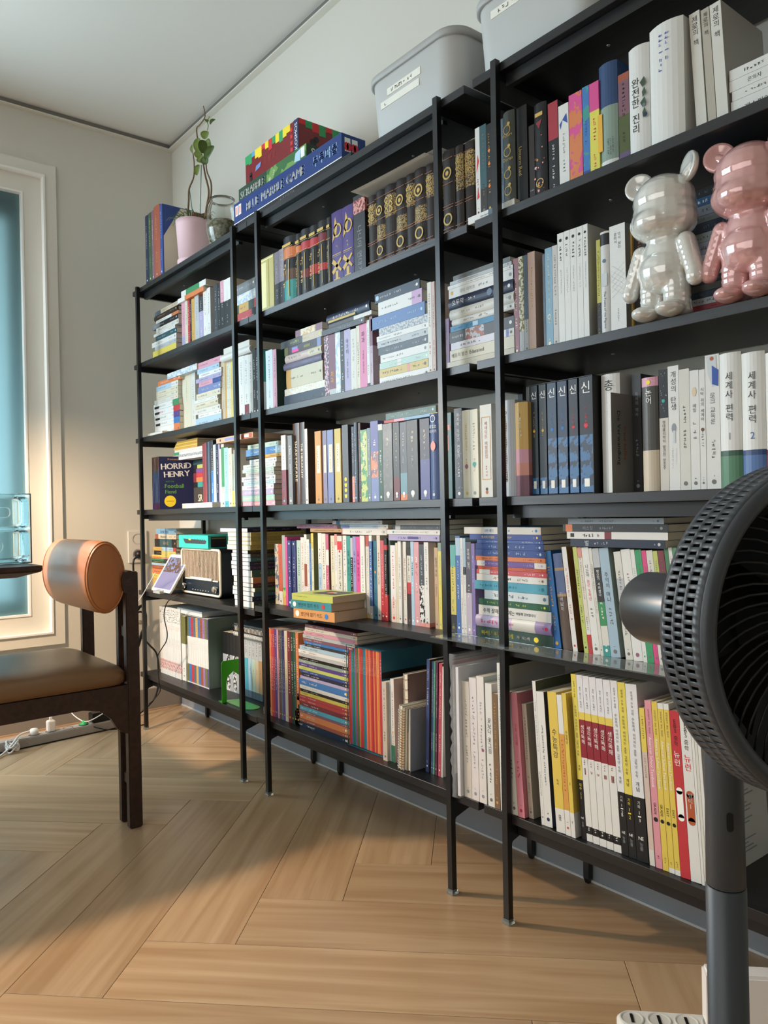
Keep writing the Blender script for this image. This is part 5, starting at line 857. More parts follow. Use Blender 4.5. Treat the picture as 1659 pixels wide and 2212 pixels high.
# ---------- fan-side gap and bay, bottom shelf
stand(23, 6, Z16, 0.268, 118, [(155, 215, 'cr', G(bands=[(1, '#e8dccb')], side='#a8825c', title=WT('', 'gy', 0.5, 0.85, 0.4))), (192, 198, 'ow', G(bands=[(1, '#efe6e4')], title=WT('', 'gy', 0.45, 0.85, 0.4))), ((193, 230), 190, 'w', G(bands=[(1, '#f0e8e2')], word='white flowered', title=WT('', 'gy', 0.4, 0.8, 0.4), ink=lambda I, t, h: I.disc(t * .15, h * .42, t * .18, 'mv', 6), side='#c9d6cc', dp=0.17)), ((236, 270), 226, 'w', G(title=WT('꽃보다 꽃그림', 'dk', 0.4, 0.72, 0.55), side='#d8d2c8')), (298, 278, '#8a6a48', G(word='brown', tc='tan')), (320, 122, 'w', G(tc='gy'))], lean=-0.012)
stand(3, 6, Z16, 0.266, 342, [(376, 268, 'ow', G(bands=[(1, '#ece4d6')], title=WT('1일 1그림', 'dk', 0.5, 0.75, 0.4))), (410, 274, 'pk', G(bands=[(1, '#f08a9a')], title=WT('1일 1그림', '#b03048', 0.5, 0.75, 0.4), side='#eb8494', dp=0.17)), ((432, 456), 330, 'be', G(bands=[(1, '#cbb8a4')], d=0.255)), ((490, 508), 214, 'w', G(d=0.262, side='#5a6258', dp=0.18)), (548, 268, 'w', G(title=WT('', 'nv', 0.3, 0.75, 0.3), d=0.262, side='#2a3450', dp=0.16)), ((566, 612), 270, 'ye', G(bands=[(0.17, 'w'), (1, '#f4cf2c')], word='yellow and white', title=[('수능특강', 'v', 0.5, 0.74, 'dk', 0.6), ('독서', 'v', 0.3, 0.38, 'dk', 0.25), ('EBS', 'r', 0.08, 0.13, 'bk', 0.25)], small=False)), ((613, 640), 284, 'w', G(bands=[(0.18, 'w'), (0.72, '#eca42c'), (1, 'w')], word='white and orange', title=WT('', 'ru', 0.3, 0.68, 0.5))), (662, 276, 'ye', G(bands=[(0.17, 'w'), (1, '#f4cf2c')], word='yellow and white', title=[('수능특강', 'v', 0.5, 0.74, 'dk', 0.6), ('문학', 'v', 0.3, 0.38, 'dk', 0.25), ('EBS', 'r', 0.08, 0.13, 'bk', 0.25)], small=False))], lean=-0.062, kind='workbook')
NE = lambda c, s, tcx='w': G(bands=[(0.36, 'bk'), (1, c)], title=[('상위권 수능 전략', 'v', 0.82, 0.96, 'bk', 0.3), ('수능까지 이어지는 초등 고학년 수학', 'v', 0.47, 0.81, 'dk', 0.42), ('개념', 'v', 0.39, 0.45, 'bk', 0.4), (s, 'v', 0.22, 0.34, tcx, 0.5), ('NE', 'h', 0.12, 0.14, 'w', 0.5), ('능률', 'v', 0.06, 0.11, 'gy', 0.4)], small=False)
rows = [((280, 331), 72, 'ye', dict(NE('#f4dc2e', '대수 II', 'ye'), word='yellow and black'))]
for k, (a, b, v, n) in enumerate([(331, 388, 80, 'I'), (389, 450, 90, 'V'), (451, 516, 102, 'IV'), (517, 582, 114, 'III'), (583, 655, 127, 'II')]):
    rows.append(((a, b), v, 'w', G(bands=[(0.045, 'w'), (0.09, 'bk'), (0.50, 'w'), (0.73, '#a01c30'), (0.775, 'ye'), (1, '#f0edf0')], word='white and crimson', title=[('생각 읽기가 독해다', 'v', 0.80, 0.93, 'dk', 0.35), ('생각독해', 'v', 0.52, 0.70, 'w', 0.62), (n, 'h', 0.40, 0.44, 'dr', 0.35), ('', 'd', 0.45, 0.49, 'dr', 0.35), ('', 'd', 0.05, 0.088, 'w', 0.4)], small=False, label='white workbook with crimson block and roman numeral %s, fan-side bay\'s bottom shelf' % n)))
rows += [((656, 722), 134, 'w', dict(NE('#f0eeee', '기하 I-2B'), word='white and black')), ((723, 797), 150, 'ye', dict(NE('#f4dc2e', '기하 I-2', 'ye'), word='yellow and black')), ((798, 908), 168, 'w', dict(NE('#f0eeee', '기하 I-3'), word='thick white and black')),
 ((924, 975), 392, 'ye', G(bands=[(0.1, 'ow'), (0.72, '#e2c9b8'), (1, 'ye')], word='yellow and beige', title=[('', 'd', 0.8, 0.95, 'bk', 0.4), ('', 'd', 0.55, 0.7, 'dk', 0.35)], small=False))]
for a, b, v, c, g1, bt_ in [(978, 1043, 322, '#f29aa8', 'GRADE 2', None), (1044, 1100, 332, '#f2d02a', 'GRADE 1', None), (1101, 1156, 346, '#f2d02a', 'EASY 3', 1), (1157, 1211, 352, '#f2d02a', 'EASY 2', 1)]:
    rows.append(((a, b), v, 'pk' if 'f29' in c else 'ye', G(bands=[(0.03, 'w'), (0.965, c), (1, 'w')] if bt_ else [(1, c)], word='pink' if 'f29' in c else 'yellow', title=[('미국교과서 읽는 영단어', 'v', 0.80, 0.95, 'dk', 0.45), ('American School Textbook', 'r', 0.48, 0.78, 'w', 0.5), (g1[:-2], 'r', 0.32, 0.39, 'bk', 0.42), ('', 'd', 0.04, 0.08, 'dk', 0.4)], ink=lambda I, t, h, n=g1[-1]: (I.disc(0, h * .29, t * .32, 'bk'), I.text(n, 0, h * .29, t * .3, t * .4, 'w')), small=False, label='%s english workbook marked %s, fan-side bay\'s bottom shelf' % ('pink' if 'f29' in c else 'yellow', g1.lower().replace('3', 'three').replace('2', 'two').replace('1', 'one')))))
def pill(c1, c2, n):
    def f(I, t, h):
        I.rect(-t * .34, t * .34, h * .36, h * .52, c1); I.disc(0, h * .36, t * .34, c1); I.disc(0, h * .52, t * .34, c1)
        I.column('영어' + str(n), 0, h * .35, h * .53, t * .42, c2, 0.02)
    return f
NV = [('EBS', 'v', 0.86, 0.95, 'bk', 0.4), ('중학', 'v', 0.78, 0.85, 'bk', 0.45), ('뉴런', 'v', 0.62, 0.76, 'w', 0.66)]
rows += [((1213, 1306), 420, 'rd', G(bands=[(1, '#d8202e')], title=NV, ink=pill('w', 'bk', 2), small=False, word='red')), ((1307, 1410), 455, 'w', G(title=[q[:4] + (('bk', 0.45) if i < 2 else ('rd', 0.66)) for i, q in enumerate(NV)], ink=pill('ru', 'w', 1), small=False, word='white and red')), ((1412, 1439), 520, 'w', G(small=False)), (1468, 540, 'ow', G(small=False)), (1500, 560, 'w', G(side='#e4e0da', small=False, dp=0.2))]
stand(3, 6, Z17, 0.258, 250, rows, lean=-0.058, kind='workbook')
# ================================================================ other things on the shelves
def px(crop, u, v): return crop[0] + u / crop[2], crop[1] + v / crop[2]
def xd(crop, u, d, z): return x_of(crop[0] + u / crop[2], d, z)
def zd(crop, v, x, d): return z_of(crop[1] + v / crop[2], x, d)
def depth_to(u_px, x, d, z):
    """distance from the wall at which a point at x, z is seen in column u_px (going back from d)"""
    lo, hi = 0.0, d
    def uu(q):
        p = Vector((x, -q, z)) - CAM; return 829.5 + FPX * p.dot(RGT) / p.dot(FWD)
    for _ in range(40):
        m_ = (lo + hi) / 2
        if uu(m_) > u_px: lo = m_
        else: hi = m_
    return lo
def printed(parent, ink, place, name='print'):
    o = bpy.data.objects.new(name, ink.mesh(place=place)); o['kind'] = 'stuff'; COL.objects.link(o); o.parent = parent
    if parent.get('_e'): o.matrix_parent_inverse = Matrix.Translation(-Vector(parent.location))
    return o
def slipcase(run, d, dp, m, shelf, label, wall=0.0014, side=None, foot=True):
    """open-fronted case round the volumes of a run"""
    xs, zz_ = [], []
    for (o, wd, t_, h, kd, lb) in run.items:
        c_ = o.matrix_world.translation; xs += [c_.x - t_ / 2, c_.x + t_ / 2]; zz_.append(c_.z + h)
    g = 0.0004 + wall; xl, xr = min(xs) - g, max(xs) + g; zb = globals()['zs'](run.bay, shelf) + 0.0002; zt = max(zz_) + g
    d *= S; dp *= S; y0, y1 = -d, -d + dp; w_ = wall
    t = empty('slipcase', ((xl + xr) / 2, -d + dp / 2, zb), label, 'slipcase')
    box('side_panel', xl, xl + w_, y0, y1, zb, zt, m, t); box('side_panel', xr - w_, xr, y0, y1, zb, zt, side or m, t)
    box('top_panel', xl + w_, xr - w_, y0, y1, zt - w_, zt, m, t)
    if foot: box('bottom_panel', xl + w_, xr - w_, y0, y1, zb, zb + w_, m, t)
    box('back_panel', xl + w_, xr - w_, y1 - w_, y1, zb + w_, zt - w_, m, t)
    return t, (xl, xr, y0, y1, zb, zt)
# cream case of the gilt volumes, black case, blue case, sage case
slipcase(run_gilt, 0.230, 0.195, cmat('#b7ad92'), 2, 'thin cream slipcase holding three gilt dark brown volumes', foot=False)
slipcase(run_sea, 0.236, 0.165, cmat('#101114'), 4, 'black slipcase holding the six blue-black volumes')
TEALC = cmat('#1d6f86', 0.35)
tcase, e = slipcase(run_teal, 0.236, 0.168, TEALC, 6, 'teal blue slipcase full of thin red, orange and green volumes', side=TEALC)
I = Ink(); hh = e[5] - e[4]; dd_ = e[3] - e[2]
I.rect(0, dd_, hh * .74, hh * .80, 'bk'); I.rect(0, dd_, hh * .55, hh * .57, 'bk')
for a in (0.35, 0.75): I.poly([(dd_ * (a - .12), hh * .57), (dd_ * (a - .06), hh * .57), (dd_ * (a + .02), hh * .74), (dd_ * (a - .04), hh * .74)], 'bk')
I.rect(dd_ * .08, dd_ * .2, hh * .66, hh * .67, 'bk'); I.rect(0, dd_, hh * .53, hh * .545, 'ye')
printed(tcase, I, lambda a, b, e=e: (e[1] + 0.0004, e[2] + a, e[4] + b))
SAGE = cmat('#8da294', 0.45)
gcase, e = slipcase(run_sage, 0.209, 0.15, cmat('#e8ebe6'), 6, 'white slipcase with sage green sides holding ten colour-striped volumes', side=SAGE)
I = Ink(); hh = e[5] - e[4]; dd_ = e[3] - e[2]
for i_ in range(7):
    for j_ in range(9): I.ring(dd_ * (.12 + .13 * i_), hh * (.08 + .105 * j_), 0.005, 0.0012, '#7d9385', 8)
for q in range(16): I.rect(dd_ * .5, dd_ * (.9 - .1 * (q % 3)), hh * (.72 - .025 * q), hh * (.728 - .025 * q), 'dk')
printed(gcase, I, lambda a, b, e=e: (e[1] + 0.0004, e[2] + a, e[4] + b))
# pale box lying across the white volumes
zt_ = e[5]
xb0, xb1 = xd(A6, 322, 0.212 * S, zt_ + .02), xd(A6, 652, 0.212 * S, zt_ + .02)
b_ = box('document_box', xb0, xb1, -0.212 * S, -0.05, zt_ + 0.0022, zt_ + 0.0225, mat('box_pale', '#d9dcdc', 0.35), None, bevel=0.0015)
tag(b_, 'flat pale grey box lying across the white volumes and sage slipcase', 'box')
# clear plate along the fan-side bay's fifth shelf
b_ = box('acrylic_sheet', xd(Z15, 45, .25, ZS[5]), xd(Z15, 1900, .25, ZS[5]), -0.300 * S, -0.226 * S, ZS[5] + 0.0003, ZS[5] + 0.0028, mat('acrylic', '#eef4f2', 0.05, trans=0.92, ior=1.3), None)
tag(b_, "clear acrylic sheet overhanging the front edge of the fan-side bay's fifth shelf", 'sheet')
# sheaf of paper on the gilt volumes
zt_ = zd(Z5, 100, xd(Z5, 840, .235 * S, 1.6), .235 * S)
pt = max(o.matrix_world.translation.z + h for R in RUNS if R.bay == 2 and R.shelf == 2 for (o, wd, t_, h, kd, lb) in R.items if 'gilt' in wd and 'brown' in wd)
xa_, xb_ = xd(Z5, 655, .275 * S, pt), xd(Z5, 1225, .275 * S, pt)
t = empty('paper_sheaf', ((xa_ + xb_) / 2, -.2, pt), 'sheaf of white papers lying over the gilt dark brown volumes', 'papers')
for k in range(4):
    o = random.Random(k).uniform(-.012, .012); bm = bmesh.new()
    n = 8; loops = []
    V0 = [[bm.verts.new((xa_ + .01 * k + (xb_ - xa_ - .05) * i / n, -(.278 - .006 * k + o * .3) * S + j * .205, pt + .0012 + .0022 * k + (0.006 * (1 - i / n) ** 2 if j == 0 else 0))) for i in range(n + 1)] for j in (0, 1)]
    for i in range(n): bm.faces.new((V0[0][i], V0[0][i + 1], V0[1][i + 1], V0[1][i]))
    bmesh.ops.solidify(bm, geom=bm.faces[:], thickness=-0.0016)
    from_bm('sheet', bm, mat('paper_%d' % (k % 2), ['#e9e4da', '#d9c9a4'][1 if k == 3 else 0] if k != 1 else '#cfd2d6', 0.8), t)

# ---------------------------------------------------------------- window-end bay, fourth shelf: slim books turned to the room
th_ = math.atan2(FWD.y * -1, FWD.x * -1) + math.radians(20)
RH = Run(1, 4)
pB = at_z(*px(Z2, 296, 926), ZS[4] - 0.004)
hx = x_of(280 + 296 / 4.608, 0.268 * S, ZS[4]); hd = 0.268 * S
hb = zd(Z2, 405, hx + .05, 0.2)
spec_ = [('#20264f', 'navy blue', 0.0), ('lb', 'light blue', 1), ('lb', 'light blue', 2), ('#5a9ac8', 'blue', 3), ('lb', 'light blue', 4), ('#2c3a34', 'dark green', 5)]
Hh = 0.205
for i, (c, wd, k) in enumerate(spec_):
    off = 0.0072 * k
    pos = Vector((hx, -hd, ZS[4] + 0.0002)) + Vector((-math.cos(th_), -math.sin(th_), 0)) * off + Vector((-RGT.x, -RGT.y, 0)) * (0.0085 * k) + Vector((0.0, 0.004, 0)) * k
    M = Matrix.Translation(pos) @ Matrix.Rotation(th_, 4, 'Z')
    o = make_book(0.0066, Hh, 0.138, c, M, kind='picture_book', bands=[(0.12, 'rd'), (0.72, '#8cc4e8'), (1, 'mu')] if k != 5 else [(0.6, '#1f2f2a'), (1, 'mu')], side='#20285c', tc='w', small=False, pages=PAGEW)
    RH.items.append((o, wd, 0.0066, Hh, 'picture_book', 'navy picture book with big lettered cover turned outward beside light blue spines' if k == 0 else None))
    if k == 0:
        I = Ink(); W_ = 0.138
        I.text('Francesca Simon', W_ * .5, Hh * .95, W_ * .68, Hh * .035, 'mu')
        I.text('HORRiD', W_ * .48, Hh * .82, W_ * .84, Hh * .13, 'w', 0.05, 0.03); I.text('HENRY', W_ * .5, Hh * .67, W_ * .72, Hh * .12, 'w', 0.06, 0.03)
        I.text('and the', W_ * .3, Hh * .53, W_ * .24, Hh * .035, '#4f8f4a'); I.text('Football', W_ * .42, Hh * .44, W_ * .6, Hh * .075, '#6fb04a', 0.0, 0.02); I.text('Fiend', W_ * .32, Hh * .33, W_ * .4, Hh * .07, '#6fb04a', 0.0, 0.02)
        I.disc(W_ * .3, Hh * .15, W_ * .16, 'ye', 24); I.disc(W_ * .3, Hh * .15, W_ * .13, 'w', 24); I.rect(W_ * .2, W_ * .4, Hh * .14, Hh * .16, 'ye')
        printed(o, I, lambda a, b: (0.0066 / 2 + 0.0003, a, b), 'cover_print')
# box game lying over the books
def flat_box(name, crop, uL, uR, vT, vB, um, d, dp, m, label, cat, zb=None, bevel=0.0012):
    d *= S
    x = xd(crop, um, d, 1.0); z0 = zd(crop, vB, x, d) if zb is None else zb
    x = xd(crop, um, d, z0); z0 = zd(crop, vB, x, d) if zb is None else zb
    z1 = zd(crop, vT, x, d); zm = (z0 + z1) / 2
    xl, xr = xd(crop, uL, d, zm), xd(crop, uR, d, zm)
    o = box(name, xl, xr, -d, -d + dp * S, z0, z1, m, None, bevel=bevel)
    tag(o, label, cat); return o, (xl, xr, -d, -d + dp * S, z0, z1)
top4 = max(o.matrix_world.translation.z + h for R in RUNS if R.bay == 1 and R.shelf == 4 and not R.stack for (o, wd, t_, h, kd, lb) in R.items if o.matrix_world.translation.x > xd(Z2, 860, .25, 1.0) )
o, e = flat_box('game_box', Z2, 862, 1226, 186, 252, 1040, 0.262, 0.19, mat('game_tan', '#c9a184', 0.45), "tan flat game box lying across the books, window-end bay's fourth shelf", 'box', zb=top4 + 0.0012)
I = Ink(); w_ = e[1] - e[0]; h_ = e[5] - e[4]
I.rect(w_ * .7, w_ * .98, h_ * .1, h_ * .9, 'ru'); I.rect(w_ * .78, w_ * .9, h_ * .25, h_ * .8, 'w'); I.rect(w_ * .25, w_ * .5, h_ * .25, h_ * .75, 'pw'); I.disc(w_ * .12, h_ * .5, h_ * .25, 'dk')
printed(o, I, lambda a, b, e=e: (e[0] + a, e[2] - 0.0004, e[4] + b))
ZS51, ZS61 = zs(1, 5), zs(1, 6)
# ---------------------------------------------------------------- window-end bay, fifth shelf
# pile with its page edges to the room and the spines to the side
RP = Run(12, 5); RP.stack = True
z = ZS51 + 0.0002; dd_ = 0.25 * S
spines = ['#2b4a3a', '#1f2c50', '#2c6a80', '#3f6a3a', '#5a2a2c', '#c0702c', '#2f5a44', '#3a2a50', '#2b2f4a', '#2a6a70', '#4a4630', '#5a4a2a']
wds = ['dark green', 'navy', 'teal', 'green', 'dark red', 'orange', 'dark green', 'plum', 'navy', 'teal', 'olive', 'brown', 'mustard', 'yellow', 'mustard', 'yellow', 'navy']
lefts = [1128, 1120, 1100, 1102, 1112, 1114, 1092, 1085, 1082, 1090, 1086, 1098]; rights = [1364, 1344, 1362, 1376, 1352, 1352, 1340, 1318, 1312, 1324, 1322, 1288]
tops = [950, 890, 832, 782, 730, 655, 572, 522, 470, 420, 374, 332]
lefts += [1032, 1040, 1044, 1040, 946]; rights += [1322, 1330, 1326, 1326, 1284]; tops += [268, 218, 168, 112, 62]; spines += ['#b8a030', '#c4aa34', '#b09a2c', '#c0a832', '#1e2747']
for k in range(17):
    x = xd(A5, 1210, dd_, z); zt = zd(A5, tops[k], x, dd_)
    xl, xr = xd(A5, lefts[k], dd_, (z + zt) / 2), xd(A5, rights[k], dd_, (z + zt) / 2)
    t_ = max(zt - z - 0.0005, 0.003); h_ = 0.185 if k < 12 else 0.205
    M = Matrix.Translation((xr, -dd_ + h_, z + t_ / 2)) @ Matrix(((0, -1, 0, 0), (0, 0, -1, 0), (1, 0, 0, 0), (0, 0, 0, 1)))
    o = make_book(t_, h_, xr - xl, spines[k], M, kind='paperback', mode='r', tc='bk' if 12 <= k < 16 else 'tan', small=True, pages=PAGEW if k < 12 or k == 16 else PAGES)
    RP.items.append((o, wds[k], t_, h_, 'paperback', '%s-spined paperback number %s up, white page edges outward, window-side gap\'s fifth shelf' % (wds[k], ['one', 'two', 'three', 'four', 'five', 'six', 'seven', 'eight', 'nine', 'ten', 'eleven', 'twelve', 'thirteen', 'fourteen', 'fifteen', 'sixteen', 'seventeen'][k])))
    z = zt
# radio
rd = -at_z(394, 1279.5, ZS51 + .003).y; zb = ZS51 + 0.0002
rxl, rxr = xd(A5, 470, rd, zb + .07), xd(A5, 952, rd, zb + .07)
rzt = zd(A5, 312, (rxl + rxr) / 2, rd); rw, rh = rxr - rxl, rzt - zb - 0.004
rad = empty('radio', ((rxl + rxr) / 2, -rd + .05, zb), 'retro radio with cream ribbed grille and dark cabinet, under the teal box', 'radio')
cx, cz = (rxl + rxr) / 2, zb + 0.004 + rh / 2
def rr_loop(w_, h_, r, y, n=6): return [(cx + a, y, cz + b) for a, b in rrect(w_, h_, r, n)]
NAVYM = mat('radio_dark', '#15181f', 0.3); CREAMM = mat('radio_cream', '#e9dfcb', 0.35); WOODM = wood('radio_grille', '#6d4a34', '#8a6248', 0.6); CHROME = mat('chrome', '#d9d9d6', 0.12, metal=1.0)
bm = bmesh.new(); rr_ = 0.018
loft_bm(bm, [rr_loop(rw, rh, rr_, -rd + .004), rr_loop(rw, rh, rr_, -rd + .095), rr_loop(rw - .01, rh - .01, rr_ - .004, -rd + .10)], True, True, smooth=False)
bmesh.ops.recalc_face_normals(bm, faces=bm.faces[:])
from_bm('cabinet', bm, NAVYM, rad)
bm = bmesh.new()
L = [rr_loop(rw, rh, rr_, -rd + .004), rr_loop(rw, rh, rr_, -rd), rr_loop(rw - .007, rh - .007, rr_ - .003, -rd - .003), rr_loop(rw - .016, rh - .016, rr_ - .006, -rd - .001), rr_loop(rw - .018, rh - .018, rr_ - .007, -rd + .0035)]
loft_bm(bm, L, False, False); bmesh.ops.recalc_face_normals(bm, faces=bm.faces[:])
from_bm('bezel', bm, CREAMM, rad)
gz0 = cz - rh * .17
box('grille_back', cx - rw / 2 + .006, cx + rw / 2 - .006, -rd + .0018, -rd + .0042, gz0, cz + rh / 2 - .006, WOODM, rad)
nsl = 30
for k in range(nsl):
    xs = cx - rw / 2 + .011 + (rw - .022) * k / (nsl - 1)
    box('grille_slat', xs - .0009, xs + .0009, -rd - .0014, -rd + .0018, gz0 + .004, cz + rh / 2 - .010, CREAMM, rad)
box('control_panel', cx - rw / 2 + .007, cx + rw / 2 - .007, -rd + .0012, -rd + .0042, cz - rh / 2 + .007, gz0 - .0005, mat('radio_panel', '#1b2530', 0.3), rad)
box('dial_bar', cx - rw * .40, cx + rw * .44, -rd - .001, -rd + .0016, gz0 - .002, gz0 + .0025, CREAMM, rad)
box('dial_handle', cx - rw * .22, cx + rw * .32, -rd - .008, -rd - .001, gz0 - .0005, gz0 + .009, mat('radio_handle', '#efe9dc', 0.25), rad, bevel=.002)
box('badge', cx - .006, cx + .006, -rd - .0028, -rd - .0015, cz + rh * .12, cz + rh * .12 + .011, CHROME, rad, bevel=.0008)
for sx in (-1, 1):
    bm = bmesh.new(); kx, kz = cx + sx * rw * .40, cz - rh * .335
    ring_ = lambda r, y: [(kx + r * math.cos(2 * math.pi * q / 20), y, kz + r * math.sin(2 * math.pi * q / 20)) for q in range(20)]
    loft_bm(bm, [ring_(.0125, -rd + .001), ring_(.0125, -rd - .012), ring_(.0105, -rd - .0145)], True, True); bmesh.ops.recalc_face_normals(bm, faces=bm.faces[:])
    from_bm('knob', bm, CHROME, rad)
for k in range(7):
    kx = cx - rw * .2 + rw * .4 * k / 6; bm = bmesh.new(); kz = cz - rh * .40
    r_ = lambda r, y: [(kx + r * math.cos(2 * math.pi * q / 10), y, kz + r * math.sin(2 * math.pi * q / 10)) for q in range(10)]
    loft_bm(bm, [r_(.0016, -rd + .002), r_(.0016, -rd - .001)], True, True); from_bm('button', bm, CREAMM, rad)
for sx in (-1, 1): box('foot', cx + sx * rw * .32 - .008, cx + sx * rw * .32 + .008, -rd + .01, -rd + .085, zb, zb + .0045, NAVYM, rad)
# teal box on the radio
o, e = flat_box('gift_box', A5, 436, 796, 148, 300, 615, rd / S + .012, 0.135, mat('box_teal', '#39c4b4', 0.4), 'bright teal carton with a dark picture, lying on the retro radio', 'box', zb=rzt + 0.0005)
I = Ink(); w_, h_ = e[1] - e[0], e[5] - e[4]
I.poly([(w_ * .17, h_ * .72), (w_ * .95, h_ * .62), (w_ * .94, h_ * .42), (w_ * .9, h_ * .35), (w_ * .25, h_ * .35), (w_ * .2, h_ * .5)], 'dk'); I.rect(w_ * .36, w_ * .43, h_ * .6, h_ * .72, 'ye')
for q in range(8): I.disc(w_ * (.5 + .055 * q), h_ * .66, h_ * .05, 'bk', 6)
printed(o, I, lambda a, b, e=e: (e[0] + a, e[2] - 0.0005, e[4] + b))
I = Ink(); dp_ = e[3] - e[2]
I.rect(dp_ * .08, dp_ * .52, h_ * .1, h_ * .88, 'bk'); I.rect(dp_ * .1, dp_ * .5, h_ * .72, h_ * .8, 'ol'); I.text('M', dp_ * .72, h_ * .55, dp_ * .14, h_ * .3, 'bk')
printed(o, I, lambda a, b, e=e: (e[1] + 0.0005, e[2] + a, e[4] + b), 'side_print')
# tablet leaning back on its stand
zt0 = ZS51 + 0.006
BL, BR = at_z(*px(A5, 92, 826), zt0), at_z(*px(A5, 405, 884), zt0)
ax = (BR - BL); wT = 0.195; hT = 0.165; ax.normalize()
n_ = Vector((0, 0, 1)).cross(ax).normalized()          # towards the wall
up_ = (n_ * math.cos(math.radians(58)) + Vector((0, 0, 1)) * math.sin(math.radians(58)))
BR = BL + ax * wT
nm = ax.cross(up_).normalized()
tb = empty('tablet', BL, 'white tablet leaning on a stand beside the retro radio', 'tablet')
def slab(name, o0, a0, a1, b0, b1, t0, t1, m, r=0.0):
    bm = bmesh.new(); w_, h_ = a1 - a0, b1 - b0; ca, cb = (a0 + a1) / 2, (b0 + b1) / 2
    loop = rrect(w_, h_, r, 5) if r else [(w_ / 2, h_ / 2), (-w_ / 2, h_ / 2), (-w_ / 2, -h_ / 2), (w_ / 2, -h_ / 2)]
    P_ = lambda a, b, t: o0 + ax * (ca + a) + up_ * (cb + b) + nm * t
    loft_bm(bm, [[P_(a, b, t0) for a, b in loop], [P_(a, b, t1) for a, b in loop]], True, True, smooth=False); bmesh.ops.recalc_face_normals(bm, faces=bm.faces[:])
    return from_bm(name, bm, m, tb)
slab('body', BL, 0, wT, 0, hT, -0.007, 0, mat('tablet_white', '#f1f1ef', 0.25), 0.010)
scr = slab('screen', BL, 0.013, wT - 0.013, 0.013, hT - .013, 0, 0.0004, mat('tablet_screen', '#6d6a86', 0.15, emit='#a9a3cf', estr=0.35))
slab('screen_picture', BL, 0.016, wT - 0.016, hT * .52, hT - .016, 0.0004, 0.0007, picture_mat('screen_pic', ['dk', 'br', 'pw', 'db'], 60))
bm = bmesh.new(); c0 = BL + ax * .05; c1 = BL + ax * (wT - .05)
bm_box(bm, -1, 1, -1, 1, -1, 1); vs = bm.verts[:]
for v in vs: v.co = BL + ax * (wT / 2 + v.co.x * .035) + n_ * (0.035 + v.co.y * .05) + Vector((0, 0, 1)) * (-0.0005 + v.co.z * .005)
from_bm('stand', bm, mat('stand_grey', '#a8a8a6', 0.4), tb)
bm = bmesh.new(); bm_box(bm, -1, 1, -1, 1, -1, 1)
for v in bm.verts: v.co = BL + ax * (wT / 2 + v.co.x * .03) + up_ * (0.0 + v.co.z * .008) + nm * (0.001 + v.co.y * .003)
from_bm('stand_lip', bm, mat('stand_grey', '#a8a8a6', 0.4), tb)

# ---------------------------------------------------------------- window-end bay, bottom shelf: wire-bound pads and bookends
BLKCARD = mat('black_card', '#141416', 0.5)
ztop6 = max(o.matrix_world.translation.z + h for R in RUNS if R.bay in (1, 12) and R.shelf == 6 for (o, wd, t_, h, kd, lb) in R.items if 'grey and' in wd or 'black and silver' in wd)
z = ztop6 + 0.001
for k, (uL, uR, hh_, c, wire, lab) in enumerate([(1068, 1452, .014, mat('pad_white', '#d8dadb', 0.5), mat('wire_white', '#e9e9e6', 0.3), 'white wire-bound pad lying on the grey volumes, wire outward'), (1062, 1480, .022, BLKCARD, mat('wire_black', '#0f0f10', 0.3), 'black wire-bound pad lying on the white wire-bound pad')]):
    d_ = 0.185 * S
    xl, xr = xd(A6, uL, d_, z), xd(A6, uR, d_, z)
    t = empty('wire_pad', ((xl + xr) / 2, -d_ + .08, z), lab, 'notebook')
    box('cover', xl, xr, -d_ + .004, -d_ + .15, z, z + .0016, c, t); box('cover', xl, xr, -d_ + .004, -d_ + .15, z + hh_ - .0016, z + hh_, c, t)
    box('pages', xl + .001, xr - .001, -d_ + .006, -d_ + .148, z + .0018, z + hh_ - .0018, PAGEW, t)
    n = 26; R0 = hh_ * .58
    for q in range(n):
        xx = xl + (xr - xl) * (q + .5) / n
        tube('wire_ring', [(xx + .0012 * math.sin(2 * math.pi * j / 12), -d_ + .004 + R0 * .55 * -math.cos(2 * math.pi * j / 12), z + hh_ / 2 + R0 * math.sin(2 * math.pi * j / 12)) for j in range(12)], .0013, wire, t, 6, True)
    z += hh_ + .001
xl, xr = xd(A6, 1090, .19, z), xd(A6, 1485, .19, z)
b_ = box('folder', xl, xr, -0.185 * S, -.05, z, z + .006, mat('folder_grey', '#5d6266', 0.5), None, bevel=.001); tag(b_, 'thin grey folder lying topmost on the black wire-bound pad', 'folder')
GREENP = mat('bookend_green', '#5fd03c', 0.3, trans=0.25, coat=0.3)
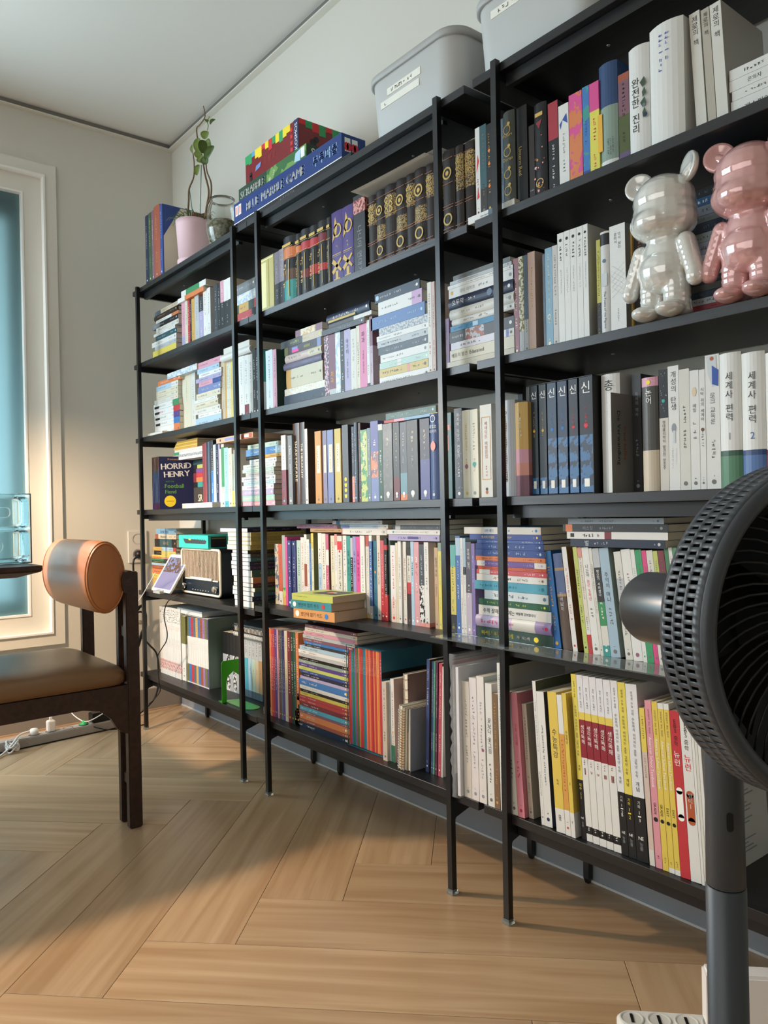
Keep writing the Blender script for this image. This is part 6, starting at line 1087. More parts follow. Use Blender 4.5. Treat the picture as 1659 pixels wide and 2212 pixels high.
def bookend(x, d0, d1, tip, label):
    zb = ZS61 + 0.0003
    t = empty('bookend', (x, -(d0 + d1) / 2, zb), label, 'bookend')
    w_ = d0 - d1; h_ = .142; th = .0016
    # upright plate with an arched opening
    def P_(a, b, xx): return (xx, -d0 + a, zb + b)
    out = [(0, 0), (w_ * .2, 0)] + [(w_ * .2, h_ * .45), (w_ * .27, h_ * .62), (w_ * .5, h_ * .72), (w_ * .73, h_ * .62), (w_ * .8, h_ * .45)] + [(w_ * .8, 0), (w_, 0), (w_, h_ * .94), (w_ * .94, h_), (w_ * .06, h_), (0, h_ * .94)]
    bm = bmesh.new()
    A = [bm.verts.new(P_(a, b, x)) for a, b in out]; B = [bm.verts.new(P_(a, b, x + th)) for a, b in out]
    for k in range(len(out)): bm.faces.new((A[k], A[(k + 1) % len(out)], B[(k + 1) % len(out)], B[k]))
    # quads between outer and inner outline
    for F_, fl in ((A, True), (B, False)):
        quads = [(0, 1, 2, 12), (2, 3, 11, 12), (3, 4, 11), (4, 10, 11), (4, 5, 10), (5, 6, 9, 10), (6, 7, 8, 9)]
        for q in quads: bm.faces.new([F_[i] for i in (reversed(q) if fl else q)])
    bmesh.ops.recalc_face_normals(bm, faces=bm.faces[:]); from_bm('upright', bm, GREENP, t)
    bm = bmesh.new(); pts = [(x + th, -d0 + w_ * .2)] + [(x + tip - .03 + .03 * math.cos(q), -(d0 + d1) / 2 + w_ * .3 * math.sin(q)) for q in [math.pi * (-.5 + k / 12) for k in range(13)]] + [(x + th, -d1 - w_ * .2)]
    loft_bm(bm, [[(a, b, zb) for a, b in pts], [(a, b, zb + th) for a, b in pts]], True, True, smooth=False); bmesh.ops.recalc_face_normals(bm, faces=bm.faces[:]); from_bm('base_tongue', bm, GREENP, t)
    bm = bmesh.new(); pts = [(x, -d0), (x, -d0 + w_ * .2), (x - .001, -d1), (x - .035, -d0 + .004)]
    loft_bm(bm, [[(a, b, zb) for a, b in pts], [(a, b, zb + th) for a, b in pts]], True, True, smooth=False); bmesh.ops.recalc_face_normals(bm, faces=bm.faces[:]); from_bm('base_flap', bm, GREENP, t)
bx_ = xd(A6, 918, 0.268 * S, ZS61)
bookend(bx_, 0.268 * S, 0.184 * S, 0.155, 'translucent green bookend with arched opening in front of the black and silver volumes')

# ---------------------------------------------------------------- middle bay, fifth shelf: three thick card books in front
z = ZS[5] + 0.0003
RC = Run(2, 5); RC.stack = True
BLc = at_z(*px(B5a, 432, 1782), z); BRc = at_z(*px(B5a, 1104, 1872), z)
ax_ = (BRc - BLc); Lc = ax_.length; ang = math.atan2(ax_.y, ax_.x)
Lc = 0.172; base_c = Vector((BRc.x, BRc.y, 0)); 
for k, (tt, c, offx, wd) in enumerate([(0.0265, '#f0a34a', 0.0, 'orange'), (0.0225, '#2f9aa6', 0.012, 'teal'), (0.0185, '#cdd64c', 0.006, 'lime')]):
    M = Matrix.Translation((base_c.x - offx * math.cos(ang), base_c.y - offx * math.sin(ang), z + tt / 2)) @ Matrix.Rotation(ang, 4, 'Z') @ Matrix(((0, 0, -1, 0), (0, 1, 0, 0), (1, 0, 0, 0), (0, 0, 0, 1)))
    def card_ink(I, t, h, k=k):
        if k < 2:
            for j, q in enumerate('영단어 암기 카드'.split()): pass
            I.text('영단어 암기 카드', 0, h * .55, h * .52, t * .62, 'bk', -math.pi / 2)
            I.disc(0, h * .90, t * .33, 'w', 12); I.disc(0, h * .19, t * .3, 'bl' if k == 0 else 'rd', 6)
        else: I.dashes(t * .1, h * .6, h * .95, t * .2, 'ol', 3)
    o = make_book(tt - .0006, Lc, 0.118, c, M, kind='paperback', bands=[(1, c)], ink=card_ink, small=False, pages=mat('card_edges', '#b9a48c', 0.9))
    RC.items.append((o, wd, tt, Lc, 'paperback', '%s card book %s, jutting over middle bay\'s fifth shelf' % ('thick ' + wd, ['at the foot of three', 'between orange and lime ones', 'on top of the teal one'][k])))
    if k == 2:
        I = Ink(); I.rect(Lc * .3, Lc * .85, .03, .1, 'dk'); I.disc(Lc * .55, .065, .014, 'or', 10); I.disc(Lc * .65, .062, .006, 'cr', 8)
        printed(o, I, lambda a, b, tt=tt: (tt / 2 - .0003 + .0006, b, Lc - a), 'cover_print')
    z += tt
# ---------------------------------------------------------------- middle bay, bottom shelf: wire-bound notebooks
RN = Run(2, 6)
def note(crop, uL, uR, vT, d, dp, lean, c, wire, label, ringn=0, side=None, zo=0.0, pages=PAGES):
    zb = ZS[6] + 0.0002 + zo; d *= S
    x = xd(crop, (uL + uR) / 2, d, zb + .08); zt = zd(crop, vT, x, d); zm = (zb + zt) / 2
    xl, xr = xd(crop, uL, d, zm), xd(crop, uR, d, zm); t_ = xr - xl - .0006; h_ = zt - zb
    Rm = Matrix.Rotation(lean, 4, 'Y'); low = min((Rm @ Vector((q * t_ / 2, 0, 0))).z for q in (-1, 1))
    M = Matrix.Translation(((xl + xr) / 2 - math.sin(lean) * h_ / 2, -d, zb - low)) @ Rm
    root = bpy.data.objects.new('notebook', None); COL.objects.link(root); root.matrix_world = M; tag(root, label, 'notebook', 'notebooks on the bottom shelf')
    for sx in (-1, 1):
        bm = bmesh.new(); bm_box(bm, sx * t_ / 2 - (.0012 if sx > 0 else 0), sx * t_ / 2 + (.0012 if sx < 0 else 0), .002, dp, 0, h_); q = from_bm('cover', bm, side if sx > 0 and side else c); q.parent = root
    bm = bmesh.new(); bm_box(bm, -t_ / 2 + .0013, t_ / 2 - .0013, .004, dp - .002, .001, h_ - .002); q = from_bm('pages', bm, pages); q.parent = root
    for k in range(ringn):
        zz = h_ * (.06 + .88 * k / max(1, ringn - 1)); bm = bmesh.new()
        tube_bm(bm, [(t_ * .52 * math.cos(2 * math.pi * j / 12), .003 + .006 * math.sin(2 * math.pi * j / 12), zz) for j in range(12)], .0008, 6, True)
        q = from_bm('wire_ring', bm, wire); q.parent = root
    return root
COPPER = mat('wire_copper', '#b98a6a', 0.25, metal=0.9); GOLDW = mat('wire_gold', '#c2893a', 0.3, metal=0.8); SILW = mat('wire_silver', '#cfcfd2', 0.2, metal=1.0)
note(B6b, 880, 948, 578, 0.222, 0.17, 0.0, cmat('#e3d5c2'), COPPER, 'tall copper wire-bound notebook with mauve cover behind the smaller notebooks', 9, cmat('#a58a86'))
note(B6b, 800, 846, 1030, 0.262, 0.10, 0.06, cmat('#efe6d6'), SILW, 'small silver wire-bound notebook leaning in front of the mauve one', 22)
note(B6b, 848, 880, 1060, 0.262, 0.10, 0.06, cmat('#e9dfc8'), GOLDW, 'small gold wire-bound notebook between silver wire-bound and cream ones', 22)
note(B6b, 884, 928, 1080, 0.258, 0.11, 0.05, cmat('#eee2cc'), SILW, 'small cream notebook between gold wire-bound and grey ones', 0, cmat('#8b857e'))
note(B6b, 932, 975, 1085, 0.256, 0.12, 0.03, cmat('#ead6b4'), SILW, 'small grey-blue covered notebook with cream spine, outermost of the leaning ones', 0, cmat('#9aa0ac'))
# clear sleeve stuffed with papers beside the middle bay's post
zb = ZS[6] + 0.0003; d_ = 0.285 * S
xl, xr = xd(Z16, 66, d_, zb + .15), xd(Z16, 92, d_, zb + .15)
t = empty('clear_file', ((xl + xr) / 2, -.2, zb), 'clear plastic file stuffed with white papers beside the cream paperback', 'file')
h_ = zd(Z16, 75, xl, d_) - zb
box('paper_bundle', xl + .004, xr - .004, -d_ + .008, -d_ + .2, zb + .001, zb + h_ - .03, mat('papers_white', '#e3e1e6', 0.8), t)
bm = bmesh.new(); n = 24
P1 = [[bm.verts.new((xl - .002 + .002 * math.sin(7 * i) , -d_ - .004 + .003 * math.sin(3 * i), zb + h_ * i / n)) for i in range(n + 1)], [bm.verts.new((xr - .001 + .002 * math.sin(5 * i + 1), -d_ - .002 + .003 * math.sin(4 * i), zb + h_ * i / n)) for i in range(n + 1)], [bm.verts.new((xr + .0005, -d_ + .2, zb + h_ * i / n)) for i in range(n + 1)]]
L0 = [bm.verts.new((xl - .001, -d_ + .2, zb + h_ * i / n)) for i in range(n + 1)]
for A, B in ((L0, P1[0]), (P1[0], P1[1]), (P1[1], P1[2])):
    for i in range(n): bm.faces.new((A[i], B[i], B[i + 1], A[i + 1])).smooth = True
FILM = mat('clear_film', '#f4f6f8', 0.10, alpha=0.16)
from_bm('film', bm, FILM, t)
# lettering on the grey cover by the thick white book, and print on the last stapled set
for R in RUNS:
    for (o, wd, t_, h, kd, lb) in R.items:
        if wd == 'white and grey' and R.bay == 3 and R.shelf == 4:
            I = Ink(); I.text('Die Verwandlung', .022, h * .55, h * .62, .013, 'bk', -math.pi / 2); I.text('franz kafka', .042, h * .5, h * .42, .009, 'ru', -math.pi / 2)
            printed(o, I, lambda a, b, t_=t_: (t_ / 2 + .0003, a, b), 'cover_print')
        if R.bay == 3 and R.shelf == 6 and o is R.items[-1][0] and kd == 'workbook' and wd == 'white':
            I = Ink(); rr2 = random.Random(3)
            for q in range(34): 
                b_ = h * (.95 - .026 * q)
                if q % 7 == 6: continue
                I.rect(.02, .02 + rr2.uniform(.08, .15), b_, b_ + .0022, 'gy')
            printed(o, I, lambda a, b, t_=t_: (t_ / 2 + .0003, a, b), 'cover_print')
        if wd == 'royal blue' and R.bay == 1 and R.shelf == 1:
            dp_ = 0.115 * S; I = Ink(); I.poly([(.004, 0), (dp_, 0), (dp_, h * .99), (dp_ * .62, h * .99), (.004, h * .55)], '#cfcab0')
            I.dashes(dp_ * .5, h * .1, h * .2, .01, 'gy', 2)
            printed(o, I, lambda a, b, t_=t_: (t_ / 2 + .0003, a, b), 'cover_print')
# ================================================================ on the top boards
Z1T = ZS[1] + 0.0003
Z7 = (720, 0, 4.1475)
# pot with trailing plant
pd_ = 0.185 * S; pu = 280 + 424 / 3.072
pxx = x_of(pu, pd_, Z1T + .07)
def mpp(x, d, z): return (Vector((x, -d, z)) - CAM).dot(FWD) / FPX
k_ = mpp(pxx, pd_, Z1T + .07)
r_top = 226 / 3.072 / 2 * k_; z_rim = z_of(200 + 862 / 3.072, pxx, pd_)
ph = z_rim - Z1T; c0 = (pxx, -pd_)
plant = empty('potted_plant', (pxx, -pd_, Z1T), 'pink pot with spiky grass and tall stems bearing round leaves', 'plant')
bm = bmesh.new(); b_r = r_top * .80
lathe_bm(bm, [(0, Z1T), (b_r + .004, Z1T), (b_r + .007, Z1T + .012), (b_r + .0085, Z1T + ph * .2), (b_r + .0075, Z1T + ph * .215), (b_r + .003, Z1T + ph * .22), (r_top * .97, Z1T + ph * .9), (r_top, z_rim), (r_top - .006, z_rim), (r_top - .008, z_rim - .015), (0, z_rim - .015)], 40, c0)
from_bm('pot', bm, mat('pot_pink', '#e3bfc4', 0.45), plant)
bm = bmesh.new(); lathe_bm(bm, [(0, z_rim - .010), (r_top - .008, z_rim - .013)], 24, c0); from_bm('soil', bm, mat('soil', '#3a2d22', 0.95, bump=0.6, bscale=300), plant)
LEAFD = mat('grass_green', '#5a6b45', 0.55); rg = random.Random(11)
for k in range(64):
    a = rg.uniform(0, 2 * math.pi); r0 = r_top * rg.uniform(.3, .95); L_ = rg.uniform(.025, .05)
    p0 = Vector((c0[0] + r0 * math.cos(a), c0[1] + r0 * math.sin(a), z_rim - .008)); o_ = Vector((math.cos(a + rg.uniform(-.6, .6)), math.sin(a + rg.uniform(-.6, .6)), 0))
    tube('grass_blade', [p0, p0 + o_ * L_ * .3 + Vector((0, 0, L_ * .55)), p0 + o_ * L_ * .75 + Vector((0, 0, L_ * .6)), p0 + o_ * L_ * 1.1 + Vector((0, 0, L_ * .3))], [.0018, .0017, .0012, .0004], LEAFD, plant, 5)
STEM = mat('stem_brown', '#6b5138', 0.8); STEMG = mat('stem_green', '#6f8a4a', 0.6); STAKE = mat('stake_green', '#2f6a52', 0.5)
Q = lambda u, v, dd=0.0: at_d(280 + u / 3.072, 200 + v / 3.072, pd_ + dd)
for pts in ([(385, 815), (392, 720), (395, 640), (425, 560), (428, 470), (420, 400)], [(515, 830), (510, 760), (538, 690), (540, 600), (512, 520), (505, 440), (492, 320)], [(500, 830), (515, 740), (525, 650), (500, 540), (480, 420), (455, 330), (445, 240), (465, 215), (500, 160), (490, 90)]):
    tube('stem', smooth_path([Q(u, v) for u, v in pts], 5), [.0042 - .0028 * i / (len(pts) * 5) for i in range((len(pts) - 1) * 5 + 1)], STEM, plant, 8)
tube('stem', smooth_path([Q(u, v, .005) for u, v in [(515, 250), (522, 220), (515, 190), (530, 160)]], 5), .0016, STEMG, plant, 6)
tube('stake', [Q(420, 815), Q(398, 650)], .0015, STAKE, plant, 6); tube('stake', [Q(468, 815), Q(476, 480)], .0015, STAKE, plant, 6)
LEAFM = mat('leaf_green', '#8fa04f', 0.42, spec=0.5); LEAFM2 = mat('leaf_dark', '#63783a', 0.42)
def leaf(u, v, w_, h_, ang, tilt, m, dd=0.01):
    c_ = Q(u, v, dd); kx = mpp(c_.x, pd_, c_.z) / 3.072
    a, b = w_ * kx / 2, h_ * kx / 2
    X = RGT * math.cos(ang) + UPV * math.sin(ang); Y = UPV * math.cos(ang) - RGT * math.sin(ang); N = -FWD
    X = (X * math.cos(tilt) + N * math.sin(tilt)); NN = X.cross(Y)
    bm = bmesh.new(); n = 16; cc = bm.verts.new(c_ + NN * -.003); ring = []
    for q in range(n):
        t_ = 2 * math.pi * q / n; rr2 = 1 + .12 * math.sin(t_) ** 3
        ring.append(bm.verts.new(c_ + X * a * math.cos(t_) * rr2 + Y * b * math.sin(t_) + NN * .004 * math.cos(2 * t_)))
    for q in range(n): bm.faces.new((cc, ring[q], ring[(q + 1) % n])).smooth = True
    bmesh.ops.solidify(bm, geom=bm.faces[:], thickness=.0012)
    from_bm('leaf', bm, m, plant)
for a in [(452, 348, 62, 100, .1, .3, LEAFM, .02), (500, 278, 60, 58, -.3, .2, LEAFM), (485, 355, 60, 90, 0, -.3, LEAFM2, .03), (525, 395, 66, 110, -.5, .4, LEAFM2, .03), (520, 340, 60, 70, .3, .5, LEAFM), (455, 405, 56, 60, .3, .2, LEAFM), (500, 445, 70, 60, .2, .5, LEAFM2, .03), (412, 370, 34, 60, .1, 1.0, LEAFM), (448, 510, 44, 74, -.2, .3, LEAFM), (548, 190, 30, 50, -.8, .4, LEAFM2), (515, 185, 44, 20, -.5, .4, LEAFM2), (470, 440, 56, 44, .4, .3, LEAFM)]: leaf(*a)
# fish-bowl glass with dried moss
gd = 0.20 * S; gx = xd(Z4, 622, gd, Z1T + .05); kk = mpp(gx, gd, Z1T + .05); R_ = 112 / 3.072 * kk; gzt = zd(Z4, 712, gx, gd); gh = gzt - Z1T
bowl = empty('glass_bowl', (gx, -gd, Z1T), 'round glass bowl half filled with dried moss, between the plant and board games', 'bowl')
prof = [(0, .003), (R_ * .5, .002), (R_ * .8, gh * .16), (R_ * .97, gh * .36), (R_, gh * .5), (R_ * .96, gh * .66), (R_ * .84, gh * .84), (R_ * .72, gh * .94), (R_ * .74, gh), ]
inn = [(r - .003 if r > .004 else 0, z + (.003 if i < 3 else 0)) for i, (r, z) in enumerate(prof)]
bm = bmesh.new(); lathe_bm(bm, [(r, Z1T + z) for r, z in prof] + [(r, Z1T + z) for r, z in reversed(inn)], 40, (gx, -gd)); bmesh.ops.recalc_face_normals(bm, faces=bm.faces[:])
from_bm('bowl', bm, mat('bowl_glass', '#f3f6f4', 0.03, trans=1.0, ior=1.35), bowl)
bm = bmesh.new(); lathe_bm(bm, [(0, Z1T + .006), (R_ * .45, Z1T + .006), (R_ * .78, Z1T + gh * .18), (R_ * .93, Z1T + gh * .38), (R_ * .94, Z1T + gh * .5), (R_ * .6, Z1T + gh * .58), (0, Z1T + gh * .55)], 28, (gx, -gd))
rm = random.Random(5)
for v in bm.verts: v.co += Vector((rm.uniform(-1, 1), rm.uniform(-1, 1), rm.uniform(-1, 1))) * .0016
from_bm('moss', bm, picture_mat('moss_mix', ['#4a4030', '#8a7f5c', '#b5ae96', '#3c3a26'], 70, 0.9), bowl)
# board games piled across the seam
def game(uL, uR, vT, um, d, zb, u_back, name, m, label, bevel=.001, dp=None):
    d *= S; x = xd(Z4, um, d, zb); z1 = zd(Z4, vT, x, d); zm = (zb + z1) / 2
    xl, xr = xd(Z4, uL, d, zm), xd(Z4, uR, d, zm)
    dp = (d - depth_to(280 + u_back / 3.072, xr, d, zm)) if dp is None else dp
    o = box(name, xl, xr, -d, -d + dp, zb, z1, m, None, bevel=bevel); tag(o, label, 'board game', 'board games piled on the top board')
    return o, (xl, xr, -d, -d + dp, zb, z1)
xl, xr = xd(Z4, 715, .262 * S, Z1T), xd(Z4, 1470, .262 * S, Z1T)
o = box('game_box', xl, xr, -.262 * S, -.05, Z1T, Z1T + .0165, mat('game_black', '#121316', 0.4), None, bevel=.001); tag(o, 'thin black game box at the bottom of the pile of board games', 'board game', 'board games piled on the top board')
I = Ink(); I.dashes(0, 0, .085, .008, 'gy', 5); printed(o, I, lambda a, b, xl=xl, xr=xr: (xl + (xr - xl) * .42 + b, -.262 * S - .0004, Z1T + .0085 + a))
zb = Z1T + .0168
o, e = game(692, 1407, 505, 1050, 0.262, zb, 1566, 'game_box', mat('game_blue', '#1e3a78', 0.35), 'dark blue board game box with white outlined lettering, under the green box')
def front_print(e): return lambda a, b: (e[0] + a, e[2] - .0005, e[4] + b)
def side_print(e): return lambda a, b: (e[1] + .0005, e[2] + a, e[4] + b)
w_, h_ = e[1] - e[0], e[5] - e[4]; I = Ink()
I.text('BLUE MARBLE GAME', w_ * .42, h_ * .5, w_ * .56, h_ * .62, 'w', 0, .02)
I.text('부루마불', w_ * .87, h_ * .52, w_ * .2, h_ * .7, '#bfe0f6', 0, .02)
for q in (0.02, 0.055): I.rect(w_ * q, w_ * (q + .028), h_ * .35, h_ * .85, 'w'); I.rect(w_ * (q + .006), w_ * (q + .022), h_ * .42, h_ * .78, 'sal')
I.rect(0, w_, 0, h_ * .04, 'w'); printed(o, I, front_print(e))
I = Ink(); dq = e[3] - e[2]
for q in (.12, .42): I.rect(dq * q, dq * (q + .24), h_ * .3, h_ * .85, 'w'); I.disc(dq * (q + .07), h_ * .5, h_ * .12, 'rd', 8, h_ * .18); I.disc(dq * (q + .17), h_ * .5, h_ * .12, 'rd', 8, h_ * .18)
printed(o, I, side_print(e), 'side_print')
o, e = game(726, 1172, 490, 950, 0.250, e[5] + .0003, 1400, 'game_box', picture_mat('game_green_pic', ['#1f4a2c', '#2f7a3a', '#7ab04a', '#c9cfa0'], 16, 0.35), 'green word game box with white lettering between the blue and red boxes', dp=.17)
w_, h_ = e[1] - e[0], e[5] - e[4]; I = Ink(); I.rect(w_ * .0, w_ * .44, 0, h_, '#1d3d28'); I.text('SCRABBLE', w_ * .22, h_ * .5, w_ * .4, h_ * .5, 'w', 0, .02); I.rect(w_ * .93, w_ * .98, h_ * .3, h_ * .9, 'w'); I.poly([(w_ * .84, h_ * .3), (w_ * .92, h_ * .2), (w_ * .93, h_ * .9), (w_ * .86, h_ * .8)], 'lb')
I.dashes(w_ * .55, h_ * .3, h_ * .75, .01, 'w', 3); printed(o, I, front_print(e))
I = Ink(); dq = e[3] - e[2]; I.rect(0, dq, 0, h_, '#1d3d28'); I.text('Sc', dq * .18, h_ * .55, dq * .2, h_ * .5, 'w'); printed(o, I, side_print(e), 'side_print')
o, e = game(770, 1122, 305, 940, 0.240, e[5] + .0003, 1410, 'game_box', mat('game_red', '#7d1f26', 0.35), 'dark red puzzle game box with coloured tiles along its edge, topmost of the pile', dp=.19)
w_, h_ = e[1] - e[0], e[5] - e[4]; I = Ink()
def tiles(I, w_, h_, n, seed):
    rt = random.Random(seed)
    for q in range(n): b0 = h_ * rt.choice([.66, .72, .78, .84]); I.rect(w_ * q / n, w_ * (q + 1) / n, b0, h_, rt.choice(['ye', 'rd', 'gn', '#5fa0c8', 'rd', 'gn', 'ye']))
tiles(I, w_ * .86, h_, 13, 4); I.rect(w_ * .92, w_, 0, h_, '#232c5a'); I.text('KOSMOS', w_ * .958, h_ * .5, h_ * .8, w_ * .05, 'w', math.pi / 2); I.text('우봉고', w_ * .48, h_ * .42, w_ * .22, h_ * .26, '#a03a3a')
for q in range(4): I.rect(w_ * .86, w_ * .9, h_ * (.12 + .2 * q), h_ * (.24 + .2 * q), 'rd')
I.poly([(w_ * .2, h_ * .3), (w_ * .3, h_ * .34), (w_ * .32, h_ * .5), (w_ * .22, h_ * .46)], '#6f8ac0'); I.disc(w_ * .11, h_ * .3, h_ * .08, 'bk', 8); I.rect(w_ * .09, w_ * .13, h_ * .1, h_ * .28, 'bk')
printed(o, I, front_print(e))
I = Ink(); dq = e[3] - e[2]; tiles(I, dq, h_, 8, 9); I.disc(dq * .32, h_ * .5, h_ * .1, 'bk', 8); I.disc(dq * .26, h_ * .38, h_ * .12, 'bk', 8); I.rect(dq * .22, dq * .24, h_ * .12, h_ * .3, 'bk'); I.rect(dq * .3, dq * .32, h_ * .15, h_ * .32, 'bk'); printed(o, I, side_print(e), 'side_print')
# grey storage boxes with lids
BINM = mat('bin_grey', '#b9b9b6', 0.5); TAPE = mat('tape_white', '#e9e6da', 0.6)
def storage_bin(xl, xr, d0, d1, zb, h_, label, tapes):
    t = empty('storage_box', ((xl + xr) / 2, -(d0 + d1) / 2, zb), label, 'storage box', 'grey lidded storage boxes on the top boards')
    cx, cy = (xl + xr) / 2, -(d0 + d1) / 2; W_, D_ = xr - xl, d0 - d1
    lp = lambda g, z, r=.055: [(cx + a, cy + b, z) for a, b in rrect(W_ - 2 * g, D_ - 2 * g, r, 8)]
    bm = bmesh.new(); loft_bm(bm, [lp(.018, zb + .0005, .045), lp(.013, zb + .006), lp(.006, zb + h_ * .86), lp(.006, zb + h_ * .90)], True, True); bmesh.ops.recalc_face_normals(bm, faces=bm.faces[:]); from_bm('tub', bm, BINM, t)
    bm = bmesh.new(); loft_bm(bm, [lp(.003, zb + h_ * .885), lp(.0, zb + h_ * .89), lp(0, zb + h_ * .975), lp(.004, zb + h_), lp(.02, zb + h_ * 1.0), lp(.024, zb + h_ * .985)], True, True); bmesh.ops.recalc_face_normals(bm, faces=bm.faces[:]); from_bm('lid', bm, mat('bin_lid', '#a9a8a5', 0.5), t)
    for (a0, a1, b0, b1, seed) in tapes:
        z0, z1 = zb + h_ * b0, zb + h_ * b1; g = .0135 - .0085 * (b0 + b1) / 2
        y = -d0 + g - .001
        bx2 = box('tape', cx - W_ / 2 + W_ * a0, cx - W_ / 2 + W_ * a1, y - .0006, y + .004, z0, z1, TAPE, t)
        I = Ink(); I.dashes(0, 0, W_ * (a1 - a0) * (.75 if seed < 3 else .12), (z1 - z0) * .6, 'bk', seed)
        q = bpy.data.objects.new('handwriting', I.mesh(place=lambda a, b, x0=cx - W_ / 2 + W_ * a0 + .006, y=y, zc=(z0 + z1) / 2: (x0 + b, y - .0009, zc + a))); q['kind'] = 'stuff'; COL.objects.link(q); q.parent = bx2
bd = 0.262 * S; zt0 = Z1T
xl = xd(Z7, 268, bd, Z1T + .06); xr = xd(Z7, 1085, bd, Z1T + .06)
hb_ = zd(Z7, 735, xl + .01, bd) - Z1T
storage_bin(xl, xr, bd, .02, Z1T, hb_, 'grey lidded storage box with two tape labels beside the board games', [(.27, .64, .60, .70, 1), (.19, .62, .46, .56, 7)])
xl2 = xd(Z7, 1196, bd, Z1T + .06)
storage_bin(xl2, xl2 + (xr - xl), bd, .02, Z1T, hb_, 'grey lidded storage box with one tape label above the fan-side bay', [(.2, .75, .66, .76, 2)])

# ================================================================ two glossy bear figurines
def pearl(key, c):
    m = mat(key, c, 0.12, metal=0.15, coat=1.0, spec=0.7)
    b = m.node_tree.nodes['Principled BSDF']
    b.inputs['Thin Film Thickness'].default_value = 420; b.inputs['Thin Film IOR'].default_value = 1.5
    b.inputs['Coat IOR'].default_value = 1.7
    return m
def ball(bm, c, r, rot=None, seg=(20, 12)):
    M = Matrix.Translation(c) @ (rot or Matrix.Identity(4)) @ Matrix.Diagonal((r[0], r[1], r[2], 1))
    bmesh.ops.create_uvsphere(bm, u_segments=seg[0], v_segments=seg[1], radius=1.0, matrix=M)
def bear(pos, yaw, sc, m, label):
    root = bpy.data.objects.new('bear_figurine', None); COL.objects.link(root); root.matrix_world = Matrix.Translation(pos) @ Matrix.Rotation(yaw, 4, 'Z') @ Matrix.Scale(sc, 4); tag(root, label, 'figurine', 'glossy bear figurines')
    bm = bmesh.new()
    ball(bm, (0, .002, .214), (.056, .052, .046)); ball(bm, (0, 0, .176), (.061, .055, .037)); ball(bm, (0, -.024, .172), (.040, .036, .027)); ball(bm, (0, .002, .192), (.058, .052, .036))
    ball(bm, (0, .002, .112), (.044, .034, .050)); ball(bm, (0, -.004, .088), (.047, .039, .040)); ball(bm, (0, 0, .070), (.047, .037, .024))
    ball(bm, (0, .0, .143), (.030, .026, .012))
    for s in (-1, 1):
        for k in range(7):
            t = k / 6; ball(bm, (s * (.047 + .020 * t), -.002 - .006 * t, .128 - .060 * t), (.0165 - .001 * t, .019 - .002 * t, .018), seg=(12, 8))
        ball(bm, (s * .068, -.010, .062), (.0155, .0165, .017), seg=(12, 8))
        for k in range(5): ball(bm, (s * .0245, .0, .060 - .010 * k), (.0235, .027, .014), seg=(14, 8))
        ball(bm, (s * .025, -.019, .0145), (.0235, .033, .0145)); ball(bm, (s * .0245, .004, .012), (.0225, .028, .012))
        for k in range(3): ball(bm, (s * (.046 + .006 * k), .004, .250 + .004 * k), (.010, .006, .010), seg=(10, 6))
    o = from_bm('body', bm, m); o.parent = root
    md = o.modifiers.new('remesh', 'REMESH'); md.mode = 'VOXEL'; md.voxel_size = .0016; md.use_smooth_shade = True
    ms = o.modifiers.new('smooth', 'SMOOTH'); ms.iterations = 24; ms.factor = .5
    for s in (-1, 1):
        # dished ears
        bm = bmesh.new(); prof = [(0, -.002), (.012, -.0035), (.0205, -.0065), (.0245, -.0072), (.0262, -.005), (.0255, .001), (.02, .006), (0, .008)]
        lathe_bm(bm, prof, 28)
        Me = Matrix.Translation((s * .0535, .004, .2565)) @ Matrix.Rotation(s * .30, 4, 'Y') @ Matrix.Rotation(-s * .5, 4, 'Z') @ Matrix.Rotation(math.pi / 2, 4, 'X') @ Matrix.Scale(-1, 4, Vector((0, 0, 1)))
        bmesh.ops.transform(bm, matrix=Me, verts=bm.verts[:]); bmesh.ops.recalc_face_normals(bm, faces=bm.faces[:]); e_ = from_bm('ear', bm, m); e_.parent = root
wb = 0.252 * S; zb = ZS[3] + .0004
for (u0, vtop, yaw, m, lab) in [(508, 400, -.1, pearl('pearl_white', '#dcd9d2'), 'pearly white bear figurine standing before the grey and orange books'), (1362, 66, -.08, pearl('pearl_pink', '#d9a3a0'), 'pearly pink bear figurine standing next to the white bear')]:
    x = xd(Z13, u0 + (0 if u0 < 900 else 30), wb, zb + .1); zt = zd(Z13, vtop, x, wb); bear((x, -wb, zb), yaw, min(zt - zb, .278) / .288, m, lab)
# ================================================================ electric fan
FANG = mat('fan_grey', '#3c3f43', 0.42, spec=0.5, bump=0.05, bscale=1500); FANB = mat('fan_black', '#0b0b0c', 0.5); FANM = mat('fan_motor', '#4a4a4c', 0.30, metal=0.5)
pt_ = 0.69
pA = at_t(1566, 1800, pt_); fx, fy = pA.x, pA.y
fan = empty('electric_fan', (fx, fy, 0), 'dark grey electric fan on a pole in front of the bookshelves', 'fan')
AL = 1.2533
hr = RGT.copy(); hr.z = 0; hr.normalize(); hf = FWD.copy(); hf.z = 0; hf.normalize()
aF = (hr * math.cos(AL) - hf * math.sin(AL) + Vector((0, 0, .029))).normalized()
Crear = at_t(1716.5, 1351.7, 0.6346); RF = 0.1327; DEP = 0.045
E1 = (Vector((0, 0, 1)) - aF * aF.z).normalized(); E2 = aF.cross(E1).normalized()
def fp(r, phi, s): return Crear + aF * s + (E1 * math.cos(phi) + E2 * math.sin(phi)) * r
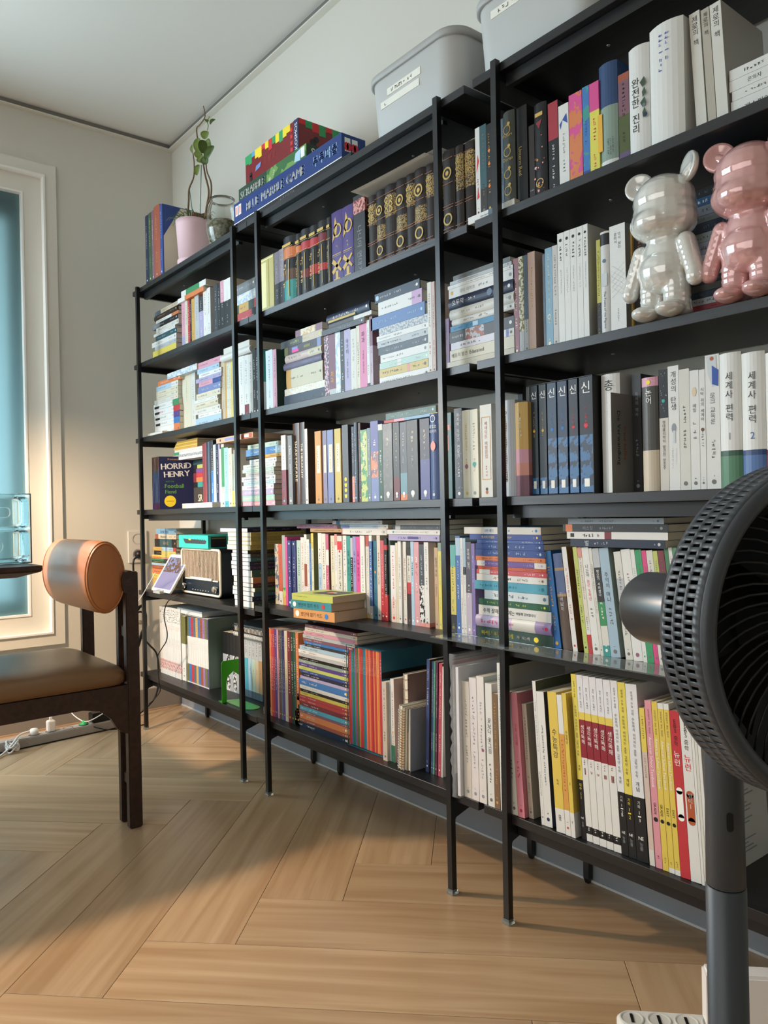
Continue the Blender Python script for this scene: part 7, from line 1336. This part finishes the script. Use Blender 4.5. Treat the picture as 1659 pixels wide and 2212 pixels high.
# drum: slotted band
bm = bmesh.new(); NP = 256
S_ = [0.0, .006, .0150, .0172, .0262, .0284, .0374, DEP]
cols = {1: 0, 3: 1, 5: 0}
prof_r = [RF - .0015, RF, RF, RF, RF, RF, RF, RF - .0005]
G_ = [[bm.verts.new(fp(prof_r[j], 2 * math.pi * i / NP, S_[j])) for i in range(NP)] for j in range(len(S_))]
for j in range(len(S_) - 1):
    for i in range(NP):
        if j in cols and (i + cols[j]) % 2 == 0: continue
        bm.faces.new((G_[j][i], G_[j][(i + 1) % NP], G_[j + 1][(i + 1) % NP], G_[j + 1][i])).smooth = True
bmesh.ops.recalc_face_normals(bm, faces=bm.faces[:])
o = from_bm('slotted_band', bm, FANG, fan); md = o.modifiers.new('thick', 'SOLIDIFY'); md.thickness = .003; md.offset = -1
def ringloft(name, prof, m, seg=96):
    bm = bmesh.new(); loft_bm(bm, [[fp(r, 2 * math.pi * i / seg, s) for i in range(seg)] for r, s in prof], False, False); bmesh.ops.recalc_face_normals(bm, faces=bm.faces[:]); return from_bm(name, bm, m, fan)
ringloft('front_rim', [(RF - .0005, DEP), (RF - .001, DEP + .004), (RF - .006, DEP + .0062), (RF - .012, DEP + .004), (RF - .014, DEP - .004), (RF - .014, DEP - .016)], FANG)
ringloft('rear_shell', [(RF - .0015, 0), (RF - .006, -.0035), (RF - .03, -.010), (.060, -.026), (.045, -.03), (.002, -.03)], FANG)
ringloft('inner_shroud', [(RF - .0125, DEP - .004), (RF - .016, DEP - .02), (RF - .02, .004)], FANB)
ringloft('motor_housing', [(.0375, -.024), (.037, -.12), (.0368, -.184), (.034, -.191), (.025, -.195), (.001, -.196)], FANM, 48)
ringloft('hub', [(.001, DEP + .004), (.026, DEP + .003), (.030, DEP - .004), (.030, DEP - .04)], FANB, 40)
rib_me = None
for k in range(66):
    pts = [(.028 + (RF - .014 - .028) * q / 7, 2 * math.pi * k / 66 + .42 * (q / 7) ** 1.4, DEP + .002 - .004 * (q / 7) ** 2) for q in range(8)]
    bm = bmesh.new(); tube_bm(bm, [fp(r, p_, s) for r, p_, s in pts], .0010, 5); from_bm('grille_rib', bm, FANB, fan)
for k in range(7):
    bm = bmesh.new(); a0 = 2 * math.pi * k / 7; n = 8; A, B = [], []
    for q in range(n + 1):
        r = .03 + (RF - .028 - .03) * q / n; wd = .32 + .22 * (q / n)
        A.append(bm.verts.new(fp(r, a0 - wd / 2 + .3 * q / n, DEP - .034))); B.append(bm.verts.new(fp(r, a0 + wd / 2 + .3 * q / n, DEP - .018)))
    for q in range(n): bm.faces.new((A[q], A[q + 1], B[q + 1], B[q])).smooth = True
    bmesh.ops.solidify(bm, geom=bm.faces[:], thickness=.002); from_bm('blade', bm, FANB, fan)
# pole in two sections, tilt joint, base
zs_ = z_of(1910, fx, -fy)
pr = 41.5 / FPX * pt_
bm = bmesh.new(); lathe_bm(bm, [(pr, .02), (pr, zs_ - .0012), (pr - .0012, zs_ - .0004)], 40, (fx, fy)); from_bm('lower_pole', bm, FANG, fan)
jz = (Crear - aF * .05).z
bm = bmesh.new(); lathe_bm(bm, [(pr - .0014, zs_), (pr - .0004, zs_ + .001), (pr - .0012, zs_ + .12), (pr - .002, jz - .03), (pr - .006, jz - .02)], 40, (fx, fy)); from_bm('upper_pole', bm, FANG, fan)
tube('tilt_joint', [Vector((fx, fy, jz - .05)), Vector((fx, fy, jz - .01)), Crear - aF * .045], [.014, .014, .014], FANB, fan, 16)
bm = bmesh.new(); lathe_bm(bm, [(0, .0005), (.15, .0005), (.152, .006), (.146, .016), (.03, .024), (0, .024)], 48, (fx, fy)); from_bm('base', bm, FANG, fan)
# oval button in the upper section, facing the camera side
bc = at_t(1577, 1777, pt_ - pr * .97); bm = bmesh.new()
nb = (bc - Vector((fx, fy, bc.z))); nb.z = 0; nb.normalize(); sb = Vector((0, 0, 1)).cross(nb)
ctr = Vector((fx, fy, bc.z)) + nb * (pr - .0018)
loft_bm(bm, [[ctr + sb * a + Vector((0, 0, b)) + nb * t for a, b in rrect(.0055, .0165, .0027, 6)] for t in (0.0, .0016)], True, True, smooth=False); bmesh.ops.recalc_face_normals(bm, faces=bm.faces[:])
from_bm('button', bm, FANB, fan)

# ================================================================ dining table, organiser and chair
WALN = wood('dark_walnut', '#241611', '#3c261d', 0.42, scale=(6, 60, 60), bump=0.15)
LEATH = mat('leather_tan', '#a86a3c', 0.36, spec=0.5, bump=0.12, bscale=900); LEATS = mat('leather_brown', '#7a5a3a', 0.36, spec=0.5, bump=0.12, bscale=900)
zt = 0.735
C1 = at_z(93.8, 1221.4, zt); tx1, td0 = C1.x, -C1.y
tx0, td1 = tx1 - 0.70, td0 + 1.35
tbl = empty('dining_table', ((tx0 + tx1) / 2, -(td0 + td1) / 2, 0), 'dark wooden table with chamfered edge in front of the window', 'table')
bm = bmesh.new(); cxm, cym = (tx0 + tx1) / 2, -(td0 + td1) / 2; W_, D_ = tx1 - tx0, td1 - td0
lp = lambda g, z, r: [(cxm + a, cym + b, z) for a, b in rrect(W_ - 2 * g, D_ - 2 * g, r, 6)]
loft_bm(bm, [lp(.05, zt - .032, .01), lp(.003, zt - .017, .012), lp(0, zt - .012, .012), lp(0, zt - .001, .012), lp(.001, zt, .011)], True, True, smooth=False); bmesh.ops.recalc_face_normals(bm, faces=bm.faces[:])
from_bm('tabletop', bm, WALN, tbl)
for sx in (tx0 + .07, tx1 - .13):
    for sd in (td0 + .28, td1 - .12): box('leg', sx, sx + .05, -sd - .03, -sd + .03, .0005, zt - .031, WALN, tbl, bevel=.004)
# clear drawer organiser on the table
ACR = mat('acrylic_clear', '#e9f2f2', 0.04, trans=0.96, ior=1.22)
oz = zt + .0006; Ar = at_z(70, 1216, oz); oh = z_of(1066, Ar.x, -Ar.y) - oz
org = empty('acrylic_organizer', (Ar.x, Ar.y - .1, oz), 'clear acrylic drawer organizer with two long handle slots on the table', 'organizer')
ox1 = Ar.x; oy1 = Ar.y; ox0, oy0 = ox1 - .17, oy1 - .30; wl = .0035
box('side_panel', ox0, ox1, oy1 - wl, oy1, oz, oz + oh, ACR, org, bevel=.001); box('side_panel', ox0, ox1, oy0, oy0 + wl, oz, oz + oh, ACR, org, bevel=.001)
box('top_panel', ox0, ox1, oy0 + wl, oy1 - wl, oz + oh - wl, oz + oh, ACR, org, bevel=.001); box('base_panel', ox0, ox1, oy0 + wl, oy1 - wl, oz, oz + wl, ACR, org, bevel=.001)
box('back_panel', ox0, ox0 + wl, oy0 + wl, oy1 - wl, oz + wl, oz + oh - wl, ACR, org)
for q in range(2):
    z0 = oz + wl + .002 + q * (oh / 2 - .004); z1 = z0 + oh / 2 - .010
    bm = bmesh.new(); lpq = lambda g, x: [(x, (oy0 + oy1) / 2 + a, (z0 + z1) / 2 + b) for a, b in rrect(oy1 - oy0 - 2 * wl - .006 - 2 * g, z1 - z0 - 2 * g, .012, 5)]
    loft_bm(bm, [lpq(0, ox0 + .01), lpq(0, ox1 - .001), lpq(.002, ox1), lpq(.004, ox1 - .002), lpq(.004, ox0 + .014)], True, False); bmesh.ops.recalc_face_normals(bm, faces=bm.faces[:]); dr = from_bm('drawer', bm, ACR, org)
    bm = bmesh.new(); zc_ = (z0 + z1) / 2; yy1 = oy1 - .055 - .02 * (1 - q); cyy = (oy0 + .04 + yy1) / 2
    lh = lambda w2, x: [(x, cyy + a, zc_ + b) for a, b in rrect((yy1 - oy0 - .04) - w2, .03 - w2, .012 - w2 * .4, 5)]
    loft_bm(bm, [lh(0, ox1 + .0005), lh(0, ox1 + .003), lh(.005, ox1 + .003), lh(.005, ox1 + .0005)], False, False); bmesh.ops.recalc_face_normals(bm, faces=bm.faces[:]); from_bm('handle_slot', bm, mat('acrylic_edge', '#f4fbfb', 0.08, trans=0.7, ior=1.3), dr)
# chair: faces the table, its back towards the shelves
F1 = at_z(282, 1792, 0.001); cx1, cd0 = F1.x, -F1.y              # outer near corner of the rear leg
ch = empty('dining_chair', (cx1, -cd0, 0), 'dark wooden dining chair with tan leather bolster back and brown leather seat', 'chair')
def slat(x0, x1, d0, d1, z0, z1, name='leg_slat', lean=0.0, par=None):
    bm = bmesh.new(); bm_box(bm, x0, x1, -d1, -d0, z0, z1)
    for v in bm.verts: v.co.y += -lean * v.co.z
    bmesh.ops.bevel(bm, geom=bm.edges[:], offset=.003, segments=2, affect='EDGES'); return from_bm(name, bm, WALN, par or ch)
SW = 0.46
zpt = z_of(1235, cx1 - .02, cd0)
for side in (0, 1):
    xo = cx1 - side * (SW + .0)
    sg_n = -1 if side == 0 else 1
    xs = [xo - .026, xo] if side == 0 else [xo, xo + .026]
    if side == 0: slat(xs[0], xs[1], cd0 - .036, cd0, .0008, zpt, 'rear_leg')
    xs2 = [xo - .085, xo - .060] if side == 0 else [xo + .060, xo + .085]
    slat(xs2[0], xs2[1], cd0 - .036, cd0, .0008 if side == 0 else .345, zpt - .06 if side == 0 else zpt, 'leg_slat')
    if side == 0:
        for zz in (.115, .525): slat(xs2[1] - .001, xs[0] + .001, cd0 - .03, cd0 - .006, zz, zz + .032, 'spacer')
    # front leg
    slat(xs[0], xs[1], cd0 + .39, cd0 + .43, .0008, .40, 'front_leg')
    # apron along the side with a curved bracket
    prof = [(cd0, .398), (cd0 + .40, .398), (cd0 + .40, .345), (cd0 + .12, .348), (cd0 + .075, .338), (cd0 + .045, .312), (cd0 + .03, .284), (cd0 + .012, .268), (cd0, .264)]
    bm = bmesh.new(); xa_, xb_ = xs[0] + .003, xs[1] - .003
    A = [bm.verts.new((xa_, -d_, z_)) for d_, z_ in prof]; B = [bm.verts.new((xb_, -d_, z_)) for d_, z_ in prof]
    for k in range(len(prof)): bm.faces.new((A[k], A[(k + 1) % len(prof)], B[(k + 1) % len(prof)], B[k]))
    bm.faces.new(A); bm.faces.new(list(reversed(B))); bmesh.ops.recalc_face_normals(bm, faces=bm.faces[:]); from_bm('apron', bm, WALN, ch)
slat(cx1 - SW + .026, cx1 - .026, cd0 + .395, cd0 + .42, .345, .398, 'apron'); slat(cx1 - SW + .09, cx1 - .09, cd0 - .026, cd0 - .006, .345, .398, 'apron')
# seat cushion
bm = bmesh.new(); scx, scy = cx1 - SW / 2, -(cd0 + .205)
lp = lambda g, z, r=.05: [(scx + a, scy + b, z) for a, b in rrect(SW + .012 - 2 * g, .425 - 2 * g, r, 8)]
loft_bm(bm, [lp(.014, .399), lp(.004, .403), lp(0, .415), lp(.001, .428), lp(.012, .444), lp(.035, .453), lp(.09, .458), lp(.15, .460)], True, True); bmesh.ops.recalc_face_normals(bm, faces=bm.faces[:]); from_bm('seat', bm, LEATS, ch)
# bolster backrest across the chair, oval section, piped round ends
bz = z_of(1247, cx1 - .02, cd0 + .045); bdc = cd0 + .050; ra, rb = .054, .098
bm = bmesh.new(); seg = 40
def oval(k, x): return [(x, -(bdc + ra * k * math.cos(2 * math.pi * q / seg)), bz + rb * k * math.sin(2 * math.pi * q / seg)) for q in range(seg)]
xn, xf = cx1 - .004, cx1 - SW + .03
prof = [(.001, xn + .004), (.5, xn + .003), (.86, xn - .001), (.93, xn - .004)]
loft_bm(bm, [oval(k, x) for k, x in prof], True, False)
L2 = [(.93, xn - .004), (.96, xn - .007), (1.0, xn - .018), (1.02, xn - .06), (1.02, xf + .06), (1.0, xf + .02), (.93, xf + .004), (.8, xf), (.4, xf - .004), (.001, xf - .005)]
loft_bm(bm, [oval(k, x) for k, x in L2], False, True); bmesh.ops.remove_doubles(bm, verts=bm.verts[:], dist=1e-5); bmesh.ops.recalc_face_normals(bm, faces=bm.faces[:])
bk = from_bm('backrest', bm, LEATH, ch)
for x, k in ((xn - .0035, .935), (xn - .0125, .985), (xf + .006, .95)):
    bm = bmesh.new(); tube_bm(bm, oval(k, x), .0022, 8, True); from_bm('piping', bm, LEATH, bk)
for side in (0, 1):
    x0 = cx1 - .030 if side == 0 else cx1 - SW
    bm = bmesh.new(); n = 10
    pr_ = [(cd0 - .030, zpt - .005), (cd0 + .004, zpt - .005), (cd0 + .010, zpt + .012), (cd0 + .012, zpt + .034), (cd0 + .004, zpt + .052), (cd0 - .012, zpt + .056), (cd0 - .030, zpt + .048)]
    pr_ = [(d_, z_ - .052) for d_, z_ in pr_]
    loft_bm(bm, [[(x0 + q, -d_, z_) for d_, z_ in pr_] for q in (-.002, .034)], True, True, smooth=False); bmesh.ops.recalc_face_normals(bm, faces=bm.faces[:]); from_bm('mount_block', bm, WALN, ch)

# ================================================================ power strip by the window wall, its plugs and cords
STRIP = mat('strip_grey', '#a7a09a', 0.45); STRIPT = mat('strip_top', '#8f8b88', 0.5); BLKP = mat('black_plastic', '#121213', 0.4); WHTP = mat('white_plastic', '#e8e4de', 0.4)
ZP = (0, 1480, 4.879)
P0 = at_z(*px(ZP, 0, 722), .001); P1 = at_z(*px(ZP, 1140, 474), .001)
ax = (P1 - P0); Ls = ax.length; ax.normalize(); nw = Vector((ax.y, -ax.x, 0)); 
if nw.x > 0: nw = -nw                                    # towards the window wall
hs, ws = .036, .052
P0 = P0 - ax * .25; Ls += .32
def obox(name, o0, a0, a1, b0, b1, z0, z1, m, par, bevel=0.0):
    bm = bmesh.new(); vs, fs = bm_box(bm, 0, 1, 0, 1, 0, 1)
    for v in bm.verts: v.co = o0 + ax * (a0 + (a1 - a0) * v.co.x) + nw * (b0 + (b1 - b0) * v.co.y) + Vector((0, 0, z0 + (z1 - z0) * v.co.z))
    bmesh.ops.recalc_face_normals(bm, faces=bm.faces[:])
    if bevel: bmesh.ops.bevel(bm, geom=bm.edges[:], offset=bevel, segments=2, affect='EDGES')
    return from_bm(name, bm, m, par)
ps = empty('power_strip', P0 + ax * (Ls / 2) + nw * (ws / 2), 'long grey power strip on the floor under the window', 'power strip')
obox('housing', P0, 0, Ls, 0, ws, .0008, hs, STRIP, ps, .003)
obox('base_strip', P0, .001, Ls - .001, -.001, ws, .0006, .004, BLKP, ps)
def strip_at(u, v): 
    p = at_z(*px(ZP, u, v), hs); return (p - P0).dot(ax)
socks = [strip_at(u, v) for u, v in ((318, 505), (490, 466), (672, 430), (835, 396), (1000, 362))]
for s in socks:
    bm = bmesh.new(); c_ = P0 + ax * s + nw * (ws / 2)
    lathe_bm(bm, [(.0195, hs - .001), (.0195, hs + .0012), (.017, hs + .0012), (.0165, hs - .0002), (0, hs - .0002)], 28, (c_.x, c_.y)); from_bm('socket', bm, BLKP, ps)
def up(s, z, b=.5): return P0 + ax * s + nw * (ws * b) + Vector((0, 0, z))
# white plug with cord
pl = empty('power_plug', up(socks[0], hs), 'white mains plug with its cord, at the end of the grey power strip', 'plug')
bm = bmesh.new(); c_ = up(socks[0], 0); lathe_bm(bm, [(0, hs + .0016), (.0165, hs + .0016), (.017, hs + .016), (.013, hs + .024), (0, hs + .026)], 20, (c_.x, c_.y)); from_bm('plug_body', bm, WHTP, pl)
tube('cord', smooth_path([up(socks[0], hs + .018), at_z(*px(ZP, 215, 520), hs + .015), at_z(*px(ZP, 145, 600), hs + .006), at_z(*px(ZP, 60, 700), .012), at_z(*px(ZP, -60, 790), .005)], 8), .0036, WHTP, pl, 8)
kb = at_z(*px(ZP, 130, 630), .030)
for k in range(4): tube('cord_coil', [kb + Vector((.018 * math.cos(t_ + k), .020 * math.sin(t_ + k * 2), -.014 + .011 * math.sin(2 * t_ + k) + .006 * k)) for t_ in [2 * math.pi * j / 16 for j in range(16)]], .0028, WHTP, pl, 6, True)
# usb charger cube
uc = empty('usb_charger', up(socks[1], hs), 'white cube charger upright on the grey power strip', 'charger')
obox('cube', up(socks[1], hs + .0016, .5), -.014, .014, -.014, .014, 0, .041, mat('charger_white', '#f0e9e4', 0.35), uc, .003)
obox('cable_plug', up(socks[1], hs + .0425, .5), -.0055, .0055, -.003, .003, 0, .013, WHTP, uc, .001)
tube('cable', [up(socks[1], hs + .054), up(socks[1], hs + .12), up(socks[1] - .02, hs + .22, .2)], .0018, WHTP, uc, 6)
gpl = empty('power_plug', up(socks[3], hs), 'green plug with a white cord on the grey power strip', 'plug')
bm = bmesh.new(); c_ = up(socks[3], 0); lathe_bm(bm, [(0, hs + .0016), (.017, hs + .0016), (.0165, hs + .006), (.006, hs + .009), (.005, hs + .018), (0, hs + .019)], 20, (c_.x, c_.y)); from_bm('plug_body', bm, mat('plug_green', '#2fb266', 0.4), gpl)
tube('cord', smooth_path([at_x(*px(ZP, 700, 200), XW + .10), at_x(*px(ZP, 770, 310), XW + .12), up(socks[3], hs + .012), at_z(*px(ZP, 960, 370), hs + .02), at_z(*px(ZP, 1085, 300), hs + .045), at_z(*px(ZP, 1200, 240), hs + .06)], 8), .0022, WHTP, gpl, 6)
ad = empty('power_adapter', up(socks[4], hs), 'black brick adapter resting on the grey power strip', 'adapter')
obox('brick', up(socks[4], hs + .0016, .35), -.035, .045, -.012, .034, 0, .038, BLKP, ad, .003)
tube('cord', smooth_path([up(socks[4] - .036, hs + .01, .1), at_z(*px(ZP, 900, 402), hs + .004), at_z(*px(ZP, 1130, 470), .012), at_z(*px(ZP, 1400, 435), .004), at_z(*px(ZP, 1560, 410), .003)], 8), .0022, BLKP, ad, 6)
# wall socket with its plug
WO = (0, 1000, 2.697)
wo0 = at_x(275, 1147, XW); wo1 = at_x(317, 1214, XW)
yl, yr, zl, zh = wo0.y, wo1.y, wo1.z, wo0.z
out_ = empty('wall_socket', (XW, (yl + yr) / 2, zl), 'white double wall socket beside the shelf unit', 'socket')
box('plate', XW + .0003, XW + .009, yl, yr, zl, zh, mat('socket_white', '#d9d4cc', 0.4), out_, bevel=.002)
yc = (yl + yr) / 2
for q in (.26, .74):
    zc_ = zl + (zh - zl) * q; rw_ = min((yr - yl) * .36, .021); bm = bmesh.new()
    ring_ = lambda r, x: [(XW + x, yc + r * math.cos(2 * math.pi * j / 24), zc_ + r * math.sin(2 * math.pi * j / 24)) for j in range(24)]
    loft_bm(bm, [ring_(rw_ + .003, .0095), ring_(rw_, .0105), ring_(rw_ * .95, .003), ring_(.001, .003)], False, False); bmesh.ops.recalc_face_normals(bm, faces=bm.faces[:]); so = from_bm('socket_well', bm, mat('socket_well', '#bdb8b0', 0.5), out_)
    if q > .5:
        for dy in (-.009, .009):
            bm = bmesh.new(); bmesh.ops.create_icosphere(bm, subdivisions=1, radius=.0028, matrix=Matrix.Translation((XW + .0045, yc + dy, zc_))); from_bm('hole', bm, BLKP, so)
zc_ = zl + (zh - zl) * .26
bp = empty('power_plug', (XW + .03, yc, zc_), 'black mains plug in the white wall socket, with a tied bundle of black cord', 'plug')
bm = bmesh.new(); loft_bm(bm, [[(XW + x, yc + r * math.cos(2 * math.pi * j / 20), zc_ + r * math.sin(2 * math.pi * j / 20)) for j in range(20)] for r, x in ((.018, .0115), (.0185, .026), (.014, .036), (.004, .040))], True, True); bmesh.ops.recalc_face_normals(bm, faces=bm.faces[:]); from_bm('plug_body', bm, BLKP, bp)
A_ = lambda u, v, t: at_x(*px(WO, u, v), XW + .05 - (t - tk))
tk = 0.0
D_ = lambda u, v, d: at_d(*px(WO, u, v), d)
tube('cord', smooth_path([(XW + .036, yc, zc_ - .012), A_(778, 570, tk), A_(783, 700, tk), A_(790, 850, tk), A_(795, 930, tk)], 8), .0042, BLKP, bp, 8)
for (a, b, c_, d_) in ((55, 130, 0, 0), (40, 120, 6, -10), (62, 110, -5, 12), (48, 140, 3, 4)):
    pts = []
    for j in range(20):
        t_ = 2 * math.pi * j / 20
        pts.append(A_(800 + c_ + a * .75 * math.sin(t_) * (1.15 if math.cos(t_) > 0 else .8) + 22 * math.cos(t_), 965 + d_ - b * math.cos(t_), tk - .012 - .012 * math.sin(t_ + c_)))
    tube('cord_loop', pts, .0042, BLKP, bp, 7, True)
bm = bmesh.new(); tube_bm(bm, [A_(772, 918, tk - .02), A_(795, 925, tk - .045), A_(822, 930, tk - .02)], .009, 8); from_bm('cord_tie', bm, mat('tie_beige', '#d8c8b8', 0.7), bp)
tube('cord', smooth_path([A_(830, 1020, tk), A_(870, 1060, tk - .02), A_(915, 1120, tk - .03), A_(925, 1250, tk - .03), A_(900, 1370, tk - .03), at_z(*px(WO, 800, 1470), .004), at_z(*px(WO, 740, 1490), .004)], 8), .0042, BLKP, bp, 8)
# thin cords of the tablet
wc = empty('charging_cord', D_(905, 640, .31), 'thin white charging cord hanging from the tablet down past the chair', 'cord')
tube('cord', smooth_path([ D_(905, 640, .315), D_(830, 770, .315), D_(760, 880, .315), D_(745, 1000, .315), D_(752, 1150, .315), D_(760, 1300, .315), D_(768, 1400, .315), D_(755, 1450, .315)], 8), .0019, WHTP, wc, 6)
S5 = (310, 1130, 5.72)
kc = empty('charging_cord', at_d(*px(S5, 410, 890), .305), 'thin black cord hanging from the tablet stand over the bottom shelf', 'cord')
Kt = lambda u, v, t=.305: at_d(330 + u / 6.144, 1300 + v / 6.144, t)
tube('cord', smooth_path([at_d(*px(S5, 425, 870), .300), at_d(*px(S5, 400, 900), .300), at_d(*px(S5, 330, 940), .300), at_d(*px(S5, 275, 1020), .300), Kt(150, 200), Kt(190, 400), Kt(180, 520), Kt(120, 620), Kt(68, 720), Kt(70, 900), Kt(90, 1120), Kt(95, 1190), Kt(30, 1280), Kt(-60, 1360, .33)], 8), .0022, BLKP, kc, 6)
# ================================================================ white power strip at the fan's foot
ZF = (1100, 1700, 2.968)
hs2 = .042
Q0 = at_z(*px(ZF, 628, 1500), hs2); Q1 = at_z(*px(ZF, 1500, 1560), hs2); ax = (Q1 - Q0); ax.z = 0; ax.normalize()
nw = Vector((-ax.y, ax.x, 0))
if nw.y < 0: nw = -nw
Qt = at_z(*px(ZF, 700, 1416), hs2); wS = (Qt - Q0).dot(nw) + .004
wS = max(.05, min(.07, wS)); L2_ = .42
P0 = Qt - nw * wS - ax * .006; P0.z = 0
w2 = empty('power_strip', P0 + ax * .2, 'white power strip with round sockets on the floor by the fan pole', 'power strip')
bm = bmesh.new(); lpw = lambda g, z: [tuple(P0 + ax * (L2_ / 2 + a) + nw * (wS / 2 + b) + Vector((0, 0, z))) for a, b in rrect(L2_ - 2 * g, wS - 2 * g, .02, 6)]
loft_bm(bm, [lpw(.003, .0006), lpw(0, .006), lpw(0, hs2 - .006), lpw(.004, hs2)], True, True); bmesh.ops.recalc_face_normals(bm, faces=bm.faces[:])
from_bm('housing', bm, mat('strip_white', '#e3e0d8', 0.35), w2)
s0 = (at_z(*px(ZF, 785, 1478), hs2) - P0).dot(ax); s1 = (at_z(*px(ZF, 962, 1498), hs2) - P0).dot(ax); stp = s1 - s0
for k in range(5):
    c_ = P0 + ax * (s0 + stp * k) + nw * (wS * .5); bm = bmesh.new(); R0 = min(stp * .46, wS * .42)
    lathe_bm(bm, [(R0, hs2 + .0004), (R0 - .002, hs2 + .0022), (R0 - .0035, hs2 + .0006), (R0 - .005, hs2 + .0004), (0, hs2 + .0004)], 32, (c_.x, c_.y)); so = from_bm('socket', bm, mat('socket_ring', '#d2cfc6', 0.35), w2)
    bm = bmesh.new(); bm_box(bm, -.0022, .0022, -.0105, .0105, 0, .0008)
    for v in bm.verts: v.co = c_ + ax * v.co.x + nw * v.co.y + Vector((0, 0, hs2 + .0008 + v.co.z))
    bmesh.ops.recalc_face_normals(bm, faces=bm.faces[:]); from_bm('slot', bm, BLKP, so)
a_ = (at_z(*px(ZF, 1245, 1500), hs2) - P0).dot(ax)
c3 = empty('charger', P0 + ax * (a_ + .05), 'white block charger plugged into the white power strip behind the fan pole', 'charger')
P0b = P0
obox('block', P0, a_, a_ + .115, wS * .12, wS * .8, hs2 + .0026, hs2 + .088, mat('charger_white', '#f0e9e4', 0.35), c3, .004)
# ================================================================ pendant lamp above the table (its warm light falls round the table)
lx, ly, lz = (tx0 + tx1) / 2 - .10, -(td0 + .50), 1.40
lampo = empty('pendant_lamp', (lx, ly, lz - .06), 'black dome pendant lamp hanging over the table', 'lamp')
bm = bmesh.new(); lathe_bm(bm, [(.15, lz - .06), (.145, lz - .02), (.11, lz + .05), (.05, lz + .09), (.02, lz + .10), (.018, lz + .098), (.046, lz + .086), (.105, lz + .047), (.14, lz - .02), (.146, lz - .06)], 40, (lx, ly)); bmesh.ops.recalc_face_normals(bm, faces=bm.faces[:]); from_bm('shade', bm, mat('lamp_black', '#1a1a1a', 0.4), lampo)
tube('flex', [(lx, ly, lz + .098), (lx, ly, ZC - .002)], .003, BLKP, lampo, 8)
bm = bmesh.new(); bmesh.ops.create_uvsphere(bm, u_segments=16, v_segments=10, radius=.03, matrix=Matrix.Translation((lx, ly, lz + .02))); from_bm('bulb', bm, mat('bulb_glass', '#fff3e0', 0.3, emit='#ffd9a8', estr=6), lampo)
pl_ = bpy.data.lights.new('pendant_light', 'POINT'); pl_.energy = 115; pl_.color = (1.0, 0.73, 0.49); pl_.shadow_soft_size = .035
plo = bpy.data.objects.new('pendant_light', pl_); COL.objects.link(plo); plo.location = (lx, ly, lz - .022)

_lab = finish_labels()
set_type()
